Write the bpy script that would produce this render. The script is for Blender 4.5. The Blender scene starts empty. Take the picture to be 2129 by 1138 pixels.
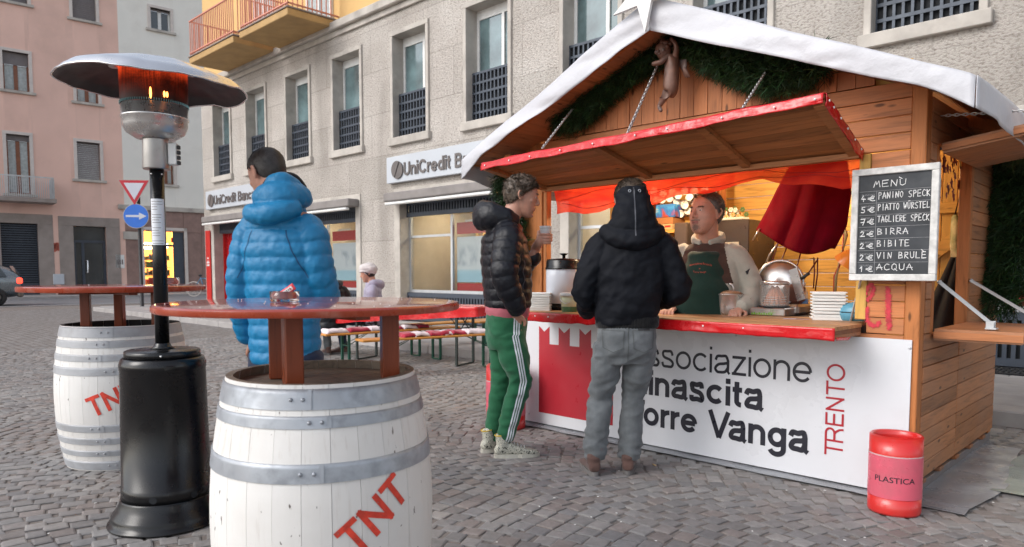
import bpy, bmesh, math, random
from math import sin, cos, pi, radians, sqrt
from mathutils import Vector, Matrix, noise
import numpy as np
random.seed(7)
RND = random.Random(11)

# ------------------------------------------------------------------ camera
S = bpy.context.scene
F, CX, HOR, PY, EYE = 1480.0, 1064.5, 565.0, 665.0, 1.2
PIT = math.atan((PY-HOR)/F); YAW = radians(44.3)
cd = bpy.data.cameras.new('camera'); cam = bpy.data.objects.new('camera', cd)
S.collection.objects.link(cam); S.camera = cam
cd.sensor_width = 36; cd.lens = F/2129*36; cd.shift_y = (PY-569)/2129
cd.clip_start = 0.05; cd.clip_end = 2000
cam.location = (0, 0, EYE); cam.rotation_euler = (pi/2-PIT, 0, YAW)
cd.dof.use_dof = True; cd.dof.focus_distance = 4.0; cd.dof.aperture_fstop = 4.5

# ------------------------------------------------------------------ light
S.view_settings.view_transform = 'Standard'; S.view_settings.look = 'None'
S.view_settings.gamma = 1; S.view_settings.use_curve_mapping = False
S.view_settings.exposure = 0.82
SUN_EL, SUN_AZ = radians(38), radians(200)
w = bpy.data.worlds.new('World'); S.world = w; w.use_nodes = True
nt = w.node_tree; bg = nt.nodes['Background']
sky = nt.nodes.new('ShaderNodeTexSky'); sky.sky_type = 'NISHITA'; sky.sun_disc = False
sky.sun_elevation = SUN_EL; sky.sun_rotation = SUN_AZ; sky.dust_density = 2.0; sky.air_density = 1.0
hs = nt.nodes.new('ShaderNodeHueSaturation'); hs.inputs['Saturation'].default_value = 0.42
nt.links.new(sky.outputs[0], hs.inputs['Color']); nt.links.new(hs.outputs[0], bg.inputs[0])
bg.inputs[1].default_value = 0.15
sl = bpy.data.lights.new('sun', 'SUN'); sl.energy = 0.7; sl.angle = radians(30); sl.color = (1, .98, .955)
so = bpy.data.objects.new('sun', sl); S.collection.objects.link(so)
sd = Vector((sin(SUN_AZ)*cos(SUN_EL), cos(SUN_AZ)*cos(SUN_EL), sin(SUN_EL)))
so.rotation_euler = sd.to_track_quat('Z', 'Y').to_euler()

# ------------------------------------------------------------------ helpers: measuring the place
_cp, _sp = cos(PIT), sin(PIT)
FW = Vector((-sin(YAW)*_cp, cos(YAW)*_cp, -_sp)); RT = Vector((cos(YAW), sin(YAW), 0)); UP = RT.cross(FW)
CP = Vector((0, 0, EYE))
def ray(x, y): return FW + RT*((x-CX)/F) - UP*((y-PY)/F)
def gz(x, y, z=0.0):
    d = ray(x, y); return CP + d*((z-EYE)/d.z)
def gy(x, y, v):
    d = ray(x, y); return CP + d*(v/d.y)
def gx(x, y, v):
    d = ray(x, y); return CP + d*(v/d.x)
def gd(x, y, dep): return CP + ray(x, y)*dep
def gp(x, y, p0, n):
    d = ray(x, y); return CP + d*((p0-CP).dot(n)/d.dot(n))
def at(x, dep, z=0.0):          # a point of given height under column x at depth dep
    b = FW + RT*((x-CX)/F)
    k = (EYE + dep*b.z - z)/(dep*UP.z)
    return CP + (b-UP*k)*dep

# ------------------------------------------------------------------ helpers: mesh building
WM = {}
def wm(o): return WM.get(o.name, Matrix.Identity(4)) if o else Matrix.Identity(4)

class MB:
    def __init__(s): s.v = []; s.f = []; s.m = []; s.sm = []; s.col = None
    def add(s, vs, fs, mi=0, smooth=False):
        b = len(s.v); s.v += [Vector(p) for p in vs]
        for f in fs: s.f.append([b+i for i in f]); s.m.append(mi); s.sm.append(smooth)
        return s
    def box(s, a, b, c=0.0, M=None, mi=0):
        x0, y0, z0 = a; x1, y1, z1 = b
        if x0 > x1: x0, x1 = x1, x0
        if y0 > y1: y0, y1 = y1, y0
        if z0 > z1: z0, z1 = z1, z0
        if c <= 0:
            vs = [(x, y, z) for x in (x0, x1) for y in (y0, y1) for z in (z0, z1)]
            fs = [(0,1,3,2),(4,6,7,5),(0,4,5,1),(2,3,7,6),(0,2,6,4),(1,5,7,3)]
            vs = [Vector(p) for p in vs]
        else:
            vs = []; idx = {}
            for i, x in enumerate((x0, x1)):
                for j, y in enumerate((y0, y1)):
                    for k, z in enumerate((z0, z1)):
                        sx, sy, sz = (1, -1)[i], (1, -1)[j], (1, -1)[k]
                        idx[i,j,k,0] = len(vs); vs.append(Vector((x, y+sy*c, z+sz*c)))
                        idx[i,j,k,1] = len(vs); vs.append(Vector((x+sx*c, y, z+sz*c)))
                        idx[i,j,k,2] = len(vs); vs.append(Vector((x+sx*c, y+sy*c, z)))
            fs = []
            q = lambda a, i, j, k: idx[i, j, k, a]
            for i in (0, 1):
                f = [q(0,i,0,0), q(0,i,1,0), q(0,i,1,1), q(0,i,0,1)]; fs.append(f if i else f[::-1])
                f = [q(1,0,i,0), q(1,0,i,1), q(1,1,i,1), q(1,1,i,0)]; fs.append(f if i else f[::-1])
                f = [q(2,0,0,i), q(2,1,0,i), q(2,1,1,i), q(2,0,1,i)]; fs.append(f if i else f[::-1])
            for i in (0, 1):
                for j in (0, 1):
                    f = [q(0,i,j,0), q(0,i,j,1), q(1,i,j,1), q(1,i,j,0)]; fs.append(f if i != j else f[::-1])
                    f = [q(0,i,0,j), q(0,i,1,j), q(2,i,1,j), q(2,i,0,j)]; fs.append(f[::-1] if i != j else f)
                    f = [q(1,0,i,j), q(1,1,i,j), q(2,1,i,j), q(2,0,i,j)]; fs.append(f if i != j else f[::-1])
                    for k in (0, 1):
                        f = [q(0,i,j,k), q(1,i,j,k), q(2,i,j,k)]
                        fs.append(f if (i+j+k) % 2 else f[::-1])
        if M: vs = [M @ p for p in vs]
        return s.add(vs, fs, mi)
    def loft(s, rings, cap=True, mi=0, smooth=True, closed=True):
        b = len(s.v); n = len(rings[0]); R = len(rings)
        for r in rings: s.v += [Vector(p) for p in r]
        for i in range(R-1):
            for j in range(n if closed else n-1):
                k = (j+1) % n
                s.f.append([b+i*n+j, b+i*n+k, b+(i+1)*n+k, b+(i+1)*n+j]); s.m.append(mi); s.sm.append(smooth)
        if cap:
            s.f.append([b+j for j in range(n)][::-1]); s.m.append(mi); s.sm.append(False)
            s.f.append([b+(R-1)*n+j for j in range(n)]); s.m.append(mi); s.sm.append(False)
        return s
    def lathe(s, prof, c=(0, 0, 0), seg=32, cap=True, mi=0, smooth=True, a0=0, a1=2*pi, M=None):
        full = abs(a1-a0-2*pi) < 1e-6
        n = seg if full else seg+1
        rings = []
        for r, z in prof:
            ring = [Vector((c[0]+r*cos(a0+(a1-a0)*j/seg), c[1]+r*sin(a0+(a1-a0)*j/seg), c[2]+z)) for j in range(n)]
            if M: ring = [M @ p for p in ring]
            rings.append(ring)
        return s.loft(rings, cap=cap and full, mi=mi, smooth=smooth, closed=full)
    def tube(s, pts, r, seg=8, mi=0, cap=True, smooth=True, flat=1.0):
        pts = [Vector(p) for p in pts]; rings = []; up = None
        for i, p in enumerate(pts):
            t = (pts[min(i+1, len(pts)-1)]-pts[max(i-1, 0)])
            if t.length < 1e-9: t = Vector((0, 0, 1))
            t.normalize()
            if up is None: up = Vector((0, 0, 1)) if abs(t.z) < .9 else Vector((1, 0, 0))
            u = (up - t*up.dot(t)).normalized(); v = t.cross(u); up = u
            rr = r[i] if isinstance(r, (list, tuple)) else r
            rings.append([p+u*rr*cos(2*pi*j/seg)+v*rr*flat*sin(2*pi*j/seg) for j in range(seg)])
        return s.loft(rings, cap=cap, mi=mi, smooth=smooth)
    def bar(s, a, b, wd, ht, up=(0, 0, 1), c=0.0, mi=0):
        a, b = Vector(a), Vector(b); t = (b-a); L = t.length; t.normalize()
        u = Vector(up); u = (u-t*u.dot(t))
        if u.length < 1e-6: u = Vector((1, 0, 0)) - t*t.x
        u.normalize(); v = u.cross(t)
        M = Matrix((( t.x, v.x, u.x, a.x), (t.y, v.y, u.y, a.y), (t.z, v.z, u.z, a.z), (0, 0, 0, 1)))
        return s.box((0, -wd/2, -ht/2), (L, wd/2, ht/2), c, M, mi)
    def prism(s, poly, d, mi=0):
        d = Vector(d); n = len(poly); p = [Vector(q) for q in poly]
        nn = sum(((p[i]-p[0]).cross(p[(i+1) % n]-p[0]) for i in range(n)), Vector())
        if nn.dot(d) > 0: p = p[::-1]
        b = len(s.v); s.v += p + [q+d for q in p]
        s.f.append([b+i for i in range(n)]); s.f.append([b+n+i for i in range(n)][::-1])
        for i in range(n):
            k = (i+1) % n; s.f.append([b+k, b+i, b+n+i, b+n+k])
        s.m += [mi]*(n+2); s.sm += [False]*(n+2)
        return s
    def ell(s, c, r, M=None, nu=16, nv=10, mi=0):
        rings = []; c = Vector(c)
        for i in range(nv+1):
            a = -pi/2+pi*i/nv; a = max(-pi/2+.06, min(pi/2-.06, a))
            ring = []
            for j in range(nu):
                p = Vector((r[0]*cos(a)*cos(2*pi*j/nu), r[1]*cos(a)*sin(2*pi*j/nu), r[2]*sin(a)))
                if M: p = M @ p
                ring.append(c+p)
            rings.append(ring)
        return s.loft(rings, mi=mi)
    def grid(s, fn, nu, nv, mi=0, smooth=True, thick=0):
        b = len(s.v)
        for i in range(nu+1):
            for j in range(nv+1): s.v.append(Vector(fn(i/nu, j/nv)))
        for i in range(nu):
            for j in range(nv):
                s.f.append([b+i*(nv+1)+j, b+(i+1)*(nv+1)+j, b+(i+1)*(nv+1)+j+1, b+i*(nv+1)+j+1]); s.m.append(mi); s.sm.append(smooth)
        return s
    def mesh(s, name, mats, inv=None):
        me = bpy.data.meshes.new(name)
        vs = [inv @ p for p in s.v] if inv else s.v
        me.from_pydata([tuple(p) for p in vs], [], s.f)
        for m in (mats if isinstance(mats, (list, tuple)) else [mats]): me.materials.append(m)
        me.polygons.foreach_set('material_index', s.m)
        me.polygons.foreach_set('use_smooth', s.sm)
        me.update(); return me
    def build(s, name, mats, parent=None, local=False, **k):
        inv = None if (local or parent is None) else wm(parent).inverted()
        me = s.mesh(name, mats, inv)
        o = bpy.data.objects.new(name, me); S.collection.objects.link(o)
        if parent: o.parent = parent; WM[o.name] = wm(parent)
        for q, val in k.items(): o[q] = val
        return o

def thing(name, label, cat, loc=(0, 0, 0), rz=0.0, group=None):
    o = bpy.data.objects.new(name, None); S.collection.objects.link(o)
    o.empty_display_size = .1
    o.location = loc; o.rotation_euler = (0, 0, rz); o['label'] = label; o['category'] = cat
    if group: o['group'] = group
    WM[o.name] = Matrix.Translation(Vector(loc)) @ Matrix.Rotation(rz, 4, 'Z')
    return o
def tag(o, label, cat, group=None, kind=None):
    o['label'] = label; o['category'] = cat
    if group: o['group'] = group
    if kind: o['kind'] = kind
    return o
def struct(o): o['kind'] = 'structure'; return o
def copy_tree(o, parent=None, loc=None, rz=None, label=None):
    c = o.copy(); S.collection.objects.link(c)
    if parent: c.parent = parent; WM[c.name] = wm(parent)
    else:
        if loc is not None: c.location = loc
        if rz is not None: c.rotation_euler = (0, 0, rz)
        WM[c.name] = Matrix.Translation(c.location) @ Matrix.Rotation(c.rotation_euler.z, 4, 'Z')
    if label: c['label'] = label
    for ch in list(o.children): copy_tree(ch, c)
    return c
def text_mb(mb, s, org, ux, uz, h, width=None, off=0.0, depth=0.002, mi=0, nrm=None, centre=False, shear=0):
    """flat lettering: org = left end of baseline, ux / uz the writing and upward directions, h = cap height"""
    cu = bpy.data.curves.new('t', 'FONT'); cu.body = s; cu.size = 1; cu.offset = off; cu.resolution_u = 4; cu.shear = shear
    ob = bpy.data.objects.new('t', cu); S.collection.objects.link(ob)
    dg = bpy.context.evaluated_depsgraph_get(); dg.update()
    me = bpy.data.meshes.new_from_object(ob.evaluated_get(dg))
    vs = [v.co.copy() for v in me.vertices]; fs = [list(p.vertices) for p in me.polygons]
    bpy.data.objects.remove(ob); bpy.data.curves.remove(cu); bpy.data.meshes.remove(me)
    if not vs: return mb
    x0 = min(v.x for v in vs); x1 = max(v.x for v in vs)
    k = h/0.69; kx = (width/(x1-x0)) if width else k
    org, ux, uz = Vector(org), Vector(ux).normalized(), Vector(uz).normalized()
    n = Vector(nrm).normalized() if nrm else ux.cross(uz)
    sh = (x1-x0)*kx/2 if centre else 0
    pts = [org+ux*((v.x-x0)*kx-sh)+uz*(v.y*k)+n*depth for v in vs]
    mb.add(pts, fs, mi); return mb

# grotesque lettering drawn with strokes of even width (w = stroke, x height = 1)
def _arc(cx, cy, rx, ry, a0, a1, n=14): return [(cx+rx*cos(radians(a0+(a1-a0)*i/n)), cy+ry*sin(radians(a0+(a1-a0)*i/n))) for i in range(n+1)]
def _smooth(P, k=6):
    out = []
    for i in range(len(P)-1):
        p0, p1, p2, p3 = [Vector(P[max(0, min(len(P)-1, j))]) for j in (i-1, i, i+1, i+2)]
        for j in range(k):
            t = j/k; out.append(tuple(.5*((2*p1)+(p2-p0)*t+(2*p0-5*p1+4*p2-p3)*t*t+(3*p1-p0-3*p2+p3)*t**3)))
    return out+[tuple(P[-1])]
def glyph(c, w):
    h = w/2; C_ = 1.38; t = 1-h; T_ = C_-h
    if c == 'o': W = 1.0; return W, [_arc(W/2, .5, W/2-h, .5-h, 0, 360, 28)]
    if c == 'c': W = .94; return W, [_arc(.5, .5, .5-h, .5-h, 42, 318, 24)]
    if c == 'e': W = 1.0; return W, [[(h, .5), (W-h, .5)], _arc(W/2, .5, W/2-h, .5-h, 0, 322, 26)]
    if c == 'n': W = .90; return W, [[(h, 0), (h, 1)], [(h, .5)]+_arc(W/2, .58, W/2-h, .42-h, 180, 0)+[(W-h, 0)]]
    if c == 'r': W = .52; return W, [[(h, 0), (h, 1)], [(h, .45)]+_arc(h+.42, .55, .42, .45-h, 180, 88, 8)]
    if c == 'i': return w, [[(h, 0), (h, 1)], [(h, C_-w*1.05), (h, C_)]]
    if c == 't': W = .50; x = .22; return W, [[(0, t), (W, t)], [(x, 1.27), (x, .34)]+_arc(x+.22, .30, .22, .30-h, 180, 275, 6)]
    if c == 'a': W = .96; x = W-h-.04; return W, [_smooth([(.10, .70), (.20, .90), (.45, t), (.72, .93), (x, .70)])+[(x, .12), (W-.01, .02)], _smooth([(x, .60), (.62, .54), (.28, .48), (h+.01, .27), (.20, h+.02), (.42, h), (.68, .12), (x, .34)])]
    if c == 's': W = .86; return W, [_smooth([(W-h-.02, .70), (.66, .92), (.42, t), (.16, .90), (h+.04, .72), (.24, .57), (.60, .46), (W-h, .28), (.70, .09), (.44, h), (.16, .10), (h, .31)])]
    if c == 'z': W = .84; return W, [[(.02, t), (W-.03, t)], [(W-w*.75, t), (w*.75, h)], [(0, h), (W, h)]]
    if c == 'g': W = .94; return W, [_arc(W/2, .52, W/2-h, .48-h, 0, 360, 28), [(W-h, 1), (W-h, -.05)]+_arc(W/2, -.04, W/2-h, .34-h*.6, 0, -165, 12)]
    if c == 'd': W = .94; return W, [_arc(W/2, .5, W/2-h, .5-h, 0, 360, 28), [(W-h, 0), (W-h, C_)]]
    if c == 'A': W = 1.22; return W, [[(h*.7, 0), (W/2, C_)], [(W/2, C_), (W-h*.7, 0)], [(.26, .44), (W-.26, .44)]]
    if c == 'V': W = 1.22; return W, [[(h*.7, C_), (W/2, 0)], [(W/2, 0), (W-h*.7, C_)]]
    if c == 'T': W = 1.12; return W, [[(0, T_), (W, T_)], [(W/2, 0), (W/2, C_)]]
    if c == 'E': W = 1.0; return W, [[(h, 0), (h, C_)], [(h, T_), (W, T_)], [(h, h), (W, h)], [(h, .72), (W-.06, .72)]]
    if c == 'N': W = 1.08; return W, [[(h, 0), (h, C_)], [(h, T_), (W-h, h)], [(W-h, 0), (W-h, C_)]]
    if c == 'O': W = 1.38; return W, [_arc(W/2, C_/2, W/2-h, C_/2-h, 0, 360, 34)]
    if c == 'C': W = 1.26; return W, [_arc(.66, C_/2, .66-h, C_/2-h, 38, 322, 30)]
    if c == 'U': W = 1.08; return W, [[(h, C_)]+_arc(W/2, .5, W/2-h, .5-h, 180, 360, 16)+[(W-h, C_)]]
    if c == 'R': W = 1.14; return W, [[(h, 0), (h, C_)], [(h, T_)]+_arc(.68, (T_+.66)/2, W-.68-h*1.1, (T_-.66)/2, 90, -90, 12)+[(h, .66)], [(.62, .66), (.80, .58), (W-h-.05, .30), (W-h, 0)]]
    if c == 'B': W = 1.08; return W, [[(h, 0), (h, C_)], [(h, T_)]+_arc(.62, (T_+.74)/2, W-.70-h, (T_-.74)/2, 90, -90, 10)+[(h, .74)], [(h, .74)]+_arc(.62, (h+.74)/2, W-.62-h, (.74-h)/2, 90, -90, 12)+[(h, h)]]
    return .42, []
def letters(mb, s, org, ux, uz, xh, width, w, n, gap=.12, step=.00025):
    adv = 0; items = []
    for c in s:
        W, st = glyph(c, w); items.append((adv, st)); adv += W+gap-(.18 if c in 'VT' else 0)
    adv -= gap; kx = width/adv; ux, uz, n, org = Vector(ux), Vector(uz), Vector(n), Vector(org); k_ = 0
    for a0, st in items:
        for P in st:
            P = [Vector(p) for p in P]; closed = (P[0]-P[-1]).length < 1e-6 and len(P) > 8; L_, R_ = [], []
            for i, p in enumerate(P):
                if closed: d = (P[(i+1) % (len(P)-1)]-P[(i-1) % (len(P)-1)])
                else: d = P[min(i+1, len(P)-1)]-P[max(i-1, 0)]
                d.normalize(); m = Vector((-d.y, d.x)); sc = 1.0
                if 0 < i < len(P)-1 or closed:
                    q = (P[i]-P[i-1 if i else len(P)-2]).normalized(); sc = 1/max(.6, abs(m.dot(Vector((-q.y, q.x)))))
                L_.append(p+m*w/2*sc); R_.append(p-m*w/2*sc)
            b = len(mb.v); k_ = (k_+1) % 5
            for l, r in zip(L_, R_):
                for q in (l, r): mb.v.append(org+ux*((q.x+a0)*kx)+uz*(q.y*xh)+n*(k_*step))
            for i in range(len(P)-1): mb.f.append([b+2*i, b+2*i+1, b+2*i+3, b+2*i+2]); mb.m.append(0); mb.sm.append(False)
    return mb

# ------------------------------------------------------------------ helpers: materials
def _new(name):
    m = bpy.data.materials.new(name); m.use_nodes = True
    n = m.node_tree.nodes; l = m.node_tree.links; b = n['Principled BSDF']
    return m, n, l, b
def ramp(n, l, src, stops, interp='LINEAR'):
    r = n.new('ShaderNodeValToRGB'); r.color_ramp.interpolation = interp
    e = r.color_ramp.elements
    while len(e) < len(stops): e.new(0.5)
    for i, (p, c) in enumerate(stops):
        e[i].position = p; e[i].color = (*c, 1) if len(c) == 3 else c
    l.new(src, r.inputs[0]); return r.outputs[0]
def tc(n, l, scale=(1, 1, 1), rnd=False, which='Object'):
    t = n.new('ShaderNodeTexCoord'); mp = n.new('ShaderNodeMapping'); mp.inputs['Scale'].default_value = scale
    l.new(t.outputs[which], mp.inputs[0])
    if rnd:
        oi = n.new('ShaderNodeObjectInfo'); ml = n.new('ShaderNodeMath'); ml.operation = 'MULTIPLY'; ml.inputs[1].default_value = 37.0
        l.new(oi.outputs['Random'], ml.inputs[0]); cx = n.new('ShaderNodeCombineXYZ')
        for i in range(3): l.new(ml.outputs[0], cx.inputs[i])
        l.new(cx.outputs[0], mp.inputs['Location'])
    return mp.outputs[0]
def nz(n, l, co, scale, detail=4, rough=.55, dist=0):
    t = n.new('ShaderNodeTexNoise'); t.inputs['Scale'].default_value = scale; t.inputs['Detail'].default_value = detail
    t.inputs['Roughness'].default_value = rough; t.inputs['Distortion'].default_value = dist
    l.new(co, t.inputs['Vector']); return t.outputs['Fac']
def mix(n, l, fac, a, b, mode='MIX'):
    m = n.new('ShaderNodeMix'); m.data_type = 'RGBA'; m.blend_type = mode
    for inp, v in ((m.inputs[0], fac), (m.inputs[6], a), (m.inputs[7], b)):
        if hasattr(v, 'links'): l.new(v, inp)
        elif isinstance(v, (int, float)): inp.default_value = v
        else: inp.default_value = (*v, 1) if len(v) == 3 else v
    return m.outputs[2]
def mth(n, l, op, a, b=0.0, c=None):
    m = n.new('ShaderNodeMath'); m.operation = op
    for i, v in enumerate((a, b) if c is None else (a, b, c)):
        if hasattr(v, 'links'): l.new(v, m.inputs[i])
        else: m.inputs[i].default_value = v
    return m.outputs[0]
def bump(n, l, b, h, s, d=0.01):
    bp = n.new('ShaderNodeBump'); bp.inputs['Strength'].default_value = s; bp.inputs['Distance'].default_value = d
    l.new(h, bp.inputs['Height']); l.new(bp.outputs[0], b.inputs['Normal']); return bp
def pm(name, col, rough=.6, metal=0.0, var=.12, vs=4.0, bs=60.0, bst=.15, bd=.004, spec=.5, coat=0.0, dirt=None, dirtamt=.4, ds=2.0, sheen=0, rvar=.1, emis=None, es=0, trans=0, alpha=1):
    m, n, l, b = _new(name)
    co = tc(n, l, rnd=True)
    f = nz(n, l, co, vs, 5)
    c1 = tuple(max(0, x*(1-var)) for x in col); c2 = tuple(min(1, x*(1+var)) for x in col)
    c = ramp(n, l, f, [(.3, c1), (.7, c2)])
    if dirt:
        g = nz(n, l, co, ds, 8, .65)
        g = ramp(n, l, g, [(.5, (0, 0, 0)), (.72, (dirtamt,)*3)])
        c = mix(n, l, g, c, dirt)
    l.new(c, b.inputs['Base Color'])
    b.inputs['Metallic'].default_value = metal
    r = ramp(n, l, nz(n, l, co, vs*2.3, 6), [(.3, (max(0, rough-rvar),)*3), (.7, (min(1, rough+rvar),)*3)]); l.new(r, b.inputs['Roughness'])
    b.inputs['Specular IOR Level'].default_value = spec
    b.inputs['Coat Weight'].default_value = coat
    b.inputs['Sheen Weight'].default_value = sheen
    b.inputs['Transmission Weight'].default_value = trans
    b.inputs['Alpha'].default_value = alpha
    if bst: bump(n, l, b, nz(n, l, co, bs, 6), bst, bd)
    if emis: b.inputs['Emission Color'].default_value = (*emis, 1); b.inputs['Emission Strength'].default_value = es
    return m
def wood(name, col, axis='X', rough=.55, dark=.45, spec=.3, knots=True, grey=0.0):
    m, n, l, b = _new(name)
    sc = {'X': (.7, 9, 9), 'Y': (9, .7, 9), 'Z': (9, 9, .7)}[axis]
    co = tc(n, l, sc, rnd=True)
    g = nz(n, l, co, 3.2, 6, .6, 1.2)
    fine = nz(n, l, tc(n, l, tuple(x*6 for x in sc), rnd=True), 4, 4)
    d = tuple(x*dark for x in col)
    c = ramp(n, l, g, [(.25, d), (.48, col), (.62, tuple(min(1, x*1.12) for x in col)), (.85, tuple(x*.8 for x in col))])
    c = mix(n, l, mth(n, l, 'MULTIPLY', fine, .35), c, d, 'MIX')
    oi = n.new('ShaderNodeObjectInfo')
    v = ramp(n, l, oi.outputs['Random'], [(0, (.78, .76, .72)), (.5, (1, 1, 1)), (1, (1.15, 1.1, 1.05))])
    c = mix(n, l, 1.0, c, v, 'MULTIPLY')
    if knots:
        vo = n.new('ShaderNodeTexVoronoi'); vo.inputs['Scale'].default_value = 1.0
        kc = tc(n, l, {'X': (3.6, 11, 11), 'Y': (11, 3.6, 11), 'Z': (11, 11, 3.6)}[axis], rnd=True); l.new(kc, vo.inputs['Vector'])
        k = ramp(n, l, vo.outputs['Distance'], [(.07, (.9, .9, .9)), (.125, (0, 0, 0))])
        c = mix(n, l, k, c, tuple(x*.22 for x in col))
    if grey:
        gg = ramp(n, l, nz(n, l, tc(n, l, (1, 1, 1)), 2.1, 6), [(.4, (0, 0, 0)), (.7, (grey,)*3)])
        c = mix(n, l, gg, c, (.2, .19, .18))
    l.new(c, b.inputs['Base Color']); b.inputs['Roughness'].default_value = rough
    b.inputs['Specular IOR Level'].default_value = spec
    bump(n, l, b, g, .25, .003)
    return m
def glow(name, col, st):
    m, n, l, b = _new(name); b.inputs['Base Color'].default_value = (*col, 1)
    b.inputs['Emission Color'].default_value = (*col, 1); b.inputs['Emission Strength'].default_value = st
    co = tc(n, l); f = ramp(n, l, nz(n, l, co, 3, 2), [(.3, (.85,)*3), (.7, (1, 1, 1))])
    l.new(mix(n, l, 1.0, (*col, 1), f, 'MULTIPLY'), b.inputs['Emission Color']); return m
def vcol(name, rough=.75, bs=90, bst=.3, mult=None, spec=.35):
    m, n, l, b = _new(name); a = n.new('ShaderNodeVertexColor'); a.layer_name = 'tint'
    co = tc(n, l); f = ramp(n, l, nz(n, l, co, 22, 6, .7), [(.3, (.80,)*3), (.7, (1.18,)*3)])
    c = mix(n, l, 1.0, a.outputs[0], f, 'MULTIPLY')
    if mult:
        g = ramp(n, l, nz(n, l, co, 1.1, 4), [(.4, (0, 0, 0)), (.65, (1, 1, 1))]); c = mix(n, l, g, c, mix(n, l, 1.0, c, mult, 'MULTIPLY'))
    l.new(c, b.inputs['Base Color']); b.inputs['Roughness'].default_value = rough; b.inputs['Specular IOR Level'].default_value = spec
    bump(n, l, b, nz(n, l, co, bs, 8, .7), bst, .004); return m
def set_tint(me, cols):   # one colour per face
    a = me.color_attributes.new('tint', 'FLOAT_COLOR', 'CORNER')
    buf = np.ones((len(me.loops), 4), 'f')
    tot = np.array([p.loop_total for p in me.polygons]); buf[:, :3] = np.repeat(np.array(cols, 'f'), tot, axis=0)
    a.data.foreach_set('color', buf.ravel())
def glass(name, tint=(.9, .95, .95), rough=.02, alpha=.35, spec=.8):
    m, n, l, b = _new(name)
    b.inputs['Base Color'].default_value = (*tint, 1); b.inputs['Roughness'].default_value = rough
    b.inputs['Specular IOR Level'].default_value = spec; b.inputs['Alpha'].default_value = alpha
    co = tc(n, l); bump(n, l, b, nz(n, l, co, 1.3, 2), .03, .02)
    return m

M_ = {}
M_['board_x'] = wood('board_x', (.54, .205, .078), 'X', grey=.15)
M_['board_z'] = wood('board_z', (.52, .195, .074), 'Z', grey=.15)
M_['board_y'] = wood('board_y', (.46, .20, .09), 'Y', grey=.25)
M_['post'] = wood('post_wood', (.46, .17, .055), 'Z')
M_['inner_x'] = wood('inner_wood_x', (.60, .36, .095), 'X')
M_['inner_y'] = wood('inner_wood_y', (.60, .36, .095), 'Y')
M_['inner_z'] = wood('inner_wood_z', (.60, .36, .095), 'Z')
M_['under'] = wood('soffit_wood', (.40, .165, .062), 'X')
M_['edge'] = wood('end_grain', (.30, .12, .05), 'X', grey=.4)
M_['ctop'] = wood('counter_wood', (.50, .26, .12), 'X', rough=.45)
M_['bench'] = wood('bench_wood', (.58, .27, .07), 'Y', rough=.35, spec=.5, knots=False)
M_['flap'] = wood('flap_wood', (.46, .21, .10), 'X', grey=.4)
M_['redpvc'] = pm('red_vinyl', (.55, .008, .012), .22, var=.2, vs=6, bs=8, bst=.45, bd=.02, spec=.55)
M_['white_tarp'] = pm('white_tarp', (.52, .52, .55), .5, var=.05, vs=2, bs=3.5, bst=.5, bd=.05)
M_['white'] = pm('white_panel', (.68, .69, .72), .32, var=.03, vs=1.2, bs=200, bst=.03, dirt=(.45, .43, .42), dirtamt=.16, ds=3.5)
M_['whitepaint'] = pm('white_paint', (.72, .72, .7), .5, var=.08, vs=9)
M_['chalkframe'] = pm('whitewashed_frame', (.6, .59, .57), .6, var=.25, vs=22, bs=60, bst=.2)
M_['slate'] = pm('chalkboard', (.028, .032, .038), .6, var=.5, vs=7, bst=.05)
M_['chalk'] = pm('chalk', (.75, .75, .75), .9, var=.3, vs=160, bst=0)
M_['print'] = pm('board_print', (.28, .28, .29), .9, var=.2, vs=60, bst=0)
M_['black'] = pm('black_enamel', (.006, .006, .007), .27, var=.3, vs=3, bs=250, bst=.04, spec=.45)
M_['blackmat'] = pm('black_matt', (.02, .02, .022), .6, var=.3)
M_['letter'] = pm('black_lettering', (.018, .018, .028), .35, var=.05, bst=0)
M_['crimson'] = pm('crimson_print', (.42, .022, .035), .35, var=.06, vs=3, bst=0)
M_['binred'] = pm('red_plastic', (.60, .018, .016), .34, var=.06, vs=3, bs=120, bst=.03, spec=.6, coat=.3, dirt=(.35, .08, .06), dirtamt=.3, ds=5)
M_['binpink'] = pm('pink_sleeve', (.66, .11, .16), .3, var=.06, vs=3, bs=9, bst=.15, bd=.01, spec=.5, dirt=(.4, .12, .14), dirtamt=.5, ds=5)
M_['stencil'] = pm('stencil_paint', (.66, .05, .025), .6, var=.3, vs=30, bst=.05)
def _worn(m):
    n, l = m.node_tree.nodes, m.node_tree.links; b = n['Principled BSDF']
    l.new(ramp(n, l, nz(n, l, tc(n, l), 55, 6, .75), [(.30, (.15,)*3), (.42, (1, 1, 1))]), b.inputs['Alpha'])
_worn(M_['stencil'])
M_['inox'] = pm('stainless_steel', (.66, .65, .64), .3, metal=.85, var=.08, vs=8, bs=180, bst=.04)
M_['brushed'] = pm('brushed_steel', (.5, .49, .48), .36, metal=1, var=.12, vs=8, bs=180, bst=.08)
M_['zinc'] = pm('galvanised_hoop', (.36, .385, .42), .48, metal=.45, var=.28, vs=18, bs=40, bst=.12, dirt=(.16, .15, .15), dirtamt=.5, ds=9)
M_['greyhoop'] = pm('grey_painted_hoop', (.37, .38, .40), .5, metal=.1, var=.1, vs=10, dirt=(.2, .19, .18), dirtamt=.4, ds=7)
M_['alu'] = pm('aluminium_edge', (.75, .75, .76), .22, metal=1, var=.05, bs=30, bst=.05)
M_['chain'] = pm('chain_steel', (.6, .6, .6), .35, metal=1, var=.1)
M_['strut'] = pm('grey_strut', (.52, .54, .56), .45, metal=.5, var=.1)
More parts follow.
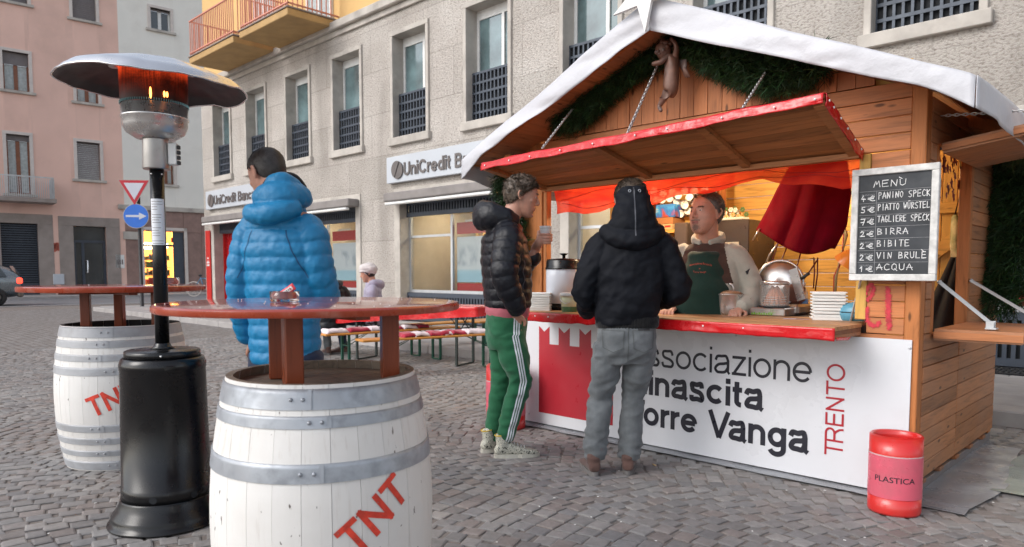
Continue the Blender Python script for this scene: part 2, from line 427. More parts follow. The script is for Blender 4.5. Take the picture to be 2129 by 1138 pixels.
M_['tabletop'] = pm('varnished_table_edge', (.36, .055, .022), .3, var=.2, vs=7, bs=30, bst=.08, spec=.5, dirt=(.5, .42, .35), dirtamt=.25, ds=14)
M_['tablered'] = pm('varnished_table_red', (.30, .035, .022), .16, var=.12, vs=4, bs=8, bst=.03, spec=.5, coat=.6)
M_['tableleg'] = wood('table_leg_wood', (.26, .055, .018), 'Z', rough=.3, spec=.5, knots=False)
M_['phouse'] = pm('pink_plaster', (.76, .50, .415), .85, var=.07, vs=.45, bs=20, bst=.1, dirt=(.42, .27, .22), dirtamt=.35, ds=.35)
M_['cream'] = pm('cream_plaster', (.78, .76, .70), .85, var=.05, vs=.5, bs=20, bst=.1, dirt=(.42, .38, .33), dirtamt=.3, ds=.5)
M_['brownstone'] = pm('brown_porphyry', (.26, .165, .14), .6, var=.18, vs=3, bs=20, bst=.1)
M_['pstone'] = pm('grey_stone_surround', (.29, .245, .22), .8, var=.15, vs=2.2, bs=20, bst=.15)
M_['yellow'] = pm('ochre_plaster', (.68, .44, .18), .85, var=.06, vs=.8, bs=20, bst=.1)
M_['ochreslab'] = pm('ochre_balcony_slab', (.46, .29, .12), .8, var=.12, vs=2.8, bs=20, bst=.1)
M_['salmon'] = pm('salmon_rail', (.60, .24, .17), .5, var=.1)
M_['shutter'] = pm('grey_roller_shutter', (.17, .15, .15), .6, var=.1)
M_['brownframe'] = pm('brown_window_frame', (.22, .08, .04), .5, var=.15)
M_['curtain'] = pm('pale_curtain', (.42, .46, .46), .8, var=.2, vs=9)
M_['darkglass'] = pm('dark_window_glass', (.035, .045, .05), .06, var=.4, vs=.8, bs=1.2, bst=.04, bd=.03, spec=.9)
M_['winglass'] = pm('reflecting_window_glass', (.11, .17, .18), .04, var=.6, vs=1.3, bs=.9, bst=.1, bd=.03, spec=1.0, coat=.6)
M_['bluegrille'] = pm('blue_grey_grille', (.055, .068, .09), .45, metal=.2, var=.15, bst=.05)
M_['grilleback'] = pm('grille_backing', (.008, .01, .013), .8)
M_['trim'] = pm('limestone_trim', (.47, .435, .39), .75, var=.16, vs=2.5, bs=40, bst=.2, dirt=(.22, .19, .17), dirtamt=.6, ds=1.2)
M_['pave'] = pm('pavement_slab', (.34, .32, .31), .8, var=.12, vs=3.5, bs=60, bst=.2, dirt=(.22, .2, .19), dirtamt=.5, ds=1.5)
M_['asphalt'] = pm('asphalt', (.17, .17, .18), .85, var=.12, vs=1.5, bs=200, bst=.3)
M_['mortar'] = pm('sandy_joint', (.18, .155, .14), .95, var=.35, vs=30, bs=150, bst=.6, bd=.006)
M_['signgrey'] = pm('pale_sign_panel', (.50, .53, .57), .4, var=.04, vs=1)
M_['signletter'] = pm('dark_sign_letter', (.13, .115, .11), .45, var=.1)
M_['awngrey'] = pm('grey_awning_case', (.23, .21, .20), .55, var=.15, vs=3)
M_['tan'] = pm('tan_interior', (.60, .52, .40), .7, var=.08)
M_['skin'] = None

# bank stucco: coarse roughcast render
def stucco():
    m, n, l, b = _new('roughcast_render')
    co = tc(n, l, (1, 1, 1.8))
    big = nz(n, l, tc(n, l), .55, 6, .6); med = nz(n, l, co, 22, 5, .6); fin = nz(n, l, co, 70, 4)
    c = ramp(n, l, big, [(.3, (.43, .395, .36)), (.5, (.54, .50, .46)), (.72, (.64, .61, .57))])
    c = mix(n, l, ramp(n, l, med, [(.36, (.75,)*3), (.52, (0, 0, 0))]), c, (.25, .21, .18))
    # courses of the lighter stone blocks
    st = n.new('ShaderNodeTexNoise'); st.inputs['Scale'].default_value = 1; st.inputs['Detail'].default_value = 7
    l.new(tc(n, l, (1.1, 1.1, .25)), st.inputs['Vector'])
    c = mix(n, l, ramp(n, l, st.outputs['Fac'], [(.52, (0, 0, 0)), (.7, (.5,)*3)]), c, (.26, .235, .21))
    bt = n.new('ShaderNodeTexBrick'); bt.inputs['Scale'].default_value = 1; bt.inputs['Brick Width'].default_value = 1.9; bt.inputs['Row Height'].default_value = .95; bt.inputs['Mortar Size'].default_value = .012
    bt.inputs['Color1'].default_value = (.86, .85, .83, 1); bt.inputs['Color2'].default_value = (1.08, 1.07, 1.06, 1); bt.inputs['Mortar'].default_value = (.72, .70, .68, 1)
    cxz = n.new('ShaderNodeCombineXYZ'); sxz = n.new('ShaderNodeSeparateXYZ'); l.new(tc(n, l), sxz.inputs[0]); l.new(sxz.outputs[0], cxz.inputs[0]); l.new(sxz.outputs[2], cxz.inputs[1]); l.new(cxz.outputs[0], bt.inputs['Vector'])
    c = mix(n, l, .75, c, mix(n, l, 1.0, c, bt.outputs[0], 'MULTIPLY'))
    l.new(c, b.inputs['Base Color']); b.inputs['Roughness'].default_value = .9
    h = mix(n, l, .35, med, fin)
    bump(n, l, b, h, .9, .05); return m
M_['stucco'] = stucco()
M_['cobble'] = vcol('porphyry_sett', .62, 70, .45, mult=(.88, .85, .84), spec=.5)
# ================================================================== GROUND
KERB_Y, FAC_Y = 6.62, 9.6
def flat(name, poly, z, mat, **k):
    mb = MB(); mb.add([(x, y, z) for x, y in poly], [list(range(len(poly)))]); return struct(mb.build(name, mat, **k))
flat('ground', [(-400, -400), (400, -400), (400, 400), (-400, 400)], -0.0075, M_['mortar'])
square = thing('cobblestone_square', '', '', (0, 0, 0)); del square['label']; del square['category']; struct(square)

def setts():
    rr = random.Random(3)
    W = 1.9; dx = 0.100; amp = .33
    def arch(v):                       # segmental arcs, side by side
        t = ((v/W) % 1.0)-.5
        return amp*(1-(2*t)**2), -8*amp*t/W
    near = []; far = []
    R = Matrix.Rotation(radians(9), 2)
    fwd = Vector((-sin(YAW), cos(YAW))); rgt = Vector((cos(YAW), sin(YAW)))
    u = -17.0
    while u < 4.0:
        v = -6.0
        while v < 8.6:
            L = .102*rr.uniform(.84, 1.2)
            a, sl = arch(v+L/2)
            if abs(((( v+L/2)/W) % 1.0)-.5) > .47: L *= .8
            cx, cy = u+a+rr.uniform(-.006, .006), v+L/2
            ang = -math.atan(sl); ca = cos(ang)
            p = R @ Vector((cx, cy)); v += L*max(.8, ca)
            d = p.dot(fwd); s = p.dot(rgt)
            if d < 1.6 or p.y > KERB_Y-.02: continue
            if abs(s) > d*.78+.25: continue
            if d > 13.5 or p.x < -13: continue
            if -3.6 < p.x < -1.35 and 4.5 < p.y < 5.7: continue
            hw = dx*ca*rr.uniform(.89, .965)/2; hl = L*rr.uniform(.89, .96)/2
            h = rr.uniform(-.0025, .0025); th = -ang+radians(9)+rr.uniform(-.035, .035)
            (near if d < 99 else far).append((d, p.x, p.y, hw, hl, h, th))
        u += dx
    near.sort()
    pal = [(.235, .226, .22), (.215, .208, .205), (.23, .21, .20), (.25, .242, .236), (.20, .195, .195), (.265, .252, .242), (.225, .198, .186), (.215, .205, .20)]
    def stone(mb, cols, q):
        d, x, y, hw, hl, h, th = q
        c, s = cos(th), sin(th); k = rr.uniform
        b = []
        j = [(k(-.004, .004), k(-.004, .004)) for _ in range(4)]
        for (sx, sy), (jx, jy) in zip(((-1, -1), (1, -1), (1, 1), (-1, 1)), j):
            for ins, z in ((0, -.012), (.001, h-.003), (.009, h+k(-.0006, .0006))):
                px, py = sx*(hw-ins)+jx, sy*(hl-ins)+jy
                b.append((x+px*c-py*s, y+px*s+py*c, z))
        b.append((x, y, h+.0012))
        fs = []
        for i in range(4):
            n = (i+1) % 4
            for r in (0, 1): fs.append([i*3+r, n*3+r, n*3+r+1, i*3+r+1])
            fs.append([i*3+2, n*3+2, 12])
        mb.add(b, fs)
        cc = rr.choice(pal); f = k(.86, 1.12); cols += [tuple(v*f for v in cc)]*len(fs)
    # the ones drawn largest: parts of their own
    vis = [q for q in near if 2.55 < q[0]]
    big = vis[:290]; bs = set(id(q) for q in big)
    for q in big:
        mb = MB(); cols = []; stone(mb, cols, q)
        o = mb.build('cobblestone', M_['cobble'], square); set_tint(o.data, cols)
    mb = MB(); cols = []
    for q in near:
        if id(q) not in bs: stone(mb, cols, q)
    o = mb.build('cobblestones', M_['cobble'], square, kind='stuff'); set_tint(o.data, cols)
setts()

# far cobbles where the stones cannot be told apart any more
def farcobble():
    m, n, l, b = _new('distant_setts'); co = tc(n, l)
    br = n.new('ShaderNodeTexVoronoi'); br.inputs['Scale'].default_value = 8.2; br.inputs['Randomness'].default_value = .35; l.new(co, br.inputs['Vector'])
    v = ramp(n, l, br.outputs['Color'], [(0, (.17, .162, .158)), (.5, (.215, .205, .198)), (1, (.26, .248, .24))])
    e = ramp(n, l, br.outputs['Distance'], [(.38, (0, 0, 0)), (.6, (1, 1, 1))])
    c = mix(n, l, e, v, (.12, .10, .09)); l.new(c, b.inputs['Base Color']); b.inputs['Roughness'].default_value = .7
    bump(n, l, b, mth(n, l, 'SUBTRACT', 1.0, br.outputs['Distance']), .5, .02); return m
M_['farcobble'] = farcobble()
fs = MB(); fs.add([(-12.9, -14, -.004), (-12.9, KERB_Y, -.004), (-26.5, KERB_Y, -.004), (-24.2, -14, -.004)], [[0, 1, 2, 3]]); fs.build('distant_cobbles', M_['farcobble'], square, kind='stuff')
# rest of the square, outside the view and behind the viewer
for poly in ([(-12.9, -60), (60, -60), (60, -6.2), (-12.9, -6.2)], [(3.8, -6.2), (60, -6.2), (60, KERB_Y), (3.8, KERB_Y)]):
    o = MB().add([(x, y, -.004) for x, y in poly], [[0, 1, 2, 3]]).build('outer_cobbles', M_['farcobble'], square, kind='stuff')

# pavement along the bank, with kerb stones and slabs
pv = thing('pavement', '', '', (0, FAC_Y, 0)); del pv['label']; del pv['category']; struct(pv)
mb = MB().box((-24.4, KERB_Y+.30, -.2), (6, FAC_Y+.2, .098)); mb.build('pavement_bed', M_['mortar'], pv)
rr = random.Random(5)
x = -24.4
while x < 5.5:
    L = rr.uniform(.9, 1.25); x1 = min(x+L, 6)
    MB().box((x+.004, KERB_Y-.0, -.1), (x1-.004, KERB_Y+.296, .118+rr.uniform(-.003, .003)), .012).build('kerb_stone', M_['pave'], pv); x = x1
y = KERB_Y+.30; row = 0
while y < FAC_Y-.05:
    y1 = min(y+.64, FAC_Y); x = -24.4-rr.uniform(0, .5)
    while x < 5.5:
        L = rr.uniform(.75, 1.15)
        MB().box((x+.004, y+.004, .09), (x+L-.004, y1-.004, .116+rr.uniform(-.002, .002)), .005).build('paving_slab', M_['pave'], pv); x += L
    y = y1

# floor grating in the pavement near the bank, right of the kiosk
gr = thing('floor_grating', 'dark iron grating set in the pavement against the bank at the right edge', 'grating', (-1.2, 9.2, .118))
MB().box((-2.9, 8.95, .117), (.6, 9.5, .122)).build('pit', M_['grilleback'], gr)
mb = MB()
for i in range(70): mb.box((-2.9+i*.05, 8.95, .122), (-2.875+i*.05, 9.5, .134))
mb.build('bar', M_['blackmat'], gr, kind='stuff')
mb = MB()
for yy in (8.95, 9.13, 9.31, 9.48): mb.box((-2.92, yy-.012, .124), (.62, yy+.012, .138))
mb.build('frame', M_['blackmat'], gr)

# street beyond: pavement edge strip, asphalt, far pavement  (the far houses stand along this street)
G1 = gz(100, 617); G1.z = 0
DH = Vector((sin(radians(5.2)), cos(radians(5.2)), 0)); NH = Vector((DH.y, -DH.x, 0))   # along / out of the facades
def hp(s, o, z=0): return G1 + DH*s + NH*o + Vector((0, 0, z))
def strip(name, o0, o1, z, mat, s0=-40, s1=60):
    mb = MB(); mb.add([hp(s0, o0, z), hp(s1, o0, z), hp(s1, o1, z), hp(s0, o1, z)], [[0, 1, 2, 3]]); return struct(mb.build(name, mat))
strip('road', 3.2, 10.8, -.002, M_['asphalt'])
fpv = MB(); 
for (o0, o1, z) in ((-1, 3.2, .10),):
    c8 = [hp(-40, o0, -.1), hp(60, o0, -.1), hp(60, o1, -.1), hp(-40, o1, -.1), hp(-40, o0, z), hp(60, o0, z), hp(60, o1, z), hp(-40, o1, z)]
    fpv.add(c8, [[0,1,2,3],[4,5,6,7],[0,1,5,4],[1,2,6,5],[2,3,7,6],[3,0,4,7]])
struct(fpv.build('far_pavement', M_['pave']))
mb = MB()
for k in range(-36, 50): 
    mb.box((0, 0, 0), (.96, .28, .012), .004, Matrix.Translation(hp(k, 10.75, 0)) @ Matrix(((DH.x, NH.x, 0, 0), (DH.y, NH.y, 0, 0), (0, 0, 1, 0), (0, 0, 0, 1))))
struct(mb.build('road_edge_stones', M_['pave']))

# ================================================================== THE BANK
bank = thing('bank_building', 'pale roughcast stone bank with tall windows and dark grilles behind the wooden kiosk', 'building', (-11, FAC_Y, 0))
BX0, BX1 = -23.2, 7.2
Y0 = FAC_Y
st = M_['stucco']; tr = M_['trim']
WX = [-22.35+2.42*i for i in range(13)]          # upper windows: left outer edge of the stone surround
WX = [-22.37, -20.14, -17.80, -15.50, -13.08, -10.68, -8.20, -5.70, -3.22, -.8, 1.6, 4.0, 6.2]
SH = [-22.66+4.83*i for i in range(6)]           # ground-floor openings: left edge
SHW = 3.5; ZT = 3.02
WZ0, WZ1 = 4.13, 6.42
# walls: built as masonry around real openings
def wallpiece(x0, x1, z0, z1, nm='wall'):
    MB().box((x0, Y0, z0), (x1, Y0+.42, z1)).build(nm, st, bank)
xs = BX0
for x in SH:
    if x > xs: wallpiece(xs, x, 0, ZT)
    xs = x+SHW
wallpiece(xs, BX1+.5, 0, ZT)
wallpiece(BX0, BX1+.5, ZT, WZ0)
xs = BX0
for x in WX:
    wallpiece(xs, x, WZ0, WZ1); xs = x+1.32
wallpiece(xs, BX1+.5, WZ0, WZ1)
wallpiece(BX0, BX1+.5, WZ1, 6.95)
MB().box((BX0, Y0+.42, 0), (BX0+.4, Y0+9, 6.95)).build('side_wall', M_['stucco'], bank)
MB().box((BX0-.05, Y0-.16, 6.95), (BX1+.5, Y0+.42, 7.14), .02).build('cornice', tr, bank)
MB().box((BX0-.02, Y0-.06, 6.82), (BX1+.5, Y0+.0, 6.948), .01).build('cornice_moulding', tr, bank)

def upper_window(x, full):
    wdt = 1.32
    wn = MB()
    # stone surround, a little proud of the render
    wn.box((x, Y0-.045, WZ0), (x+.09, Y0+.30, WZ1-.10), .008).box((x+wdt-.09, Y0-.045, WZ0), (x+wdt, Y0+.30, WZ1-.10), .008)
    wn.box((x, Y0-.045, WZ1-.10), (x+wdt, Y0+.30, WZ1), .008)
    o = wn.build('window', tr, bank)
    MB().box((x-.05, Y0-.09, WZ0-.17), (x+wdt+.05, Y0+.30, WZ0), .01).build('sill', tr, o)
    ix0, ix1 = x+.09, x+wdt-.09; yb = Y0+.26; zg = WZ0+.95
    f = MB(); t = .062
    f.box((ix0, yb, zg), (ix0+t, yb+.06, WZ1-.10)).box((ix1-t, yb, zg), (ix1, yb+.06, WZ1-.10))
    f.box((ix0+t, yb, WZ1-.10-t-.12), (ix1-t, yb+.06, WZ1-.10)).box((ix0+t, yb, zg), (ix1-t, yb+.06, zg+t))
    xm = ix0+(ix1-ix0)*.64
    f.box((xm-.035, yb-.005, zg+t), (xm+.035, yb+.055, WZ1-.10-t-.12))
    f.build('frame', M_['whitepaint'], o)
    MB().box((ix0+t, yb+.025, zg+t), (xm-.035, yb+.035, WZ1-.22-t)).build('pane', M_['winglass'], o)
    MB().box((xm+.035, yb+.026, zg+t), (ix1-t, yb+.036, WZ1-.22-t)).build('pane', M_['winglass'], o)
    # perforated metal apron in front of the lower part
    g = MB(); yg = Y0+.13; n = 11; W = ix1-ix0
    for i in range(n+1): g.box((ix0+i*W/n-.017, yg, WZ0), (ix0+i*W/n+.017, yg+.02, zg))
    for k in range(6): g.box((ix0, yg-.004, WZ0+k*(zg-WZ0)/5-.022), (ix1, yg+.018, WZ0+k*(zg-WZ0)/5+.022))
    g.build('grille', M_['bluegrille'], o)
    MB().box((ix0, yg+.05, WZ0), (ix1, yg+.06, zg)).build('grille_backing', M_['grilleback'], o)
for x in WX: upper_window(x, x > -14)

def slot_panel(x0, x1, z0, z1, y, parent, nm='grille', pitch=.085):
    g = MB(); n = int((x1-x0)/pitch)
    for i in range(n+1):
        xx = x0+i*(x1-x0)/n; g.box((xx-.022, y, z0+.09), (xx+.022, y+.02, z1-.09))
    g.box((x0-.02, y-.004, z0), (x1+.02, y+.03, z0+.09)).box((x0-.02, y-.004, z1-.09), (x1+.02, y+.03, z1))
    g.build(nm, M_['bluegrille'], parent)
    MB().box((x0, y+.05, z0), (x1, y+.06, z1)).build('grille_backing', M_['grilleback'], parent)

warm = glow('lit_bank_ceiling', (1.0, .88, .64), 14.0)
def poster_mat(nm, top, bot, fig):
    m, n, l, b = _new(nm)
    t = n.new('ShaderNodeTexCoord'); sp = n.new('ShaderNodeSeparateXYZ'); l.new(t.outputs['Generated'], sp.inputs[0])
    c = ramp(n, l, sp.outputs['Z'], [(0.0, bot), (.24, bot), (.3, top), (1, top)])
    f = nz(n, l, tc(n, l, (1.6, 1.6, 1.1)), 2.4, 3); f = ramp(n, l, f, [(.46, (0, 0, 0)), (.66, (.8, .8, .8))])
    msk = ramp(n, l, sp.outputs['Z'], [(.33, (0, 0, 0)), (.4, (.8,)*3), (.72, (.8,)*3), (.85, (0, 0, 0))])
    c = mix(n, l, mix(n, l, 1.0, f, msk, 'MULTIPLY'), c, fig)
    l.new(c, b.inputs['Base Color']); b.inputs['Roughness'].default_value = .3
    return m
M_['poster'] = poster_mat('blue_poster', (.66, .74, .76), (.42, .68, .78), (.26, .36, .40))
def shopfront(i, x):
    jl, jr = x, x+SHW; z0 = .118
    fr = MB()
    fr.box((jl, Y0-.03, z0), (jl+.20, Y0+.38, ZT-.25), .008).box((jr-.20, Y0-.03, z0), (jr, Y0+.38, ZT-.25), .008)
    fr.box((jl, Y0-.03, ZT-.25), (jr, Y0+.38, ZT), .01)
    o = fr.build('shopfront', tr, bank)
    a, b = jl+.20, jr-.20
    MB().box((a-.17, Y0-.34, ZT-.30), (b+.17, Y0-.032, ZT-.12), .02).build('awning_case', M_['awngrey'], o)
    MB().box((a-.1, Y0-.36, ZT-.385), (b+.1, Y0-.25, ZT-.325), .015).build('awning_bar', M_['whitepaint'], o)
    slot_panel(a+.03, b-.03, ZT-.62, ZT-.27, Y0+.16, o)
    yb = Y0+.24
    if i == 0:        # entrance with the red inner door
        MB().box((a, yb+.1, z0), (b, yb+.12, ZT-.62)).build('door', pm('bank_red_door', (.36, .008, .012), .25, var=.1, bst=.02), o)
        mb = MB(); 
        for k in range(5): mb.box((a+k*(b-a)/4-.035, yb+.02, z0), (a+k*(b-a)/4+.035, yb+.098, ZT-.62))
        mb.build('door_frame', M_['binred'], o)
        return
    slot_panel(a+.03, b-.03, z0, .74, Y0+.16, o)
    # window bay: frames, panes, lit room with posters behind
    f = MB(); ztr = 1.97; cols = [a, a+.12, a+(b-a)*.42, b-.12]
    xm = a+(b-a)*.46; xm2 = a+(b-a)*.72+.62
    for xx in (a+.02, xm, b-.02): f.box((xx-.03, yb, .74), (xx+.03, yb+.06, ZT-.62))
    f.box((a+.05, yb+.005, ztr-.025), (xm-.03, yb+.055, ztr+.025)).box((a+.05, yb+.005, .74), (b-.05, yb+.055, .80))
    f.build('window_frame', M_['strut'], o)
    MB().box((a+.05, yb+.024, .80), (xm-.03, yb+.03, ztr-.025)).build('pane', M_['shopglass'], o)
    MB().box((a+.05, yb+.024, ztr+.025), (xm-.03, yb+.03, ZT-.62)).build('pane', M_['shopglass'], o)
    MB().box((xm+.03, yb+.024, .80), (b-.05, yb+.03, ZT-.62)).build('pane', M_['shopglass'], o)
    room = MB(); D = 2.6
    room.box((a-.1, yb+D, 0), (b+.1, yb+D+.05, ZT)).box((a-.15, yb+.1, 0), (a-.1, yb+D, ZT)).box((b+.1, yb+.1, 0), (b+.15, yb+D, ZT))
    room.build('interior_wall', M_['tan'], o)
    MB().box((a-.1, yb+.1, .1), (b+.1, yb+D, .14)).build('interior_floor', M_['pstone'], o)
    MB().box((a-.1, yb+.12, ZT-.3), (b+.1, yb+D, ZT-.26)).build('interior_ceiling', M_['whitepaint'], o)
    MB().box((a+.3, yb+.8, ZT-.33), (b-.3, yb+1.1, ZT-.303)).build('ceiling_lamp', warm, o)
    mb = MB()
    mb.box((a+.55, yb+1.5, .14), (a+.62, yb+D, 2.35)).box((a+.85, yb+1.5, .14), (a+1.15, yb+1.56, 2.3)).box((a+1.35, yb+.9, .14), (a+1.42, yb+2.2, 2.5))
    mb.build('partition', M_['inner_z'], o)
    MB().box((xm+.06, yb+.10, 1.98), (xm+1.28, yb+.115, ZT-.80)).build('red_banner', M_['bankred'], o)
    MB().box((xm+.06, yb+.10, .98), (xm+1.28, yb+.115, 1.92)).build('poster', M_['poster'], o)
    MB().box((xm+.06, yb+.10, .80), (xm+1.28, yb+.112, .96)).build('red_banner', M_['bankred'], o)
    mb = MB()
    for k, (x0, wd) in enumerate(((.33, .08), (.43, .14), (.59, .10), (.71, .1), (.83, .07))): mb.box((xm+x0, yb+.092, 2.23), (xm+x0+wd, yb+.098, 2.265))
    mb.build('banner_line', M_['whitepaint'], o)
M_['shopglass'] = glass('shop_glass', (.05, .06, .06), .02, .22, 1.0)
M_['bankred'] = pm('bank_red_print', (.52, .02, .015), .4, var=.05, bst=0)
for i, x in enumerate(SH): shopfront(i, x)

# company signs over the openings: board, round emblem with a stroke, and lettering
def bank_sign(x0, label):
    t = thing('bank_sign', label, 'sign', (x0, Y0-.1, 3.13), 0, 'signs of the bank')
    x1 = x0+SHW+.05
    MB().box((x0-.12, Y0-.12, 3.14), (x1+.0, Y0-.02, 3.71), .01).build('panel', M_['signgrey'], t)
    c = Vector((x0+.30, Y0-.124, 3.405)); r = .185
    def disc(mb):
        for sgn in (1, -1):   # two halves of a disc, parted by a slanting slit
            poly = []
            for k in range(25):
                a = radians(62)+(pi*k/24 if sgn > 0 else -pi*k/24)
                p = Vector((r*cos(a), 0, r*sin(a)))
                poly.append(p)
            n = Vector((-sin(radians(62)), 0, cos(radians(62))))*sgn
            poly = [c+p+n*.018 for p in poly if True]
            mb.prism(poly, (0, -.03, 0))
    mb = MB(); disc(mb); mb.build('emblem', M_['signletter'], t)
    mb = MB(); letters(mb, 'UniCredit Banca', (x0+.53, Y0-.124, 3.26), (1, 0, 0), (0, 0, 1), .205, 2.72, .25, (0, -1, 0), gap=.14)
    # give the letters their depth
    base = len(mb.v); mb2 = MB(); mb2.v = list(mb.v); mb2.f = list(mb.f); mb2.m = list(mb.m); mb2.sm = list(mb.sm)
    o = mb.build('lettering', M_['signletter'], t)
    so_ = o.modifiers.new('depth', 'SOLIDIFY'); so_.thickness = .035; so_.offset = 0
bank_sign(SH[2]-.02, 'grey bank sign with round emblem and dark lettering, touching the white kiosk roof')
bank_sign(SH[0]+.0, 'grey bank sign with round emblem above the red entrance, left of the blue jacket')
MB().box((-23.06, Y0-.05, .12), (-22.72, Y0-.01, 2.5), .01).build('red_information_column', M_['bankred'], bank)
mb = MB()
for k, (z, wd) in enumerate(((1.60, .12), (1.46, .2), (1.38, .2), (1.5, .06))): mb.box((-22.89-wd/2, Y0-.054, z), (-22.89+wd/2, Y0-.051, z+.05))
mb.build('column_print', M_['whitepaint'], bank)

# upper storeys (ochre) with balconies
up = thing('ochre_upper_house', 'ochre yellow upper storeys with salmon railed balconies above the bank cornice', 'building', (-16, Y0+.3, 7.14))
MB().box((BX0, Y0+.12, 7.14), (BX1+.5, Y0+9, 13)).build('wall', M_['yellow'], up)
def balcony(x0, x1, z, d, label):
    t = thing('balcony', label, 'balcony', (x0, Y0, z), 0, 'balconies with salmon railings over the bank')
    MB().box((x0, Y0-d, z-.17), (x1, Y0+.118, z), .015).build('slab', M_['ochreslab'], t)
    MB().box((x0-.03, Y0-d-.03, z+.0), (x1+.03, Y0+.118, z+.035), .008).build('slab_edging', M_['pstone'], t)
    def post(a, b):
        MB().bar(a, b, .02, .02).build('baluster', M_['salmon'], t)
    n = int((x1-x0)/.115)
    for i in range(n+1): post((x0+.04+i*(x1-x0-.08)/n, Y0-d+.03, z+.03), (x0+.04+i*(x1-x0-.08)/n, Y0-d+.03, z+1.0))
    n = int(d/.115)
    for xx in (x0+.04, x1-.04):
        for i in range(1, n): post((xx, Y0-d+.03+i*d/n, z+.03), (xx, Y0-d+.03+i*d/n, z+1.0))
    r = MB()
    for zz in (z+.12, z+1.0):
        r.bar((x0+.02, Y0-d+.03, zz), (x1-.02, Y0-d+.03, zz), .045, .03)
        for xx in (x0+.04, x1-.04): r.bar((xx, Y0-d+.03, zz), (xx, Y0+.11, zz), .04, .03)
    r.build('rail', M_['salmon'], t)
balcony(-20.9, -18.1, 7.22, 1.25, 'lower left balcony with salmon railing on the ochre wall')
balcony(-17.75, -15.3, 7.22, 1.25, 'right hand balcony with salmon railing, nearer the bank cornice')
def up_door(x):
    o = MB().box((x, Y0+.05, 7.16), (x+.08, Y0+.14, 9.4)).box((x+1.1, Y0+.05, 7.16), (x+1.18, Y0+.14, 9.4)).box((x+.55, Y0+.05, 7.16), (x+.63, Y0+.14, 9.4)).build('window', M_['whitepaint'], up)
    MB().box((x+.08, Y0+.10, 7.2), (x+.55, Y0+.115, 9.4)).build('pane', M_['curtain'], o)
    MB().box((x+.63, Y0+.10, 7.2), (x+1.1, Y0+.115, 9.4)).build('pane', M_['curtain'], o)
up_door(-16.75); up_door(-19.6)

# ================================================================== THE FAR HOUSES
def hbox(mb, s0, s1, o0, o1, z0, z1, c=0):
    M = Matrix.Translation(G1) @ Matrix(((DH.x, NH.x, 0, 0), (DH.y, NH.y, 0, 0), (0, 0, 1, 0), (0, 0, 0, 1)))
    return mb.box((s0, o0, z0), (s1, o1, z1), c, M)
def hs(px, py, off=0.0):
    p = gp(px, py, G1+NH*off, NH)-G1; return p.dot(DH), p.z
def facade(mat, s0, s1, z1, holes, parent, thick=.45):
    """wall pieces round rectangular holes (s0,s1,z0,z1), cut into columns"""
    cuts = sorted(set([s0, s1]+[h for H in holes for h in (H[0], H[1]) if s0 < h < s1]))
    for a, b in zip(cuts, cuts[1:]):
        m_ = (a+b)/2; zz = sorted([(H[2], H[3]) for H in holes if H[0] < m_ < H[1]]); z = 0.0
        for h0, h1 in zz+[(z1, z1)]:
            if h0 > z+.001: hbox(MB(), a, b, -thick, 0, z, h0).build('wall', mat, parent)
            z = h1
def rect(x0, y0, x1, y1):
    s0, z1 = hs(x0, y0); s1, z0 = hs(x1, y1); return [s0, s1, z0, z1]
pink = thing('pink_house', 'salmon pink plastered house with roller shutters at the far left', 'building', tuple(G1))
cream = thing('cream_house', 'cream plastered house with a lit shop on its brown stone ground floor', 'building', tuple(hp(hs(262, 560)[0], 0)))
SPL = hs(261, 500)[0]
def far_window(r, parent, kind, trimm=None):
    s0, s1, z0, z1 = r; t = .14
    o = MB(); hbox(o, s0-t, s0, -.3, .05, z0, z1, .01); hbox(o, s1, s1+t, -.3, .05, z0, z1, .01); hbox(o, s0-t, s1+t, -.3, .05, z1, z1+t, .01)
    o = o.build('window', trimm or M_['pale'], parent)
    k = MB(); hbox(k, s0-t-.1, s1+t+.1, -.3, .12, z0-.12, z0, .01); k.build('sill', M_['trim'], o)
    if kind == 'shut':
        n = max(8, int((z1-z0)/.09)); k = MB()
        for i in range(n): hbox(k, s0, s1, -.22, -.19+(.012), z0+i*(z1-z0)/n+.006, z0+(i+1)*(z1-z0)/n-.004)
        k.build('shutter_slats', M_['shutter'], o, kind='stuff'); return
    top = z1-(z1-z0)*(.32 if kind == 'half' else .1)
    k = MB(); hbox(k, s0, s1, -.2, -.16, top, z1); k.build('roller_shutter', M_['shutter'], o)
    k = MB(); w = s1-s0; fw = .07
    for a in (s0, s0+w/2-.08, s1-fw): hbox(k, a, a+(fw if a != s0+w/2-.08 else .16), -.26, -.2, z0, top)
    hbox(k, s0, s1, -.255, -.205, z0, z0+.08); k.build('frame', M_['whitepaint'] if kind == 'white' else M_['brownframe'], o)
    for a, b in ((s0+fw, s0+w/2-.08), (s0+w/2+.08, s1-fw)):
        k = MB(); hbox(k, a, b, -.25, -.235, z0+.08, top); k.build('pane', M_['darkglass'] if kind == 'white' else M_['curtain'], o)
M_['pale'] = pm('pale_window_surround', (.60, .54, .50), .8, var=.08)
W_p = [(rect(4, 104, 62, 193), 'half'), (rect(12, 278, 66, 405), 'door'), (rect(159, 294, 210, 376), 'shut'), (rect(148, -40, 200, 47), 'shut'), (rect(157, 140, 205, 217), 'half'), (rect(-8, -80, 57, 10), 'shut')]
pinkdoor = rect(152, 470, 225, 604); pinkshut = rect(0, 463, 84, 604)
pinkdoor[2] = .1; pinkshut[2] = .1
for r, _ in W_p: 
    pass
more = []
for r, k_ in W_p:      # the same bays, once more to the left and on the floors above
    more.append(([r[0]-9.6, r[1]-9.6, r[2], r[3]], k_))
W_p += more
facade(M_['phouse'], -26, SPL, 16.5, [w_[0] for w_ in W_p]+[pinkdoor, pinkshut], pink)
for r, k_ in W_p: far_window(r, pink, k_)
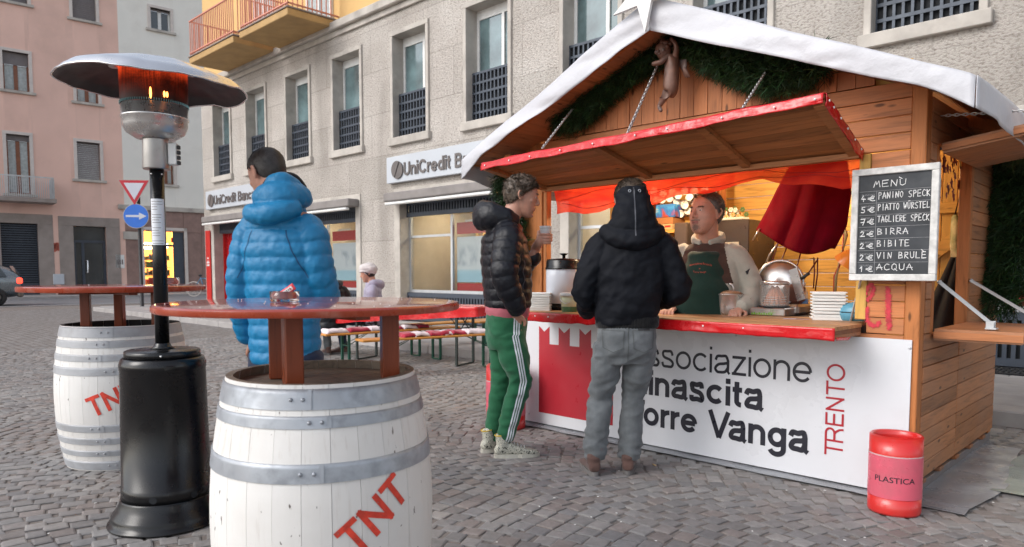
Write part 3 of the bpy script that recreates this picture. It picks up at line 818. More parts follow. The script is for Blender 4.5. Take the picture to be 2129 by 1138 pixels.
# stone surrounds of the ground floor
for r in (pinkdoor, pinkshut):
    k = MB(); t = .62
    hbox(k, r[0]-t, r[0], -.3, .03, 0, r[3], .01); hbox(k, r[1], r[1]+t, -.3, .03, 0, r[3], .01); hbox(k, r[0]-t, r[1]+t, -.3, .03, r[3], r[3]+.45, .01)
    k.build('stone_surround', M_['pstone'], pink)
r = pinkdoor; k = MB(); hbox(k, r[0], r[1], -.34, -.3, r[2], r[3]); d_ = k.build('door', M_['darkglass'], pink)
k = MB(); w_ = r[1]-r[0]; tz = r[2]+(r[3]-r[2])*.76
for a, b in ((0, .08), (.25, .34), (.92, 1)): hbox(k, r[0]+w_*a, r[0]+w_*b, -.3, -.24, r[2], tz)
hbox(k, r[0], r[1], -.3, -.235, tz, tz+.12); hbox(k, r[0], r[1], -.3, -.235, r[2], r[2]+.25); k.build('door_frame', M_['bluegrille'], d_)
k = MB(); hx = r[0]+w_*.42; M = Matrix.Translation(Vector())
k.tube([hp(hx-.1, -.22, 1.15), hp(hx, -.16, 1.15), hp(hx, -.16, 1.75), hp(hx-.1, -.22, 1.75)], .035, 6); k.build('handle', M_['alu'], d_)
r = pinkshut
sh = thing('shop_grille', 'dark rolled-down shop grille in the pink house behind the car', 'shutter', tuple(hp(r[0], 0)))
k = MB(); n = 26
for i in range(n): hbox(k, r[0]-2, r[1], -.25, -.2, r[2]+.5+i*(r[3]-r[2]-.5)/n, r[2]+.5+(i+.55)*(r[3]-r[2]-.5)/n)
k.build('grille_bars', M_['bluegrille'], sh, kind='stuff')
k = MB(); hbox(k, r[0]-2, r[1], -.34, -.3, r[2], r[3]); k.build('backing', M_['grilleback'], sh)
k = MB(); hbox(k, r[0]-2, r[1], -.24, -.19, r[2], r[2]+.5); k.build('bottom_panel', M_['bluegrille'], sh)
# left balcony of the pink house
s0_, z_ = hs(-40, 412, 1.1); s1_, _ = hs(118, 412, 1.1)
bl = thing('small_balcony', 'grey stone balcony with thin iron railing on the pink house', 'balcony', tuple(hp(s0_, 0, z_)))
k = MB(); hbox(k, s0_, s1_, 0, 1.1, z_-.05, z_+.14, .01); k.build('slab', M_['pstone'], bl)
k = MB()
for i in range(34): hbox(k, s0_+.1+i*(s1_-s0_-.2)/33-.012, s0_+.1+i*(s1_-s0_-.2)/33+.012, 1.03, 1.055, z_+.14, z_+1.1)
for i in range(8): hbox(k, s1_-.12, s1_-.1, .1+i*.12, .12+i*.12, z_+.14, z_+1.1)
hbox(k, s0_, s1_-.08, 1.02, 1.07, z_+1.08, z_+1.13); k.build('railing', M_['strut'], bl)
k = MB(); hbox(k, s1_-.09, s1_-.06, .1, 1.0, z_+.16, z_+1.05); k.build('screen', M_['curtain'], bl)
# marks and boxes on the pink wall
k = MB(); a, z0 = hs(110, 565); b, z1 = hs(132, 590)
k = MB(); hbox(k, hs(110, 572)[0], hs(133, 572)[0], 0, .08, hs(110, 592)[1], hs(110, 570)[1], .02); k.build('meter_box', M_['signgrey'], pink)
k = MB(); hbox(k, hs(240, 530)[0], hs(258, 530)[0], 0, .03, hs(240, 558)[1], hs(240, 530)[1]); pq = k.build('notice', M_['whitepaint'], pink)
k = MB()
for i in range(3): hbox(k, hs(243.5+i*4.5, 540)[0], hs(246.5+i*4.5, 540)[0], .031, .034, hs(240, 550)[1], hs(240, 540)[1])
k.build('notice_print', M_['shutter'], pq)
rr = random.Random(9)
k = MB(); pts = []
for i in range(60):
    px = 103+rr.uniform(0, 36); py = 513+rr.uniform(-9, 8)+3*sin(px*.4); pts.append(gp(px, py, G1+NH*.012, NH))
for i in range(0, 59): k.bar(pts[i], pts[i]+(pts[i+1]-pts[i]).normalized()*min(.35, (pts[i+1]-pts[i]).length), .01, .07, up=(DH.x, DH.y, 1))
k.build('graffiti', pm('faded_red_spray', (.50, .13, .09), .8, var=.2), pink)

# cream house
SR = hs(470, 500)[0]+1.5
ledge_z = hs(300, 437)[1]
Wc = [(rect(312, 15, 355, 68), 'white'), (rect(330, 294, 362, 385), 'half'), (rect(312, -190, 355, -137), 'white')]
shop = rect(298, 478, 386, 604); shop[2] = .55
facade(M_['cream'], SPL, SR, 16.0, [w_[0] for w_ in Wc]+[[SPL, SR, 0, ledge_z]], cream)
facade(M_['brownstone'], SPL, SR, ledge_z, [shop], cream)
for r, k_ in Wc: far_window(r, cream, k_)
k = MB(); hbox(k, SPL-.3, SR, 0, .14, ledge_z-.02, ledge_z+.22, .02); k.build('ledge', M_['trim'], cream)
k = MB(); n = 7     # stone facing joints
for i in range(n):
    for j in range(4):
        a = SPL+i*(SR-SPL)/n; b = SPL+(i+1)*(SR-SPL)/n; z0 = j*ledge_z/4; z1 = (j+1)*ledge_z/4
        if b > shop[0] and a < shop[1]:
            if z1 < shop[3]+.3: continue
        q = MB(); hbox(q, a+.01, b-.01, 0, .03, z0+.01, z1-.01, .005); q.build('facing_stone', M_['brownstone'], cream)
k = MB(); hbox(k, SPL-.1, hs(288, 490)[0], .03, .08, hs(270, 498)[1], hs(270, 482)[1]); k.build('street_name_plate', M_['trim'], cream)
s0, s1, z0, z1 = shop
sw = thing('lit_shop', 'small shop window glowing yellow at the foot of the cream house', 'shop window', tuple(hp(s0, 0, z0)))
k = MB(); hbox(k, s0-.15, s0, -.2, .06, 0, z1+.15); hbox(k, s1, s1+.15, -.2, .06, 0, z1+.15); hbox(k, s0-.15, s1+.15, -.2, .06, z1, z1+.15); k.build('surround', M_['pale'], sw)
k = MB(); hbox(k, s1-.55, s1, -.12, -.06, 0, z1); hbox(k, s0, s1, -.13, -.05, z0+(z1-z0)*.70, z0+(z1-z0)*.74); hbox(k, s0, s1, -.12, -.06, .3, z0); k.build('frame', M_['bluegrille'], sw)
M_['shopback'] = glow('glowing_shop_wall', (1.0, .52, .13), 1.6)  # the wall itself glows, standing in for lamplight falling on it
M_['shoplamp'] = glow('shop_lamp', (1.0, .82, .5), 14)
k = MB(); hbox(k, s0, s1, -2.3, -2.2, 0, z1+.2); hbox(k, s0-.1, s0, -2.2, -.2, 0, z1+.2); hbox(k, s1, s1+.1, -2.2, -.2, 0, z1+.2); k.build('back_wall', M_['shopback'], sw)
k = MB(); hbox(k, s0, s1, -2.2, -.2, z0-.1, z0); k.build('floor', M_['inner_x'], sw)
zz = hs(300, 512)[1]
k = MB(); hbox(k, s0+.1, s0+.9, -.9, -.8, zz-.12, zz+.22); hbox(k, s0+1.3, s1-.6, -.9, -.8, zz-.05, zz+.2); k.build('lamp', M_['shoplamp'], sw)
rr = random.Random(21)
gc = [pm('goods_'+nm, c, .5, var=.2) for nm, c in (('red', (.6, .04, .03)), ('white', (.7, .7, .68)), ('orange', (.7, .25, .05)), ('green', (.1, .2, .08)), ('dark', (.05, .04, .04)), ('blue', (.1, .15, .4)))]
for i in range(46):
    a = s0+.05+rr.random()*(s1-s0-.8); zq = z0+rr.choice([0, .45, .9, 1.3])*rr.uniform(.96, 1.0); wd = rr.uniform(.1, .3); hh = rr.uniform(.12, .38); oo = -rr.uniform(.35, 1.3)
    k = MB(); hbox(k, a, a+wd, oo-.1, oo, zq, zq+hh, .01); k.build('goods', rr.choice(gc), sw)
for q in (.43, .88, 1.28):
    k = MB(); hbox(k, s0, s1-.6, -1.4, -.4, z0+q-.03, z0+q-.005); k.build('shelf', M_['inner_y'], sw)
k = MB(); hbox(k, s0, s1-.6, -.11, -.10, z0, z1); k.build('pane', M_['shopglass'], sw)
mb = MB()   # red window lettering, unreadable at this distance: a row of strokes
for i in range(5): hbox(mb, s0+1.35+i*.22, s0+1.5+i*.22, -.098, -.09, z1-.62, z1-.36)
mb.build('window_print', M_['bankred'], sw)

# other houses round the square, behind the viewer: they are what the glass mirrors and what shades the place
def plain_house(x0, x1, y0, y1, h, mat, label):
    t = thing('town_house', label, 'building', ((x0+x1)/2, (y0+y1)/2, 0))
    MB().box((x0, y0, 0), (x1, y1, h)).build('wall', mat, t)
    mb = MB()
    for k in range(3):
        z = 1.2+k*3.3
        if abs(x1-x0) > abs(y1-y0):
            yy = y1 if y1 < 0 else y0
            n = int(abs(x1-x0)/3)
            for i in range(n): mb.box((x0+1+i*3, yy-.03, z), (x0+2+i*3, yy+.03, z+1.7))
    mb.build('windows', M_['darkglass'], t)
# ================================================================== THE KIOSK
KX0, KX1, KY0, KY1 = -3.88, -1.05, 4.10, 5.98
RXM = -2.46; BH = .09
kiosk = thing('wooden_kiosk', 'wooden market hut with white tarpaulin gable roof, open red edged awning and white banner front', 'kiosk', (RXM, KY0, 0))
def B(a, b, mat, name='board', c=.004, p=None, **k): return MB().box(a, b, c).build(name, M_[mat], p or kiosk, **k)
rr = random.Random(4)
jj = lambda s=.0015: rr.uniform(-s, s)
def hboards_x(x0, x1, z0, z1, y, mat='board_x', name='board', t=.022, p=None):
    n = max(1, round((z1-z0)/BH)); h = (z1-z0)/n
    for i in range(n): B((x0, y+jj(), z0+i*h+.0018), (x1, y+t, z0+(i+1)*h-.0018), mat, name, .003, p)
def hboards_y(y0, y1, z0, z1, x, mat='board_y', name='board', t=.022, p=None):
    n = max(1, round((z1-z0)/BH)); h = (z1-z0)/n
    for i in range(n): B((x+jj(), y0, z0+i*h+.0018), (x-t, y1, z0+(i+1)*h-.0018), mat, name, .003, p)
# base frame
B((KX0+.01, KY0+.02, 0), (KX1-.01, KY0+.07, .055), 'blackmat', 'base_rail'); B((KX1-.07, KY0+.075, 0), (KX1-.012, KY1, .055), 'shutter', 'base_rail')
B((KX0+.012, KY0+.075, 0), (KX0+.07, KY1, .055), 'blackmat', 'base_rail'); B((KX0+.075, KY1-.06, 0), (KX1-.075, KY1, .055), 'blackmat', 'base_rail')
B((KX0+.03, KY0+.03, .056), (KX1-.03, KY1-.03, .085), 'inner_x', 'floor')
for i in range(5): B((KX1-.055, KY0+.12+i*.36, .056), (KX1+.006, KY0+.2+i*.36, .08), 'edge', 'bearer')
# corner posts
B((KX1-.075, KY0-.012, .03), (KX1-.003, KY0+.07, 2.17), 'post', 'corner_post'); B((KX0, KY0-.012, .03), (KX0+.21, KY0+.07, 2.17), 'post', 'corner_post')
B((KX1-.08, KY1-.07, .06), (KX1-.01, KY1, 2.1), 'post', 'corner_post'); B((KX0+.01, KY1-.07, .06), (KX0+.08, KY1, 2.1), 'post', 'corner_post')
# front
OX0, OX1 = -3.665, -1.345
hboards_x(KX0+.212, KX1-.078, .06, .865, KY0)
hboards_x(OX1+.03, KX1-.078, .866, 1.83, KY0)
hboards_x(KX0+.212, KX1-.078, 1.832, 2.185, KY0)
B((OX1-.03, KY0-.006, .94), (OX1+.028, KY0+.06, 1.83), 'inner_z', 'opening_post')
B((OX0-.004, KY0+.002, .94), (OX0+.03, KY0+.06, 1.83), 'post', 'opening_post')
B((KX0+.22, KY0+.03, 2.08), (KX1-.09, KY0+.045, 2.30), 'inner_x', 'light_stop_board')  # unseen board, added to stop lamplight showing through the gap below the gable
SL = .40                      # roof slope
ZR = 2.70
def roofz(x): return ZR-abs(x-RXM)*SL
x = KX0+.02; i = 0
while x < KX1-.02:
    x1 = min(x+.098, KX1-.01)
    za, zb = roofz(x)-.02, roofz(x1)-.02
    if min(za, zb) > 2.19:
        y = KY0+jj(.002)
        MB().prism([(x+.002, y, 2.188), (x1-.002, y, 2.188), (x1-.002, y, zb), (x+.002, y, za)], (0, .02, 0)).build('gable_board', M_['board_z'], kiosk)
    x = x1
# sides
S0, S1 = 4.32, 5.04
for X, sgn in ((KX1, 1), (KX0, -1)):
    xx = X if sgn > 0 else X+.022
    for (y0, y1) in ((KY0+.075, 4.915), (4.925, KY1-.0)):
        hboards_y(y0, y1, .085, .87, xx)
    if sgn > 0:
        hboards_y(S1+.06, KY1, .872, 2.10, xx); hboards_y(KY0+.075, S1+.058, 1.87, 2.10, xx)
        hboards_y(KY0+.075, S0-.045, .872, 1.868, xx)
    else:
        hboards_y(5.30, KY1, .872, 2.10, xx); hboards_y(KY0+.075, 5.298, 1.87, 2.10, xx)
B((KX1-.04, S0-.042, .872), (KX1+.004, S0, 1.868), 'post', 'opening_post'); B((KX1-.06, S1, .872), (KX1+.006, S1+.055, 1.868), 'post', 'opening_post')
B((KX0-.004, 5.24, .872), (KX0+.06, 5.296, 1.868), 'inner_z', 'opening_post')
# back wall, seen from inside
n = 22
for i in range(n): B((KX0+.03, KY1-.05+jj(), .09+i*.11), (-1.95, KY1-.03, .09+i*.11+.106), 'inner_x', 'inner_board')
for i in range(n): B((-1.945, KY1-.05+jj(), .09+i*.11), (-1.62, KY1-.03, .09+i*.11+.106), 'inner_x', 'inner_board')
x = -1.60
while x < KX1-.09:
    B((x, KY1-.052+jj(), .09), (x+.093, KY1-.03, 2.08), 'inner_z', 'door_board'); x += .096
B((-1.60, KY1-.075, .52), (-1.10, KY1-.054, .62), 'inner_x', 'door_brace'); B((-1.60, KY1-.075, 1.62), (-1.10, KY1-.054, 1.70), 'inner_x', 'door_brace')
MB().bar((-1.58, KY1-.066, 1.22), (-1.12, KY1-.066, 1.6), .02, .09, up=(0, 0, 1)).build('door_brace', M_['inner_x'], kiosk)
B((-1.97, KY1-.08, .09), (-1.92, KY1-.052, 2.08), 'inner_z', 'inner_post'); B((-1.655, KY1-.08, .09), (-1.615, KY1-.052, 2.08), 'inner_z', 'inner_post')
# roof: soffit boards, rafters, tarpaulin
RF, RB = 3.74, 6.32; EX = 1.66
for sgn in (-1, 1):
    n = 15
    for i in range(n):
        a, b = i*EX/n, (i+1)*EX/n
        MB().prism([(RXM+sgn*(a+.001), RF+.03, roofz(RXM+a)-.018), (RXM+sgn*(b-.001), RF+.03, roofz(RXM+b)-.018), (RXM+sgn*(b-.001), RF+.03, roofz(RXM+b)), (RXM+sgn*(a+.001), RF+.03, roofz(RXM+a))], (0, RB-RF-.06, 0)).build('roof_board', M_['board_y'], kiosk)
    for y0 in (4.9, 5.9):
        MB().prism([(RXM+sgn*.02, y0, roofz(RXM+.02)-.02), (RXM+sgn*(EX-.03), y0, roofz(RXM+EX-.03)-.02), (RXM+sgn*(EX-.03), y0, roofz(RXM+EX-.03)-.085), (RXM+sgn*.02, y0, roofz(RXM+.02)-.085)], (0, .05, 0)).build('rafter', M_['post'], kiosk)
    xx = RXM+sgn*(EX-.32)
    B((xx-.03, RF+.1 if sgn < 0 else 4.13, roofz(xx)-.145), (xx+.03, RB-.1, roofz(xx)-.09), 'post', 'purlin')
def tarp():
    mb = MB(); nv = 60
    def nzz(a, b, c): return noise.noise(Vector((a, b, c)))
    def top(x, y):
        d = abs(x-RXM); z = roofz(x)+.035+.10*max(0, 1-d/1.75)+.012*nzz(x*2.2, y*2.2, 0)
        return z-.02*max(0, d-EX)/.1
    for sgn in (-1, 1):
        mb.grid(lambda u, v: (RXM+sgn*u*(EX+.03), RF-.02+v*(RB-RF+.04), top(RXM+sgn*u*(EX+.03), RF+v*(RB-RF))), 46, 40)
        # front and back valance, with soft folds
        for (yy, s_) in ((RF-.02, -1), (RB+.02, 1)):
            def f(u, v):
                x = RXM+sgn*u*(EX+.03); z1 = top(x, yy); bot = roofz(x)-.062-.014*nzz(x*1.7, 5, 1)
                bot -= .05*max(0, (u-.86)/.14)**1.5
                z = z1+(bot-z1)*v
                w_ = .045*nzz(x*1.6+z*4.5*sgn, 3+s_, z*3)+.012*nzz(x*5, z*12, 4)
                return (x, yy+s_*(.012+abs(w_)*(.4+v)+.02*v*(1-v)), z)
            mb.grid(f, 70, 10)
        def g(u, v):
            y = RF-.02+u*(RB-RF+.04); x = RXM+sgn*(EX+.03); z1 = top(x, y)
            dr = .17+.035*nzz(y*2.3, sgn, 2)+.03*sin(y*3.1)
            k_ = min(1, min(u, 1-u)*9); k_ = k_*k_*(3-2*k_); xb_ = RXM+sgn*(EX+.03); dc = z1-(roofz(xb_)-.062-.05-.014*nzz(xb_*1.7, 5, 1)); dr = dc*(1-k_)+dr*k_
            y = y-(.02 if u < .5 else -.02)*(1-k_)
            z = z1-dr*v
            w_ = .03*nzz(y*2+z*3, z*2.5, 7)+.012*nzz(y*8, z*9, 3)
            return (x+sgn*(.004+(.010+w_*v+.03*v)*k_), y, z)
        mb.grid(g, 56, 8)
    # loose corner lumps
    o = mb.build('tarpaulin', M_['white_tarp'], kiosk)
    sd_ = o.modifiers.new('cloth', 'SOLIDIFY'); sd_.thickness = .004
tarp()
B((RXM-EX+.0, RF+.0, roofz(RXM+EX)-.02), (RXM-EX+.02, RB, roofz(RXM+EX)+.02), 'post', 'eaves_board'); B((RXM+EX-.02, RF, roofz(RXM+EX)-.02), (RXM+EX, RB, roofz(RXM+EX)+.02), 'post', 'eaves_board')
for sgn in (-1, 1):
    MB().prism([(RXM+sgn*.0, RF+.001, ZR-.03), (RXM+sgn*EX, RF+.001, roofz(RXM+EX)-.02), (RXM+sgn*EX, RF+.001, roofz(RXM+EX)+.03), (RXM, RF+.001, ZR+.03)], (0, .022, 0)).build('barge_board', M_['post'], kiosk)

# awning over the counter
AFL, AFR = Vector((-3.71, 3.50, 1.945)), Vector((-1.352, 3.52, 2.03))
ARL, ARR = Vector((-3.62, 4.08, 1.83)), Vector((-1.36, 4.08, 1.83))
def aw(u, v, h=0): 
    p = (ARL*(1-u)+ARR*u)*(1-v)+(AFL*(1-u)+AFR*u)*v
    nrm = (AFR-AFL).cross(ARL-AFL).normalized(); nrm = nrm if nrm.z > 0 else -nrm
    return p+nrm*h
n = 7
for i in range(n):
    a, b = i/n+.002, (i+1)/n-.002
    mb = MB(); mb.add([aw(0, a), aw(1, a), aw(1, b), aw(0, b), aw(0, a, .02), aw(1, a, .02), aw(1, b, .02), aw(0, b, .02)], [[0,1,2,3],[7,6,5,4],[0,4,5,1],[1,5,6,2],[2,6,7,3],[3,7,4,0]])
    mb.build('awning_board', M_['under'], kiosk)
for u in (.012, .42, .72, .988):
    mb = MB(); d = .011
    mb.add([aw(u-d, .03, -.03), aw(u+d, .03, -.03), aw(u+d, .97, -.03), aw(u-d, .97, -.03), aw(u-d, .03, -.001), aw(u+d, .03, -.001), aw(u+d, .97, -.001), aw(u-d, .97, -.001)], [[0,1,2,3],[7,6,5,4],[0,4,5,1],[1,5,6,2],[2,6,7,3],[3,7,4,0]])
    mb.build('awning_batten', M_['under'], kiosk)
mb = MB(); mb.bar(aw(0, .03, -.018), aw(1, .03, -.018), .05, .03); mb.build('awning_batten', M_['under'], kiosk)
def redwrap():
    mb = MB(); ns = lambda a, b: noise.noise(Vector((a, b, 2.5)))
    def f(u, v):      # front: a wrinkled sheet pulled round the edge
        p = aw(u, 1, .024); q = aw(u, 1, -.03-.008*ns(u*16, 1))
        a = v*1.0
        base = p+(q-p)*max(0, (a-.3)/.7); 
        if a < .3: base = aw(u, 1-.14*(1-a/.3), .026)
        w_ = .010*ns(u*9+a*2, a*3)+.006*ns(u*33+a*6, a*5)
        return base+Vector((0, -.008-abs(w_)*.9, w_*.6))
    mb.grid(f, 170, 9)
    def g(u, v):      # right hand end
        a = v
        p = aw(1, u, .024); q = aw(1, u, -.045-.012*ns(u*5, 9))
        base = p+(q-p)*max(0, (a-.3)/.7)
        if a < .3: base = aw(1-.03*(1-a/.3), u, .026)
        w_ = .008*ns(u*7+a*2, a*3+5)
        return base+Vector((.008+abs(w_), 0, w_*.5))
    mb.grid(g, 50, 9)
    o = mb.build('awning_vinyl', M_['redpvc'], kiosk); m = o.modifiers.new('s', 'SOLIDIFY'); m.thickness = .002
redwrap()
mb = MB()
for u in (.02, .12, .2, .31, .42, .55, .64, .78, .9, .985): mb.ell(aw(u, 1, -.004)+Vector((0, -.02, 0)), (.006, .004, .006), nu=8, nv=5)
for v in (.12, .3, .5, .68, .86, .97): mb.ell(aw(1, v, -.01)+Vector((.02, 0, 0)), (.004, .006, .006), nu=8, nv=5)
mb.build('washers', M_['whitepaint'], kiosk)

def chain(a, b, sag=.0, nm='chain', parent=None, r=.0075):
    a, b = Vector(a), Vector(b); L = (b-a).length; n = int(L/.019); mb = MB(); t = (b-a).normalized()
    up = Vector((0, 0, 1)); u = (up-t*up.dot(t)).normalized(); v = t.cross(u)
    for i in range(n):
        s = (i+.5)/n; c = a.lerp(b, s)-Vector((0, 0, sag*4*s*(1-s))); w1, w2 = (u, v) if i % 2 else (v, u)
        pts = [c+t*(.0145*cos(2*pi*k/10))+w1*(r*1.15*sin(2*pi*k/10)) for k in range(11)]
        mb.tube(pts, .0028, 5, cap=False)
    return mb.build(nm, M_['chain'], parent or kiosk)
for (fx, fy), (wx, wy) in (((1128, 308), (1215, 195)), ((1303, 281), (1390, 84)), ((1538, 234), (1612, 118))):
    f_ = gy(fx, fy, 3.53); w_ = gy(wx, wy, KY0-.005); chain(f_, w_)

# counter
CZ = .918
for i, (y0, y1) in enumerate(((3.705, 3.80), (3.803, 3.90), (3.903, 4.0), (4.003, 4.10), (4.103, 4.22), (4.223, 4.34), (4.343, 4.46))):
    x1 = -1.335 if y1 < 4.11 else OX1-.032
    x0 = -3.60
    B((x0, y0, CZ-.02), (x1, y1, CZ+jj(.0006)), 'ctop', 'counter_board', .002)
B((-3.60, 3.712, CZ-.042), (-1.337, 4.09, CZ-.0205), 'edge', 'counter_core', .002); B((-3.60, 3.708, CZ-.062), (-1.3365, 4.09, CZ-.0425), 'flap', 'counter_core', .002)
def cvin():
    mb = MB(); ns = lambda a, b: noise.noise(Vector((a, b, 8.5)))
    def f(u, v):
        x = -3.60+u*(2.268)
        z = CZ-.004-v*(.062+.006*ns(u*30, 0)); return (x, 3.700-.004-abs(.008*ns(u*8, v*2))*(.3+v), z)
    mb.grid(f, 120, 6)
    def g(u, v):
        y = 3.70+u*.20*(1-v*.2); return (-1.33+.004+.004*ns(u*5, v*3), y, CZ-.05-.015*v-.01*u)
    mb.grid(g, 16, 4); o = mb.build('counter_vinyl', M_['redpvc'], kiosk); m = o.modifiers.new('s', 'SOLIDIFY'); m.thickness = .002
cvin()
mb = MB()
for px in (1113, 1140, 1462, 1546): p = gy(px, 668, 3.695); mb.ell((p.x, 3.693, CZ-.03), (.006, .004, .006), nu=8, nv=5)
mb.build('washers', M_['whitepaint'], kiosk)

# banner with lettering
banner = thing('banner', 'white banner board with red castle tower emblem and black lettering on the kiosk front', 'banner', (-2.48, KY0-.02, .03))
BY = KY0-.022
bnz = [gy(1083, 870, BY), gy(1895, 1041, BY), gy(1901, 717, BY), gy(1097, 655, BY)]
MB().box((-3.88, BY, .022), (-1.082, BY+.008, .845), .001).build('panel', M_['white'], banner)
def bp(px, py): p = gy(px, py, BY-.0012); return p
def zc(x, y): return bp(960+x*.33403, 640+y*.33403)
pl = [zc(510, 115), zc(546, 152), zc(583, 136), zc(580, 247), zc(637, 263), zc(641, 160), zc(682, 197), zc(712, 184), zc(706, 290), zc(757, 303), zc(762, 207), zc(795, 241)]
x_l = zc(480, 600).x; x_r = zc(940, 718).x; ztop = zc(510, 115).z; zb_ = (zc(478, 662).z+zc(940, 718).z)/2
W = x_r-x_l; m_w = W/5.2
# swallowtail battlements evened out over the emblem's width
poly = [(x_l, zb_)]
tz_, vz_, cz_ = ztop, ztop-.042, ztop-.135
mer = 4; mw = W/(mer+(mer-1)*.85); gp_ = mw*.85
xx = x_l
for i in range(mer):
    poly += [(xx, tz_), (xx+mw/2, vz_), (xx+mw, tz_)]
    if i < mer-1: poly += [(xx+mw, cz_), (xx+mw+gp_, cz_)]
    xx += mw+gp_
poly += [(x_r, zb_)]
MB().prism([(a, BY-.0005, z) for a, z in poly], (0, -.0012, 0)).build('emblem', M_['crimson'], banner)
def btext(s, xl, xr, zb, cap, off, mat='letter'):
    mb = MB(); letters(mb, s, (xl, BY-.0018, zb), (1, 0, 0), (0, 0, 1), cap/1.38, xr-xl, off, (0, -1, 0))
    return mb.build('lettering', M_[mat], banner)
xl = bp(1309, 850).x
za = (bp(1686, 796).z+bp(1385, 766).z)/2
btext('Associazione', xl-.01, bp(1688, 790).x, za, .165, .15)
zn = bp(1584, 854).z; btext('Rinascita', xl, bp(1586, 854).x, zn, .170, .255)
zt = bp(1679, 943).z; btext('Torre Vanga', xl-.01, bp(1680, 943).x, zt, .170, .255)
p0, p1 = bp(1752, 952), bp(1757, 760)
mb = MB(); letters(mb, 'TRENTO', (p0.x, BY-.0018, p0.z+.003), (0, 0, 1), (-1, 0, 0), .073, p1.z-p0.z, .165, (0, -1, 0), gap=.18); mb.build('lettering', M_['crimson'], banner)
mb = MB()
for p in (bp(1892, 724), bp(1530, 698), bp(1110, 662), bp(1100, 860)): mb.ell((p.x, BY-.003, p.z), (.007, .004, .007), nu=8, nv=4)
mb.build('screws', M_['strut'], banner)

# grey membrane on the ground along the hut
def membrane():
    mb = MB()
    def f(u, v): x = -3.95+u*3.15; y = KY0+.02-v*(.13+.025*noise.noise(Vector((x*3, 0, 0)))); return (x, y, .010+.006*noise.noise(Vector((x*4, y*9, 1)))+.006*(1-v))
    mb.grid(f, 60, 5)
    def g(u, v): y = KY0-.08+u*1.75; x = KX1-.02+v*(.28+.05*sin(y*3)); return (x, y, .011+.006*noise.noise(Vector((x*4, y*5, 1))))
    mb.grid(g, 40, 6); return mb.build('ground_membrane', pm('grey_membrane', (.25, .26, .28), .3, var=.15, vs=3, bs=6, bst=.4, bd=.02, dirt=(.17, .15, .13), dirtamt=.5, ds=4), kiosk)
membrane()
mm = MB(); mm.grid(lambda u, v: (-.80+v*1.1+.03*sin(u*9), 4.55+u*1.55, .013+.006*noise.noise(Vector((u*5, v*5, 1)))), 30, 20)
tag(mm.build('plastic_sheet', pm('wet_plastic_sheet', (.20, .225, .19), .22, var=.25, vs=2.5, bs=9, bst=.5, bd=.01, dirt=(.15, .14, .12), dirtamt=.5, ds=2)), 'greenish wet plastic sheet lying on the setts right of the hut', 'sheet')

# graffiti on the front panel
gfi = pm('red_spray_paint', (.55, .03, .05), .6, var=.25, vs=30, bst=0)
mb = MB()
srg = random.Random(77)
def gstroke(pts, w):
    P = [gy(x, y, KY0-.0045) for x, y in pts]
    for i in range(len(P)-1):
        L_ = (P[i+1]-P[i]).length
        for k in range(int(L_*5200)):
            c = P[i].lerp(P[i+1], srg.random()); r = abs(srg.gauss(0, w*.42)); a = srg.uniform(0, 6.28); s_ = srg.uniform(.0016, .0042) if r < w*.5 else srg.uniform(.0006, .0016)
            c = c+Vector((cos(a)*r, -srg.random()*.0006, sin(a)*r)); mb.add([c+Vector((cos(q)*s_, 0, sin(q)*s_)) for q in (0, 1.05, 2.1, 3.14, 4.2, 5.25)], [[0, 1, 2, 3, 4, 5]])
gstroke([(1800, 612), (1803, 598), (1812, 592), (1817, 600), (1812, 614), (1803, 626)], .022)
gstroke([(1802, 640), (1801, 655), (1806, 672), (1814, 678), (1824, 676), (1828, 670)], .024)
gstroke([(1846, 600), (1847, 620), (1847, 650), (1849, 684)], .030)
o = mb.build('graffiti', gfi, kiosk, kind='stuff')

# side shelf on the right, its struts, upper flap and chain
def plate(name, label, y0, y1, xa, za, xb, zb, th, cat='shelf'):
    t = thing(name, label, cat, (xa, y0, za)) if cat else kiosk
    n = 4
    d = Vector((xb-xa, 0, zb-za)); L = d.length; d.normalize(); nn = Vector((-d.z, 0, d.x))
    for k in range(2):
        for i in range(n):
            a, b = y0+i*(y1-y0)/n+.001, y0+(i+1)*(y1-y0)/n-.001
            o_ = [Vector((xa, 0, za)), Vector((xb, 0, zb))]; h0 = -th*(k+1)/2+.001; h1 = -th*k/2-.001
            ins = .006*k
            pp = [o_[0]+nn*h0, o_[1]+nn*h0-d*ins, o_[1]+nn*h1-d*ins, o_[0]+nn*h1]
            MB().prism([(p.x, a, p.z) for p in pp], (0, b-a, 0)).build('shelf_board', M_['flap'], t)
    for yy in (y0-.014, y1+.002):
        pp = [Vector((xa, 0, za))-nn*(th-.012), Vector((xb, 0, zb))-nn*(th-.012), Vector((xb, 0, zb))-nn*.014, Vector((xa, 0, za))-nn*.014]
        MB().prism([(p.x, yy, p.z) for p in pp], (0, .012, 0)).build('edge_strip', M_['board_x'], t)
    return t
shelf = plate('side_shelf', 'folded-down wooden shelf on grey metal arms at the right side of the hut', 4.30, 5.10, -1.035, .895, -.64, .895, .062)
flap = plate('side_flap', 'raised wooden flap over the side opening at the right edge', 4.30, 5.06, -1.035, 1.875, -.40, 1.965, .055, 'flap')
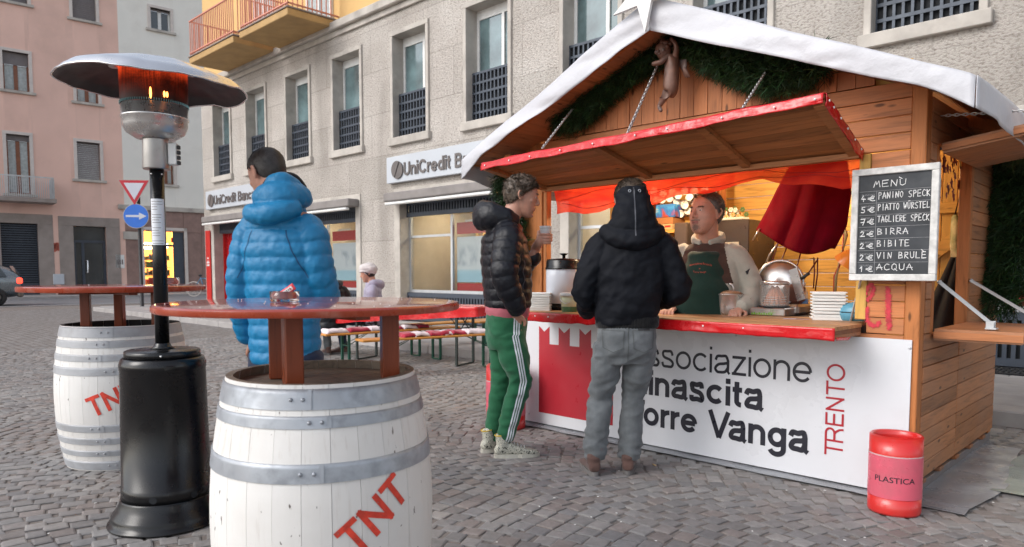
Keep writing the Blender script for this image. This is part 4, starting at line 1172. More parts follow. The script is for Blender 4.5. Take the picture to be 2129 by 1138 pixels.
def strut(a, b):
    t = MB(); d = Vector((0, .013, 0)); t.bar(Vector(a)+d, Vector(b)+d, .004, .014).bar(Vector(a)-d, Vector(b)-d, .004, .014)
    t.box((b[0]-.02, b[1]-.03, b[2]-.03), (b[0]+.03, b[1]+.03, b[2]-.022)).box((b[0]-.018, b[1]-.022, b[2]-.03), (b[0]+.018, b[1]-.018, b[2]+.012)).box((b[0]-.018, b[1]+.018, b[2]-.03), (b[0]+.018, b[1]+.022, b[2]+.012))
    t.ell(a, (.012, .02, .012), nu=10, nv=6).ell(b, (.012, .024, .012), nu=10, nv=6)
    return t.build('arm', M_['strut'], shelf)
strut((-1.03, 4.34, 1.145), (-.80, 4.40, .93)); strut((-1.03, 5.06, 1.145), (-.70, 5.05, .93))
chain(gx(1958, 241, KX1+.005), (-.44, 4.34, 1.975), nm='chain', parent=flap, r=.0055)
# flap strut seen at the far right edge
mb = MB(); a = Vector((-.50, 5.05, 2.0)); b = Vector((-1.02, 5.05, 1.5))
# the matching flap on the left side
lf = plate('side_flap', 'small raised wooden flap sticking out left of the hut, above the man with the cup', 4.35, 5.2, -3.93, 1.86, -4.42, 1.86, .06, 'flap')
chain((-3.9, 4.4, 2.02), (-4.38, 4.4, 1.87), parent=lf)

# ---------------------------------------------------------------- pine garlands
M_['needle'] = vcol('pine_needles', .6, 60, .1)
def garland(name, label, path, rad, n, L=.07, seed=1, group='pine garlands on the hut', droop=.3, drop=None):
    rg = random.Random(seed); mb = MB(); cols = []
    P = [Vector(p) for p in path]; seg = [(P[i+1]-P[i]).length for i in range(len(P)-1)]; T = sum(seg)
    def along(s):
        s *= T
        for i, l_ in enumerate(seg):
            if s <= l_ or i == len(seg)-1: return P[i].lerp(P[i+1], s/l_), (P[i+1]-P[i]).normalized(), i
            s -= l_
    for k in range(n):          # twigs carrying needles
        c, t, i = along(rg.random())
        d = Vector((rg.gauss(0, 1), rg.gauss(0, 1)-.4, rg.gauss(0, 1)-droop)).normalized()
        r = rad*(rg.random()**.6); c = c+d*r*.7
        tw = (d+t*rg.uniform(-.8, .8)+Vector((0, 0, -droop*.6))).normalized(); tl = rg.uniform(.05, .10)
        if (c+tw*tl).y > KY0-.005 and drop: tw.y = -abs(tw.y)
        g = rg.uniform(.6, 1.25); col = (.020*g, .052*g, .017*g) if rg.random() < .75 else (.035*g, .085*g, .022*g)
        nn_ = 13
        for q in range(nn_):
            b_ = c+tw*tl*(q/nn_)
            e = (tw*.7+Vector((rg.gauss(0, 1), rg.gauss(0, 1), rg.gauss(0, 1))).normalized()*.9).normalized()*L*rg.uniform(.6, 1.1)
            s_ = e.cross(Vector((rg.random(), rg.random(), rg.random()))).normalized()*.0022
            mb.add([b_-s_, b_+s_, b_+e*.55+s_*.9-Vector((0, 0, .003)), b_+e-Vector((0, 0, .008)), b_+e*.55-s_*.9-Vector((0, 0, .003))], [[0, 1, 2, 3, 4]])
            cols.append(tuple(v*rg.uniform(.75, 1.3) for v in col))
    t_ = thing(name, label, 'garland', tuple(P[0]), 0, group)
    o = mb.build('needles', M_['needle'], t_, kind='stuff'); set_tint(o.data, cols)
    m2 = MB(); m2.tube(P, .008, 6); m2.build('wire', M_['blackmat'], t_)
    return t_
gyy = lambda x, y, v=KY0-.06: tuple(gy(x, y, v))
garland('pine_garland', 'dark green pine garland hanging below the left slope of the gable', [gyy(1400, 82), gyy(1340, 112), gyy(1290, 148), gyy(1255, 180), gyy(1228, 212), gyy(1198, 230), gyy(1168, 242)], .125, 2600, seed=2, drop=1)
garland('pine_garland', 'pine garland sagging below the right slope of the gable, right of the cherub', [gyy(1400, 65), gyy(1450, 85), gyy(1500, 118), gyy(1550, 138), gyy(1600, 158), gyy(1635, 150), gyy(1700, 125)], .105, 2000, seed=3, drop=1)
garland('pine_garland', 'bushy pine garland hanging down the left front corner of the hut', [(-3.95, 4.02, 1.98), (-3.93, 4.03, 1.7), (-3.9, 4.03, 1.4), (-3.9, 4.03, 1.15)], .115, 900, seed=5)
garland('pine_garland', 'thick pine garland hanging down the right side wall beside the folded shelf', [(-.93, 5.70, 2.0), (-.93, 5.68, 1.6), (-.93, 5.62, 1.3), (-.95, 5.55, 1.0)], .17, 1700, seed=6)
garland('pine_garland', 'pine sprigs hanging from the right roof slope at the picture edge', [(-.82, 4.95, 1.98), (-.84, 5.3, 1.95), (-.86, 5.7, 1.95)], .07, 260, seed=8)

# ---------------------------------------------------------------- star at the gable top
st_c = gy(1338, -18, RF-.1); R1, R2 = .235, .085
star = thing('star', 'flat white five pointed wooden star fixed to the gable top', 'star', tuple(st_c))
def starpart(name, k):
    mb = MB(); a = pi/2+2*pi*k/5+radians(3)+pi
    pts = [Vector((st_c.x, 0, st_c.z))]
    tip = pts[0]+Vector((cos(a)*R1, 0, sin(a)*R1)); l_ = pts[0]+Vector((cos(a-pi/5)*R2, 0, sin(a-pi/5)*R2)); r_ = pts[0]+Vector((cos(a+pi/5)*R2, 0, sin(a+pi/5)*R2))
    mb.prism([(p.x, st_c.y, p.z) for p in (pts[0], l_, tip, r_)], (0, .022, 0)); mb.build(name, M_['whitepaint'], star)
for k in range(5): starpart('star_ray', k)

# ---------------------------------------------------------------- menu board
MY = 3.985
c4 = [gy(1768, 585, MY), gy(1949, 583, MY), gy(1950, 340, MY), gy(1768, 352, MY)]
mx0 = (c4[0].x+c4[3].x)/2; mx1 = (c4[1].x+c4[2].x)/2; mz0 = (c4[0].z+c4[1].z)/2; mz1 = (c4[2].z+c4[3].z)/2
menu = thing('menu_board', 'chalkboard menu in a whitewashed frame hung on the right front post of the hut', 'menu board', (mx0, MY, mz0))
fw_ = .034
for a, b in (((mx0, mz0), (mx1, mz0+fw_)), ((mx0, mz1-fw_), (mx1, mz1)), ((mx0, mz0+fw_+.0005), (mx0+fw_, mz1-fw_-.0005)), ((mx1-fw_, mz0+fw_+.0005), (mx1, mz1-fw_-.0005))):
    MB().box((a[0], MY, a[1]), (b[0], MY+.03, b[1]), .003).build('frame', M_['chalkframe'], menu)
MB().box((mx0+fw_-.003, MY+.012, mz0+fw_-.003), (mx1-fw_+.003, MY+.02, mz1-fw_+.003)).build('slate', M_['slate'], menu)
SY = MY+.0105
sx0, sx1, sz0, sz1 = mx0+fw_, mx1-fw_, mz0+fw_, mz1-fw_
SF = {   # strokes on a unit cell, x 0..1, y 0..1
 'A': [[(0, 0), (.5, 1), (1, 0)], [(-.05, .35), (1.05, .38)]], 'B': [[(.05, 0), (.05, 1), (.7, .9), (.75, .65), (.05, .5), (.85, .4), (.9, .12), (0, 0)]],
 'C': [[(.95, .85), (.5, 1), (.08, .6), (.15, .15), (.55, 0), (1, .12)]], 'E': [[(.95, 1), (.05, .97), (.05, 0), (1, .04)], [(.05, .5), (.8, .52)]],
 'G': [[(.9, .9), (.4, 1), (.05, .55), (.2, .05), (.7, 0), (.95, .45), (.5, .45)]], 'I': [[(.5, 0), (.45, 1)]], 'K': [[(.1, 0), (.1, 1)], [(.9, .95), (.15, .5), (1, -.05)]],
 'L': [[(.1, 1), (.05, 0), (.95, .05)]], 'M': [[(0, 0), (.3, 1), (.5, .4), (.8, 1), (1, 0)]], 'N': [[(.05, 0), (.1, 1), (.85, 0), (.95, 1)]],
 'O': [[(.5, 1), (.1, .7), (.1, .25), (.5, 0), (.9, .3), (.88, .75), (.5, 1)]], 'P': [[(.1, -.05), (.1, 1), (.75, .95), (.85, .65), (.15, .45)]],
 'Q': [[(.5, 1), (.08, .7), (.1, .2), (.5, 0), (.9, .3), (.85, .8), (.5, 1)], [(.6, .25), (1.05, -.1)]], 'R': [[(.08, 0), (.1, 1), (.8, .9), (.8, .6), (.1, .48), (.95, 0)]],
 'S': [[(.95, .9), (.5, 1), (.1, .8), (.3, .52), (.8, .4), (.85, .1), (.4, 0), (.02, .1)]], 'T': [[(-.05, 1), (1.05, .98)], [(.5, 1), (.45, 0)]],
 'U': [[(.05, 1), (.1, .2), (.45, 0), (.85, .2), (.92, 1)]], 'V': [[(0, 1), (.5, 0), (1, 1)]], 'W': [[(0, 1), (.25, 0), (.5, .7), (.75, 0), (1, 1)]],
 '1': [[(.2, .6), (.6, 1), (.55, 0)], ], '2': [[(.1, .75), (.4, 1), (.8, .8), (.6, .45), (.05, .02), (.95, .05)]], '4': [[(.5, 1), (.05, .4), (.95, .38)], [(.6, .6), (.5, -.05)]],
 '5': [[(.9, 1), (.25, .97), (.2, .6), (.75, .55), (.85, .2), (.5, 0), (.1, .08)]], '7': [[(.05, .95), (.95, .98), (.5, -.15)], [(.1, .4), (.85, .45)]],
 'e': [[(.95, .9), (.55, 1), (.15, .6), (.2, .2), (.6, 0), (1, .08)], [(-.15, .62), (.85, .66)], [(-.15, .4), (.8, .42)]],
 '`': [[(-.1, 1.35), (.35, 1.05)]], ':': [[(.25, 1.25), (.3, 1.18)], [(.7, 1.27), (.74, 1.2)]], }
crg = random.Random(12)
def chalk(s, u0, v0, u1, h, w=.0036, mb=None):
    """u, v in fractions of the slate"""
    own = mb is None; mb = mb or MB()
    W, H = sx1-sx0, sz1-sz0
    n = sum(1 for c in s if c not in '`:'); cw = (u1-u0)/n; i = 0
    for c in s:
        if c == ' ': i += 1; continue
        base = i if c not in '`:' else i-1
        for st_ in SF[c]:
            P = []
            for (a, b) in st_:
                P.append(Vector((sx0+W*(u0+(base+.1+a*.74)*cw)+crg.uniform(-.0008, .0008), SY, sz0+H*(v0+b*h)+crg.uniform(-.001, .001))))
            for k in range(len(P)-1):
                d = P[k+1]-P[k]
                mb.bar(P[k]-d.normalized()*w*.3, P[k+1]+d.normalized()*w*.3, .0006, w*crg.uniform(.75, 1.15), up=d.cross(Vector((0, 1, 0))))
        if c not in '`:': i += 1
    if own: mb.build('chalk_writing', M_['chalk'], menu)
chalk('MENU`', .20, .875, .68, .062)
rows = [('4', 'PANINO SPECK', .745, .99), ('5', 'PIATTO WU:RSTEL', .63, .99), ('7', 'TAGLIERE SPECK', .51, .99), ('2', 'BIRRA', .385, .72), ('2', 'BIBITE', .265, .74), ('2', 'VIN BRULE`', .145, .97), ('1', 'ACQUA', .03, .80)]
days = ['SUNDAY', 'MONDAY', 'TUESDAY', 'WEDNESDAY', 'THURSDAY', 'FRIDAY', 'SATURDAY']
W, H = sx1-sx0, sz1-sz0
mb = MB()
for i in range(7): z = sz0+H*(.835-i*.1195); mb.box((sx0+.003, SY+.0005, z), (sx1-.003, SY+.0012, z+.0016))
mb.box((sx0+W*.255, SY+.0005, sz0), (sx0+W*.255+.0018, SY+.0013, sz0+H*.835)); mb.build('printed_grid', M_['print'], menu)
for (p, s, v, ue) in rows:
    chalk(p, .03, v-.004, .12, .055, .0042); chalk('e', .14, v-.004, .25, .05, .004); chalk(s, .28, v+.012, ue, .062, .0034)
mb = MB()
for d, (p, s, v, ue) in zip(days, rows): text_mb(mb, d, (sx0+W*.045, SY+.0008, sz0+H*(v+.048)), (1, 0, 0), (0, 0, 1), .009, W*.19, depth=0, nrm=(0, -1, 0))
mb.build('printed_days', M_['print'], menu)
MB().bar(gy(1795, 560, 4.02), (gz(1768, 668, CZ)), .008, .014).build('arm', M_['strut'], menu)

# ---------------------------------------------------------------- cherub
def skin_fig(name, mat, verts, edges, rad, parent, sub=2):
    me = bpy.data.meshes.new(name); inv = wm(parent).inverted(); me.from_pydata([tuple(inv @ Vector(v)) for v in verts], edges, []); me.materials.append(mat)
    o = bpy.data.objects.new(name, me); S.collection.objects.link(o); o.parent = parent; WM[o.name] = wm(parent)
    o.modifiers.new('skin', 'SKIN'); sv = me.skin_vertices[0].data
    for i, r in enumerate(rad): sv[i].radius = (r, r) if not isinstance(r, tuple) else r
    sv[0].use_root = True
    m = o.modifiers.new('sub', 'SUBSURF'); m.levels = sub; m.render_levels = sub
    dg = bpy.context.evaluated_depsgraph_get(); dg.update(); nm = bpy.data.meshes.new_from_object(o.evaluated_get(dg)); nm.name = name
    o.modifiers.clear(); o.data = nm
    for p in nm.polygons: p.use_smooth = True
    return o
CH = M_['cherub'] = pm('painted_plaster_bronze', (.19, .10, .072), .45, metal=.15, var=.35, vs=14, bs=50, bst=.3, dirt=(.13, .14, .15), dirtamt=.8, ds=9)
che = thing('cherub_figure', 'small brown winged cherub figure hanging on the gable boards with one arm raised', 'figure', tuple(gy(1385, 170, 3.93)))
q = lambda x, y, d=0.0: tuple(gy(x, y, 3.93-d))
V = [q(1396, 175), q(1398, 152), q(1398, 128), q(1390, 117), q(1381, 108, .02), q(1378, 100, .03), q(1404, 118), q(1407, 102, .02), q(1404, 90, .03), q(1393, 78, .04), q(1388, 117, .03), q(1374, 130, .06), q(1354, 134, .08), q(1388, 188, .01), q(1379, 207, .02), q(1370, 222, .02), q(1375, 232, .05), q(1402, 190, -.0), q(1394, 205, -.01), q(1378, 172, .06)]
Eg = [(0, 1), (1, 2), (2, 3), (3, 4), (4, 5), (2, 6), (6, 7), (7, 8), (8, 9), (2, 10), (10, 11), (11, 12), (0, 13), (13, 14), (14, 15), (15, 16), (0, 17), (17, 18)]
R_ = [.043, .043, .041, .024, .045, .05, .024, .018, .014, .012, .024, .018, .016, .036, .024, .014, .012, .034, .022, .02]
V = V[:19]; R_ = R_[:19]
skin_fig('body', CH, V, Eg, R_, che)
mb = MB(); hc = Vector(q(1380, 106, .03)); mb.ell(hc, (.047, .05, .055), nu=20, nv=14)
rg = random.Random(3)
for i in range(26):
    a = rg.uniform(0, 2*pi); b = rg.uniform(-.1, 1.3); mb.ell(hc+Vector((cos(a)*cos(b)*.046, sin(a)*cos(b)*.046+.014, sin(b)*.05+.012)), (.016,)*3, nu=8, nv=6)
mb.build('curls', CH, che)
mb = MB(); hf = hc+Vector((-.004, -.046, -.010))
mb.ell(hf+Vector((0, -.006, -.002)), (.007, .012, .008), nu=8, nv=6).ell(hf+Vector((0, -.001, -.018)), (.012, .006, .004), nu=8, nv=6).ell(hf+Vector((-.024, .006, .0)), (.014, .01, .014), nu=8, nv=6).ell(hf+Vector((.024, .006, .0)), (.014, .01, .014), nu=8, nv=6)
mb.build('face', CH, che)
mb = MB(); wb = Vector(q(1408, 126, -.02))
for k in range(6):
    a = radians(-55-k*9); L = .14-.012*k; mb.tube([wb+Vector((.01*k, .012, 0)), wb+Vector((.01*k+cos(a)*L*.5, .02, sin(a)*L*.5)), wb+Vector((.01*k+cos(a)*L, .015, sin(a)*L))], [.012, .016, .004], 8, flat=.5)
mb.build('wing', CH, che)
# ================================================================== INSIDE THE HUT AND ON THE COUNTER
lampm = glow('warm_bulb', (1.0, .66, .30), 60)
def bulb(loc, energy, label, size=.06):
    t = thing('hanging_lamp', label, 'lamp', loc, 0, 'lamps inside the hut')
    x, y, z = loc
    MB().ell((x, y, z), (.03, .03, .038), nu=12, nv=8).build('bulb', lampm, t)
    MB().lathe([(.018, .035), (.016, .075), (.004, .09)], (x, y, z), 12).build('socket', M_['blackmat'], t)
    MB().tube([(x, y, z+.09), (x, y, roofz(x)-.03)], .004, 6).build('cable', M_['blackmat'], t)
    l = bpy.data.lights.new('bulb_light', 'POINT'); l.energy = energy*.8; l.color = (1, .76, .48); l.shadow_soft_size = size
    lo = bpy.data.objects.new('bulb_light', l); S.collection.objects.link(lo); lo.parent = t; lo.location = (0, 0, -.06)
bulb((-2.95, 4.75, 2.02), 34, 'bare warm bulb hanging behind the red gauze at the left of the hut')
bulb((-2.15, 5.55, 2.0), 16, 'bare warm bulb hanging behind the red gauze at the right of the hut')

# red gauze under the opening
def gauze_mat():
    m, n, l, b = _new('red_gauze'); co = tc(n, l)
    f = nz(n, l, tc(n, l, (1, 1, 3)), 5, 5)
    c = ramp(n, l, f, [(.3, (.55, .02, .02)), (.7, (.80, .07, .03))]); l.new(c, b.inputs['Base Color']); b.inputs['Roughness'].default_value = .8
    tr = n.new('ShaderNodeBsdfTranslucent'); l.new(c, tr.inputs[0]); mx = n.new('ShaderNodeMixShader'); mx.inputs[0].default_value = .6
    tp = n.new('ShaderNodeBsdfTransparent'); tp.inputs[0].default_value = (1, .45, .35, 1); m2 = n.new('ShaderNodeMixShader'); m2.inputs[0].default_value = .24
    l.new(b.outputs[0], mx.inputs[1]); l.new(tr.outputs[0], mx.inputs[2]); l.new(mx.outputs[0], m2.inputs[1]); l.new(tp.outputs[0], m2.inputs[2])
    l.new(m2.outputs[0], n['Material Output'].inputs[0]); return m
M_['gauze'] = gauze_mat()
gz_t = thing('red_gauze', 'red gauze cloth draped along the top of the hut opening', 'cloth', (-2.5, 4.2, 1.8))
def gf(u, v):
    x = OX0+.02+u*2.30; zt = 1.845
    lo_ = [(0, 1.645), (.12, 1.635), (.25, 1.66), (.35, 1.67), (.5, 1.70), (.62, 1.735), (.72, 1.765), (.85, 1.70), (.93, 1.66), (1, 1.70)]
    for (a, za), (b, zb) in zip(lo_, lo_[1:]):
        if a <= u <= b+1e-9: zl = za+(zb-za)*(u-a)/(b-a); break
    zl += .012*sin(u*30)
    n1 = noise.noise(Vector((u*5, v*1.5, 1)))
    return (x, KY0+.085+.05*n1+.03*sin(u*18+v*2)+.03*v, zt+(zl-zt)*v+.006*noise.noise(Vector((u*24, v*6, 0))))
MB().grid(gf, 130, 14).build('cloth', M_['gauze'], gz_t)
mb = MB()
for i in (1, 3):   # gathered folds and seams
    pts = [Vector(gf(u/40, .25+.16*i+.12*sin(u*.35+i*1.7)))+Vector((0, -.006, 0)) for u in range(1, 40)]
    mb.tube(pts, .0022, 5)
mb.build('fold', pm('dark_red_fold', (.34, .012, .01), .8), gz_t)

# dark red cloth (folded parasol) hanging behind, with its ribs
cl = thing('folded_parasol', 'wine red folded parasol cloth hanging inside the hut above the counter, right', 'parasol', tuple(gy(1660, 440, 5.0)))
PYY = 4.95
out = [(1637, 345), (1612, 395), (1575, 475), (1600, 492), (1640, 508), (1665, 525), (1697, 538), (1730, 522), (1752, 470), (1762, 400), (1757, 345)]
top = [(1637, 345), (1660, 340), (1690, 338), (1720, 338), (1757, 340)]
def pf(u, v):
    xa = [1640, 1605, 1574][0]; 
    def lerp(a, b, t): return a+(b-a)*t
    left = [(1648, 335), (1618, 390), (1596, 435), (1573, 478)]; right = [(1762, 335), (1770, 400), (1760, 470), (1735, 518)]
    k = min(2, int(v*3)); t = v*3-k
    L = (lerp(left[k][0], left[k+1][0], t), lerp(left[k][1], left[k+1][1], t)); R = (lerp(right[k][0], right[k+1][0], t), lerp(right[k][1], right[k+1][1], t))
    x = lerp(L[0], R[0], u); y = lerp(L[1], R[1], u)+v**3*38*sin(pi*min(1, u*1.05))*(.4+.6*u)
    d = .16*sin(pi*u)*(.3+.7*v)+.05*abs(sin(u*pi*3))*v
    return gy(x, y, PYY-d)
M_['wine'] = pm('wine_cloth', (.15, .002, .010), .9, var=.2, vs=6, bs=120, bst=.2, spec=.08)
mb = MB(); mb.grid(pf, 36, 24); o = mb.build('canopy', M_['wine'], cl); sm = o.modifiers.new('s', 'SOLIDIFY'); sm.thickness = .004
mb = MB()
for a, b in (((1640, 505), (1600, 590)), ((1665, 525), (1640, 600)), ((1692, 536), (1691, 600)), ((1700, 536), (1695, 605)), ((1700, 540), (1655, 600)), ((1620, 495), (1598, 560))): mb.tube([gy(*a, PYY), gy((a[0]+b[0])/2+2, (a[1]+b[1])/2, PYY-.02), gy(*b, PYY-.03)], .005, 6)
mb.build('rib', pm('dark_red_rib', (.14, .015, .015), .4), cl)
MB().tube([gy(1622, 500, PYY-.1), gy(1600, 530, PYY-.1), gy(1588, 560, PYY-.1)], .007, 8).build('rod', M_['inox'], cl)
MB().tube([gy(1580, 475, PYY-.05), gy(1565, 500, PYY-.05)], .006, 8).build('rod', M_['inox'], cl)

# hoses on the back wall
hz_ = thing('hose_bundle', 'pale hoses hanging down the inner wall beside the menu board', 'hose', tuple(gy(1745, 480, 5.6)))
M_['hose'] = pm('beige_hose', (.42, .36, .2), .45)
for k in range(3): MB().tube([gy(1738+k*4, 440, 5.5), gy(1755+k*3, 490, 5.45), gy(1750-k*2, 540, 5.4), gy(1735+k*2, 575, 5.4), gy(1734, 640, 5.4)], .008, 8).build('hose', M_['hose'] if k else M_['crimson'], hz_)
ol = thing('clamp_lamp', 'orange clamp lamp shade peeping out left of the menu board', 'lamp', tuple(gy(1760, 535, 4.5)))
c = gy(1765, 538, 4.5); M = Matrix.Translation(c) @ Matrix.Rotation(radians(40), 4, 'Y')
MB().lathe([(.015, .06), (.035, .045), (.06, 0), (.07, -.04)], (0, 0, 0), 20, cap=False, M=M).build('shade', pm('orange_enamel', (.75, .22, .03), .3), ol)
MB().lathe([(.0, .03), (.033, .04), (.055, .0), (.065, -.038)], (0, 0, 0), 20, cap=False, M=M).build('inner_shade', M_['whitepaint'], ol)

def item(name, label, cat, px, py, z=CZ, group=None):
    p = gz(px, py, z); return thing(name, label, cat, (p.x, p.y, z), 0, group), p
# drink urn
t, p = item('drink_urn', 'tall white hot drink urn with glossy black lid on the left of the counter', 'urn', 1172, 634)
p = Vector((-3.416, 4.05, CZ)); t.location = p; WM[t.name] = Matrix.Translation(p)
x, y = p.x, p.y; R = .132
MB().lathe([(R*.93, 0), (R*.93, .05)], (x, y, CZ), 40).build('base', M_['black'], t)
MB().lathe([(R, .05), (R*1.0, .30), (R*.995, .302)], (x, y, CZ), 48).build('body', pm('white_enamel', (.62, .65, .72), .22, var=.03, coat=.3), t)
MB().lathe([(R*1.06, .30), (R*1.06, .308), (R*1.0, .314), (R*.985, .36), (R*.93, .372), (R*.2, .38), (.0, .38)], (x, y, CZ), 48).build('lid', M_['black'], t)
MB().lathe([(.012, .38), (.012, .40), (.032, .412), (.034, .416), (0, .418)], (x, y, CZ), 20).build('knob', M_['black'], t)
# bucket
p = Vector((-3.20, 3.86, CZ)); t = thing('mustard_bucket', 'cream plastic bucket with white lid and printed label standing before the urn', 'bucket', (p.x, p.y, CZ))
x, y = p.x, p.y
MB().lathe([(.055, 0), (.066, .115)], (x, y, CZ), 32).build('body', pm('cream_plastic', (.60, .58, .36), .35, var=.04), t)
MB().lathe([(.0555, .002), (.0585, .022), (.0600, .038)], (x, y, CZ), 32, cap=False).build('green_band', pm('green_print', (.07, .15, .06), .4, var=.4, vs=20), t)
MB().lathe([(.071, .11), (.071, .128), (.066, .133), (0, .134)], (x, y, CZ), 32).build('lid', M_['whitepaint'], t)
mb = MB(); 
for k, (w_, z_) in enumerate(((.04, .075), (.034, .062), (.034, .050))): mb.lathe([(.0625, z_), (.0632, z_+.009)], (x, y, CZ), 10, cap=False, a0=-pi/2-.7-w_*6, a1=-pi/2-.7+w_*6)
mb.build('print', M_['shutter'], t)
MB().tube([(x-.06, y-.03, CZ+.11), (x-.03, y-.068, CZ+.085), (x+.02, y-.073, CZ+.06), (x+.05, y-.055, CZ+.07)], .003, 6).build('handle', M_['whitepaint'], t)

# stacks of white crate-like racks
def rack_stack(px, py, n, label, W, Dp, h, rot, lastbox=True):
    p = gz(px, py, CZ) if px > 1500 else Vector((-3.48, 3.87, CZ)); t = thing('rack_stack', label, 'stack', (p.x, p.y, CZ), rot, 'stacks of white wooden trays')
    r = random.Random(px)
    for i in range(n):
        z = i*h; a = r.uniform(-.03, .03); M = Matrix.Rotation(a, 4, 'Z') @ Matrix.Translation((r.uniform(-.003, .003), r.uniform(-.003, .003), z))
        mb = MB()
        hh = h*.55 if i else h*.95
        mb.box((-W/2, -Dp/2, 0), (W/2, -Dp/2+.012, hh), .001, M).box((-W/2, Dp/2-.012, 0), (W/2, Dp/2, hh), .001, M).box((-W/2, -Dp/2+.0125, 0), (-W/2+.012, Dp/2-.0125, hh), .001, M).box((W/2-.012, -Dp/2+.0125, 0), (W/2, Dp/2-.0125, hh), .001, M)
        for yy in (-Dp/2+.012, Dp/2-.012): mb.box((-W/2-.012, yy-.006, h*.45), (W/2+.012, yy+.006, h*.85), .002, M)
        mb.box((-W/2+.013, -Dp/2+.013, .002), (W/2-.013, Dp/2-.013, .006), 0, M)
        mb.build('tray', M_['whitepaint'], t, local=True)
    return t
rack_stack(1722, 665, 9, 'stack of white wooden trays on the right end of the counter', .175, .12, .0185, radians(24))
rack_stack(1124, 638, 8, 'stack of white wooden trays on the left end of the counter, before the urn', .15, .12, .0165, radians(30))

# stock pot
p = gz(1516, 655, CZ)+Vector((-.03, .06, 0)); x, y = p.x, p.y
t = thing('cooking_pot', 'stainless steel pot with glass lid on the counter in front of the stallholder', 'pot', (x, y, CZ))
R = .088
MB().lathe([(R*.9, 0), (R*.97, .012), (R, .05), (R*1.02, .128), (R*1.07, .132), (R*1.07, .136), (R*1.0, .136)], (x, y, CZ), 48).build('body', M_['inox'], t)
MB().lathe([(R*1.0, .137), (R*.7, .152), (R*.3, .160), (0, .162)], (x, y, CZ), 40).build('lid', pm('brown_glass_lid', (.36, .19, .10), .12, var=.2, coat=.5), t)
MB().tube([(x-.028, y, CZ+.158)]+[(x-.028*cos(pi*k/8), y, CZ+.16+.042*sin(pi*k/8)) for k in range(1, 8)]+[(x+.028, y, CZ+.158)], .006, 8).build('lid_handle', M_['inox'], t)
for s in (-1, 1): 
    d = Vector((cos(radians(20))*s, sin(radians(20))*s, 0)); q_ = Vector((-d.y, d.x, 0)); b0 = Vector((x, y, CZ+.098))
    MB().tube([b0+d*R*.98+q_*.03, b0+d*(R+.045)+q_*.026+Vector((0, 0, .005)), b0+d*(R+.045)-q_*.026+Vector((0, 0, .005)), b0+d*R*.98-q_*.03], .006, 8).build('side_handle', M_['inox'], t)

# sausage warmer: steel base, glass drum, lid, sausages
p = gz(1605, 658, CZ)+Vector((-.02, .09, 0)); x, y = p.x, p.y
t = thing('sausage_warmer', 'glass drum sausage warmer on a steel base beside the pot', 'warmer', (x, y, CZ))
MB().box((x-.13, y-.09, CZ+.002), (x+.10, y+.11, CZ+.052), .006).build('base', M_['brushed'], t)
MB().box((x-.128, y-.0925, CZ+.006), (x+.05, y-.0905, CZ+.048), .001).build('front_plate', M_['brushed'], t)
mb = MB()
for k in range(9): mb.box((x-.115+k*.016, y-.0945, CZ+.008), (x-.106+k*.016, y-.093, CZ+.019+.004*(k % 2)))
mb.box((x+.012, y-.0945, CZ+.006), (x+.014, y-.093, CZ+.046)).box((x+.026, y-.0945, CZ+.006), (x+.028, y-.093, CZ+.046)).box((x-.0, y-.0945, CZ+.022), (x+.045, y-.093, CZ+.024))
mb.build('front_print', pm('green_yellow_print', (.18, .42, .03), .4), t)
R = .088
MB().lathe([(R*1.04, .053), (R*1.04, .062), (R, .064)], (x-.005, y, CZ), 40).build('foot_ring', M_['blackmat'], t)
MB().lathe([(R, .062), (R, .20)], (x-.005, y, CZ), 40, cap=False).build('glass_drum', glass('warmer_glass', (.75, .72, .68), .05, .28, .7), t)
MB().lathe([(R*1.03, .198), (R*1.03, .214), (R*.96, .221), (0, .223)], (x-.005, y, CZ), 40).build('lid', M_['inox'], t)
r = random.Random(8); sau = pm('sausage', (.55, .20, .10), .35, var=.15)
for k in range(13):
    a = 2*pi*k/13; b0 = Vector((x-.005+cos(a)*.062, y+sin(a)*.062, CZ+.068)); b1 = Vector((x-.005+cos(a+.5)*.014, y+sin(a+.5)*.014, CZ+.16+r.uniform(-.01, .025)))
    MB().tube([b0, b0.lerp(b1, .5)+Vector((cos(a)*.008, sin(a)*.008, .004)), b1, b1+Vector((0, 0, .008))], [.0105, .0115, .0105, .004], 8).build('sausage', sau, t)
mb = MB()
for z in (.075, .09, .105, .12): mb.tube([(x-.005+.07*cos(2*pi*k/20), y+.07*sin(2*pi*k/20), CZ+z) for k in range(21)], .0016, 5, cap=False)
mb.build('wire_rack', M_['inox'], t)
# slicer / fan behind
p = Vector((-2.02, 4.62, CZ)); t = thing('meat_slicer', 'steel meat slicer with round blade behind the sausage warmer', 'slicer', tuple(p))
x, y = p.x, p.y
MB().box((x-.16, y-.1, CZ-.0+.003), (x+.16, y+.14, CZ+.07), .015).build('base', M_['brushed'], t)
M = Matrix.Translation((x-.02, y+.02, CZ+.21)) @ Matrix.Rotation(radians(80), 4, 'X') @ Matrix.Rotation(radians(12), 4, 'Y')
MB().lathe([(.0, -.008), (.135, -.008), (.14, 0), (.135, .008), (.05, .012), (0, .012)], (0, 0, 0), 48, M=M).build('blade', M_['brushed'], t)
MB().lathe([(.145, -.012), (.155, -.012), (.155, .012), (.145, .012)], (0, 0, 0), 48, cap=False, M=M).build('blade_guard', M_['inox'], t)
MB().bar((x+.10, y-.05, CZ+.30), (x+.165, y-.06, CZ+.10), .012, .06).build('carriage', M_['inox'], t)
MB().box((x+.0, y-.0, CZ+.07), (x+.13, y+.1, CZ+.20), .02).build('motor', pm('brown_housing', (.16, .07, .05), .4), t)
MB().tube([(x+.12, y-.02, CZ+.22), (x+.2, y-.05, CZ+.27)], .011, 8).build('grip', M_['blackmat'], t)
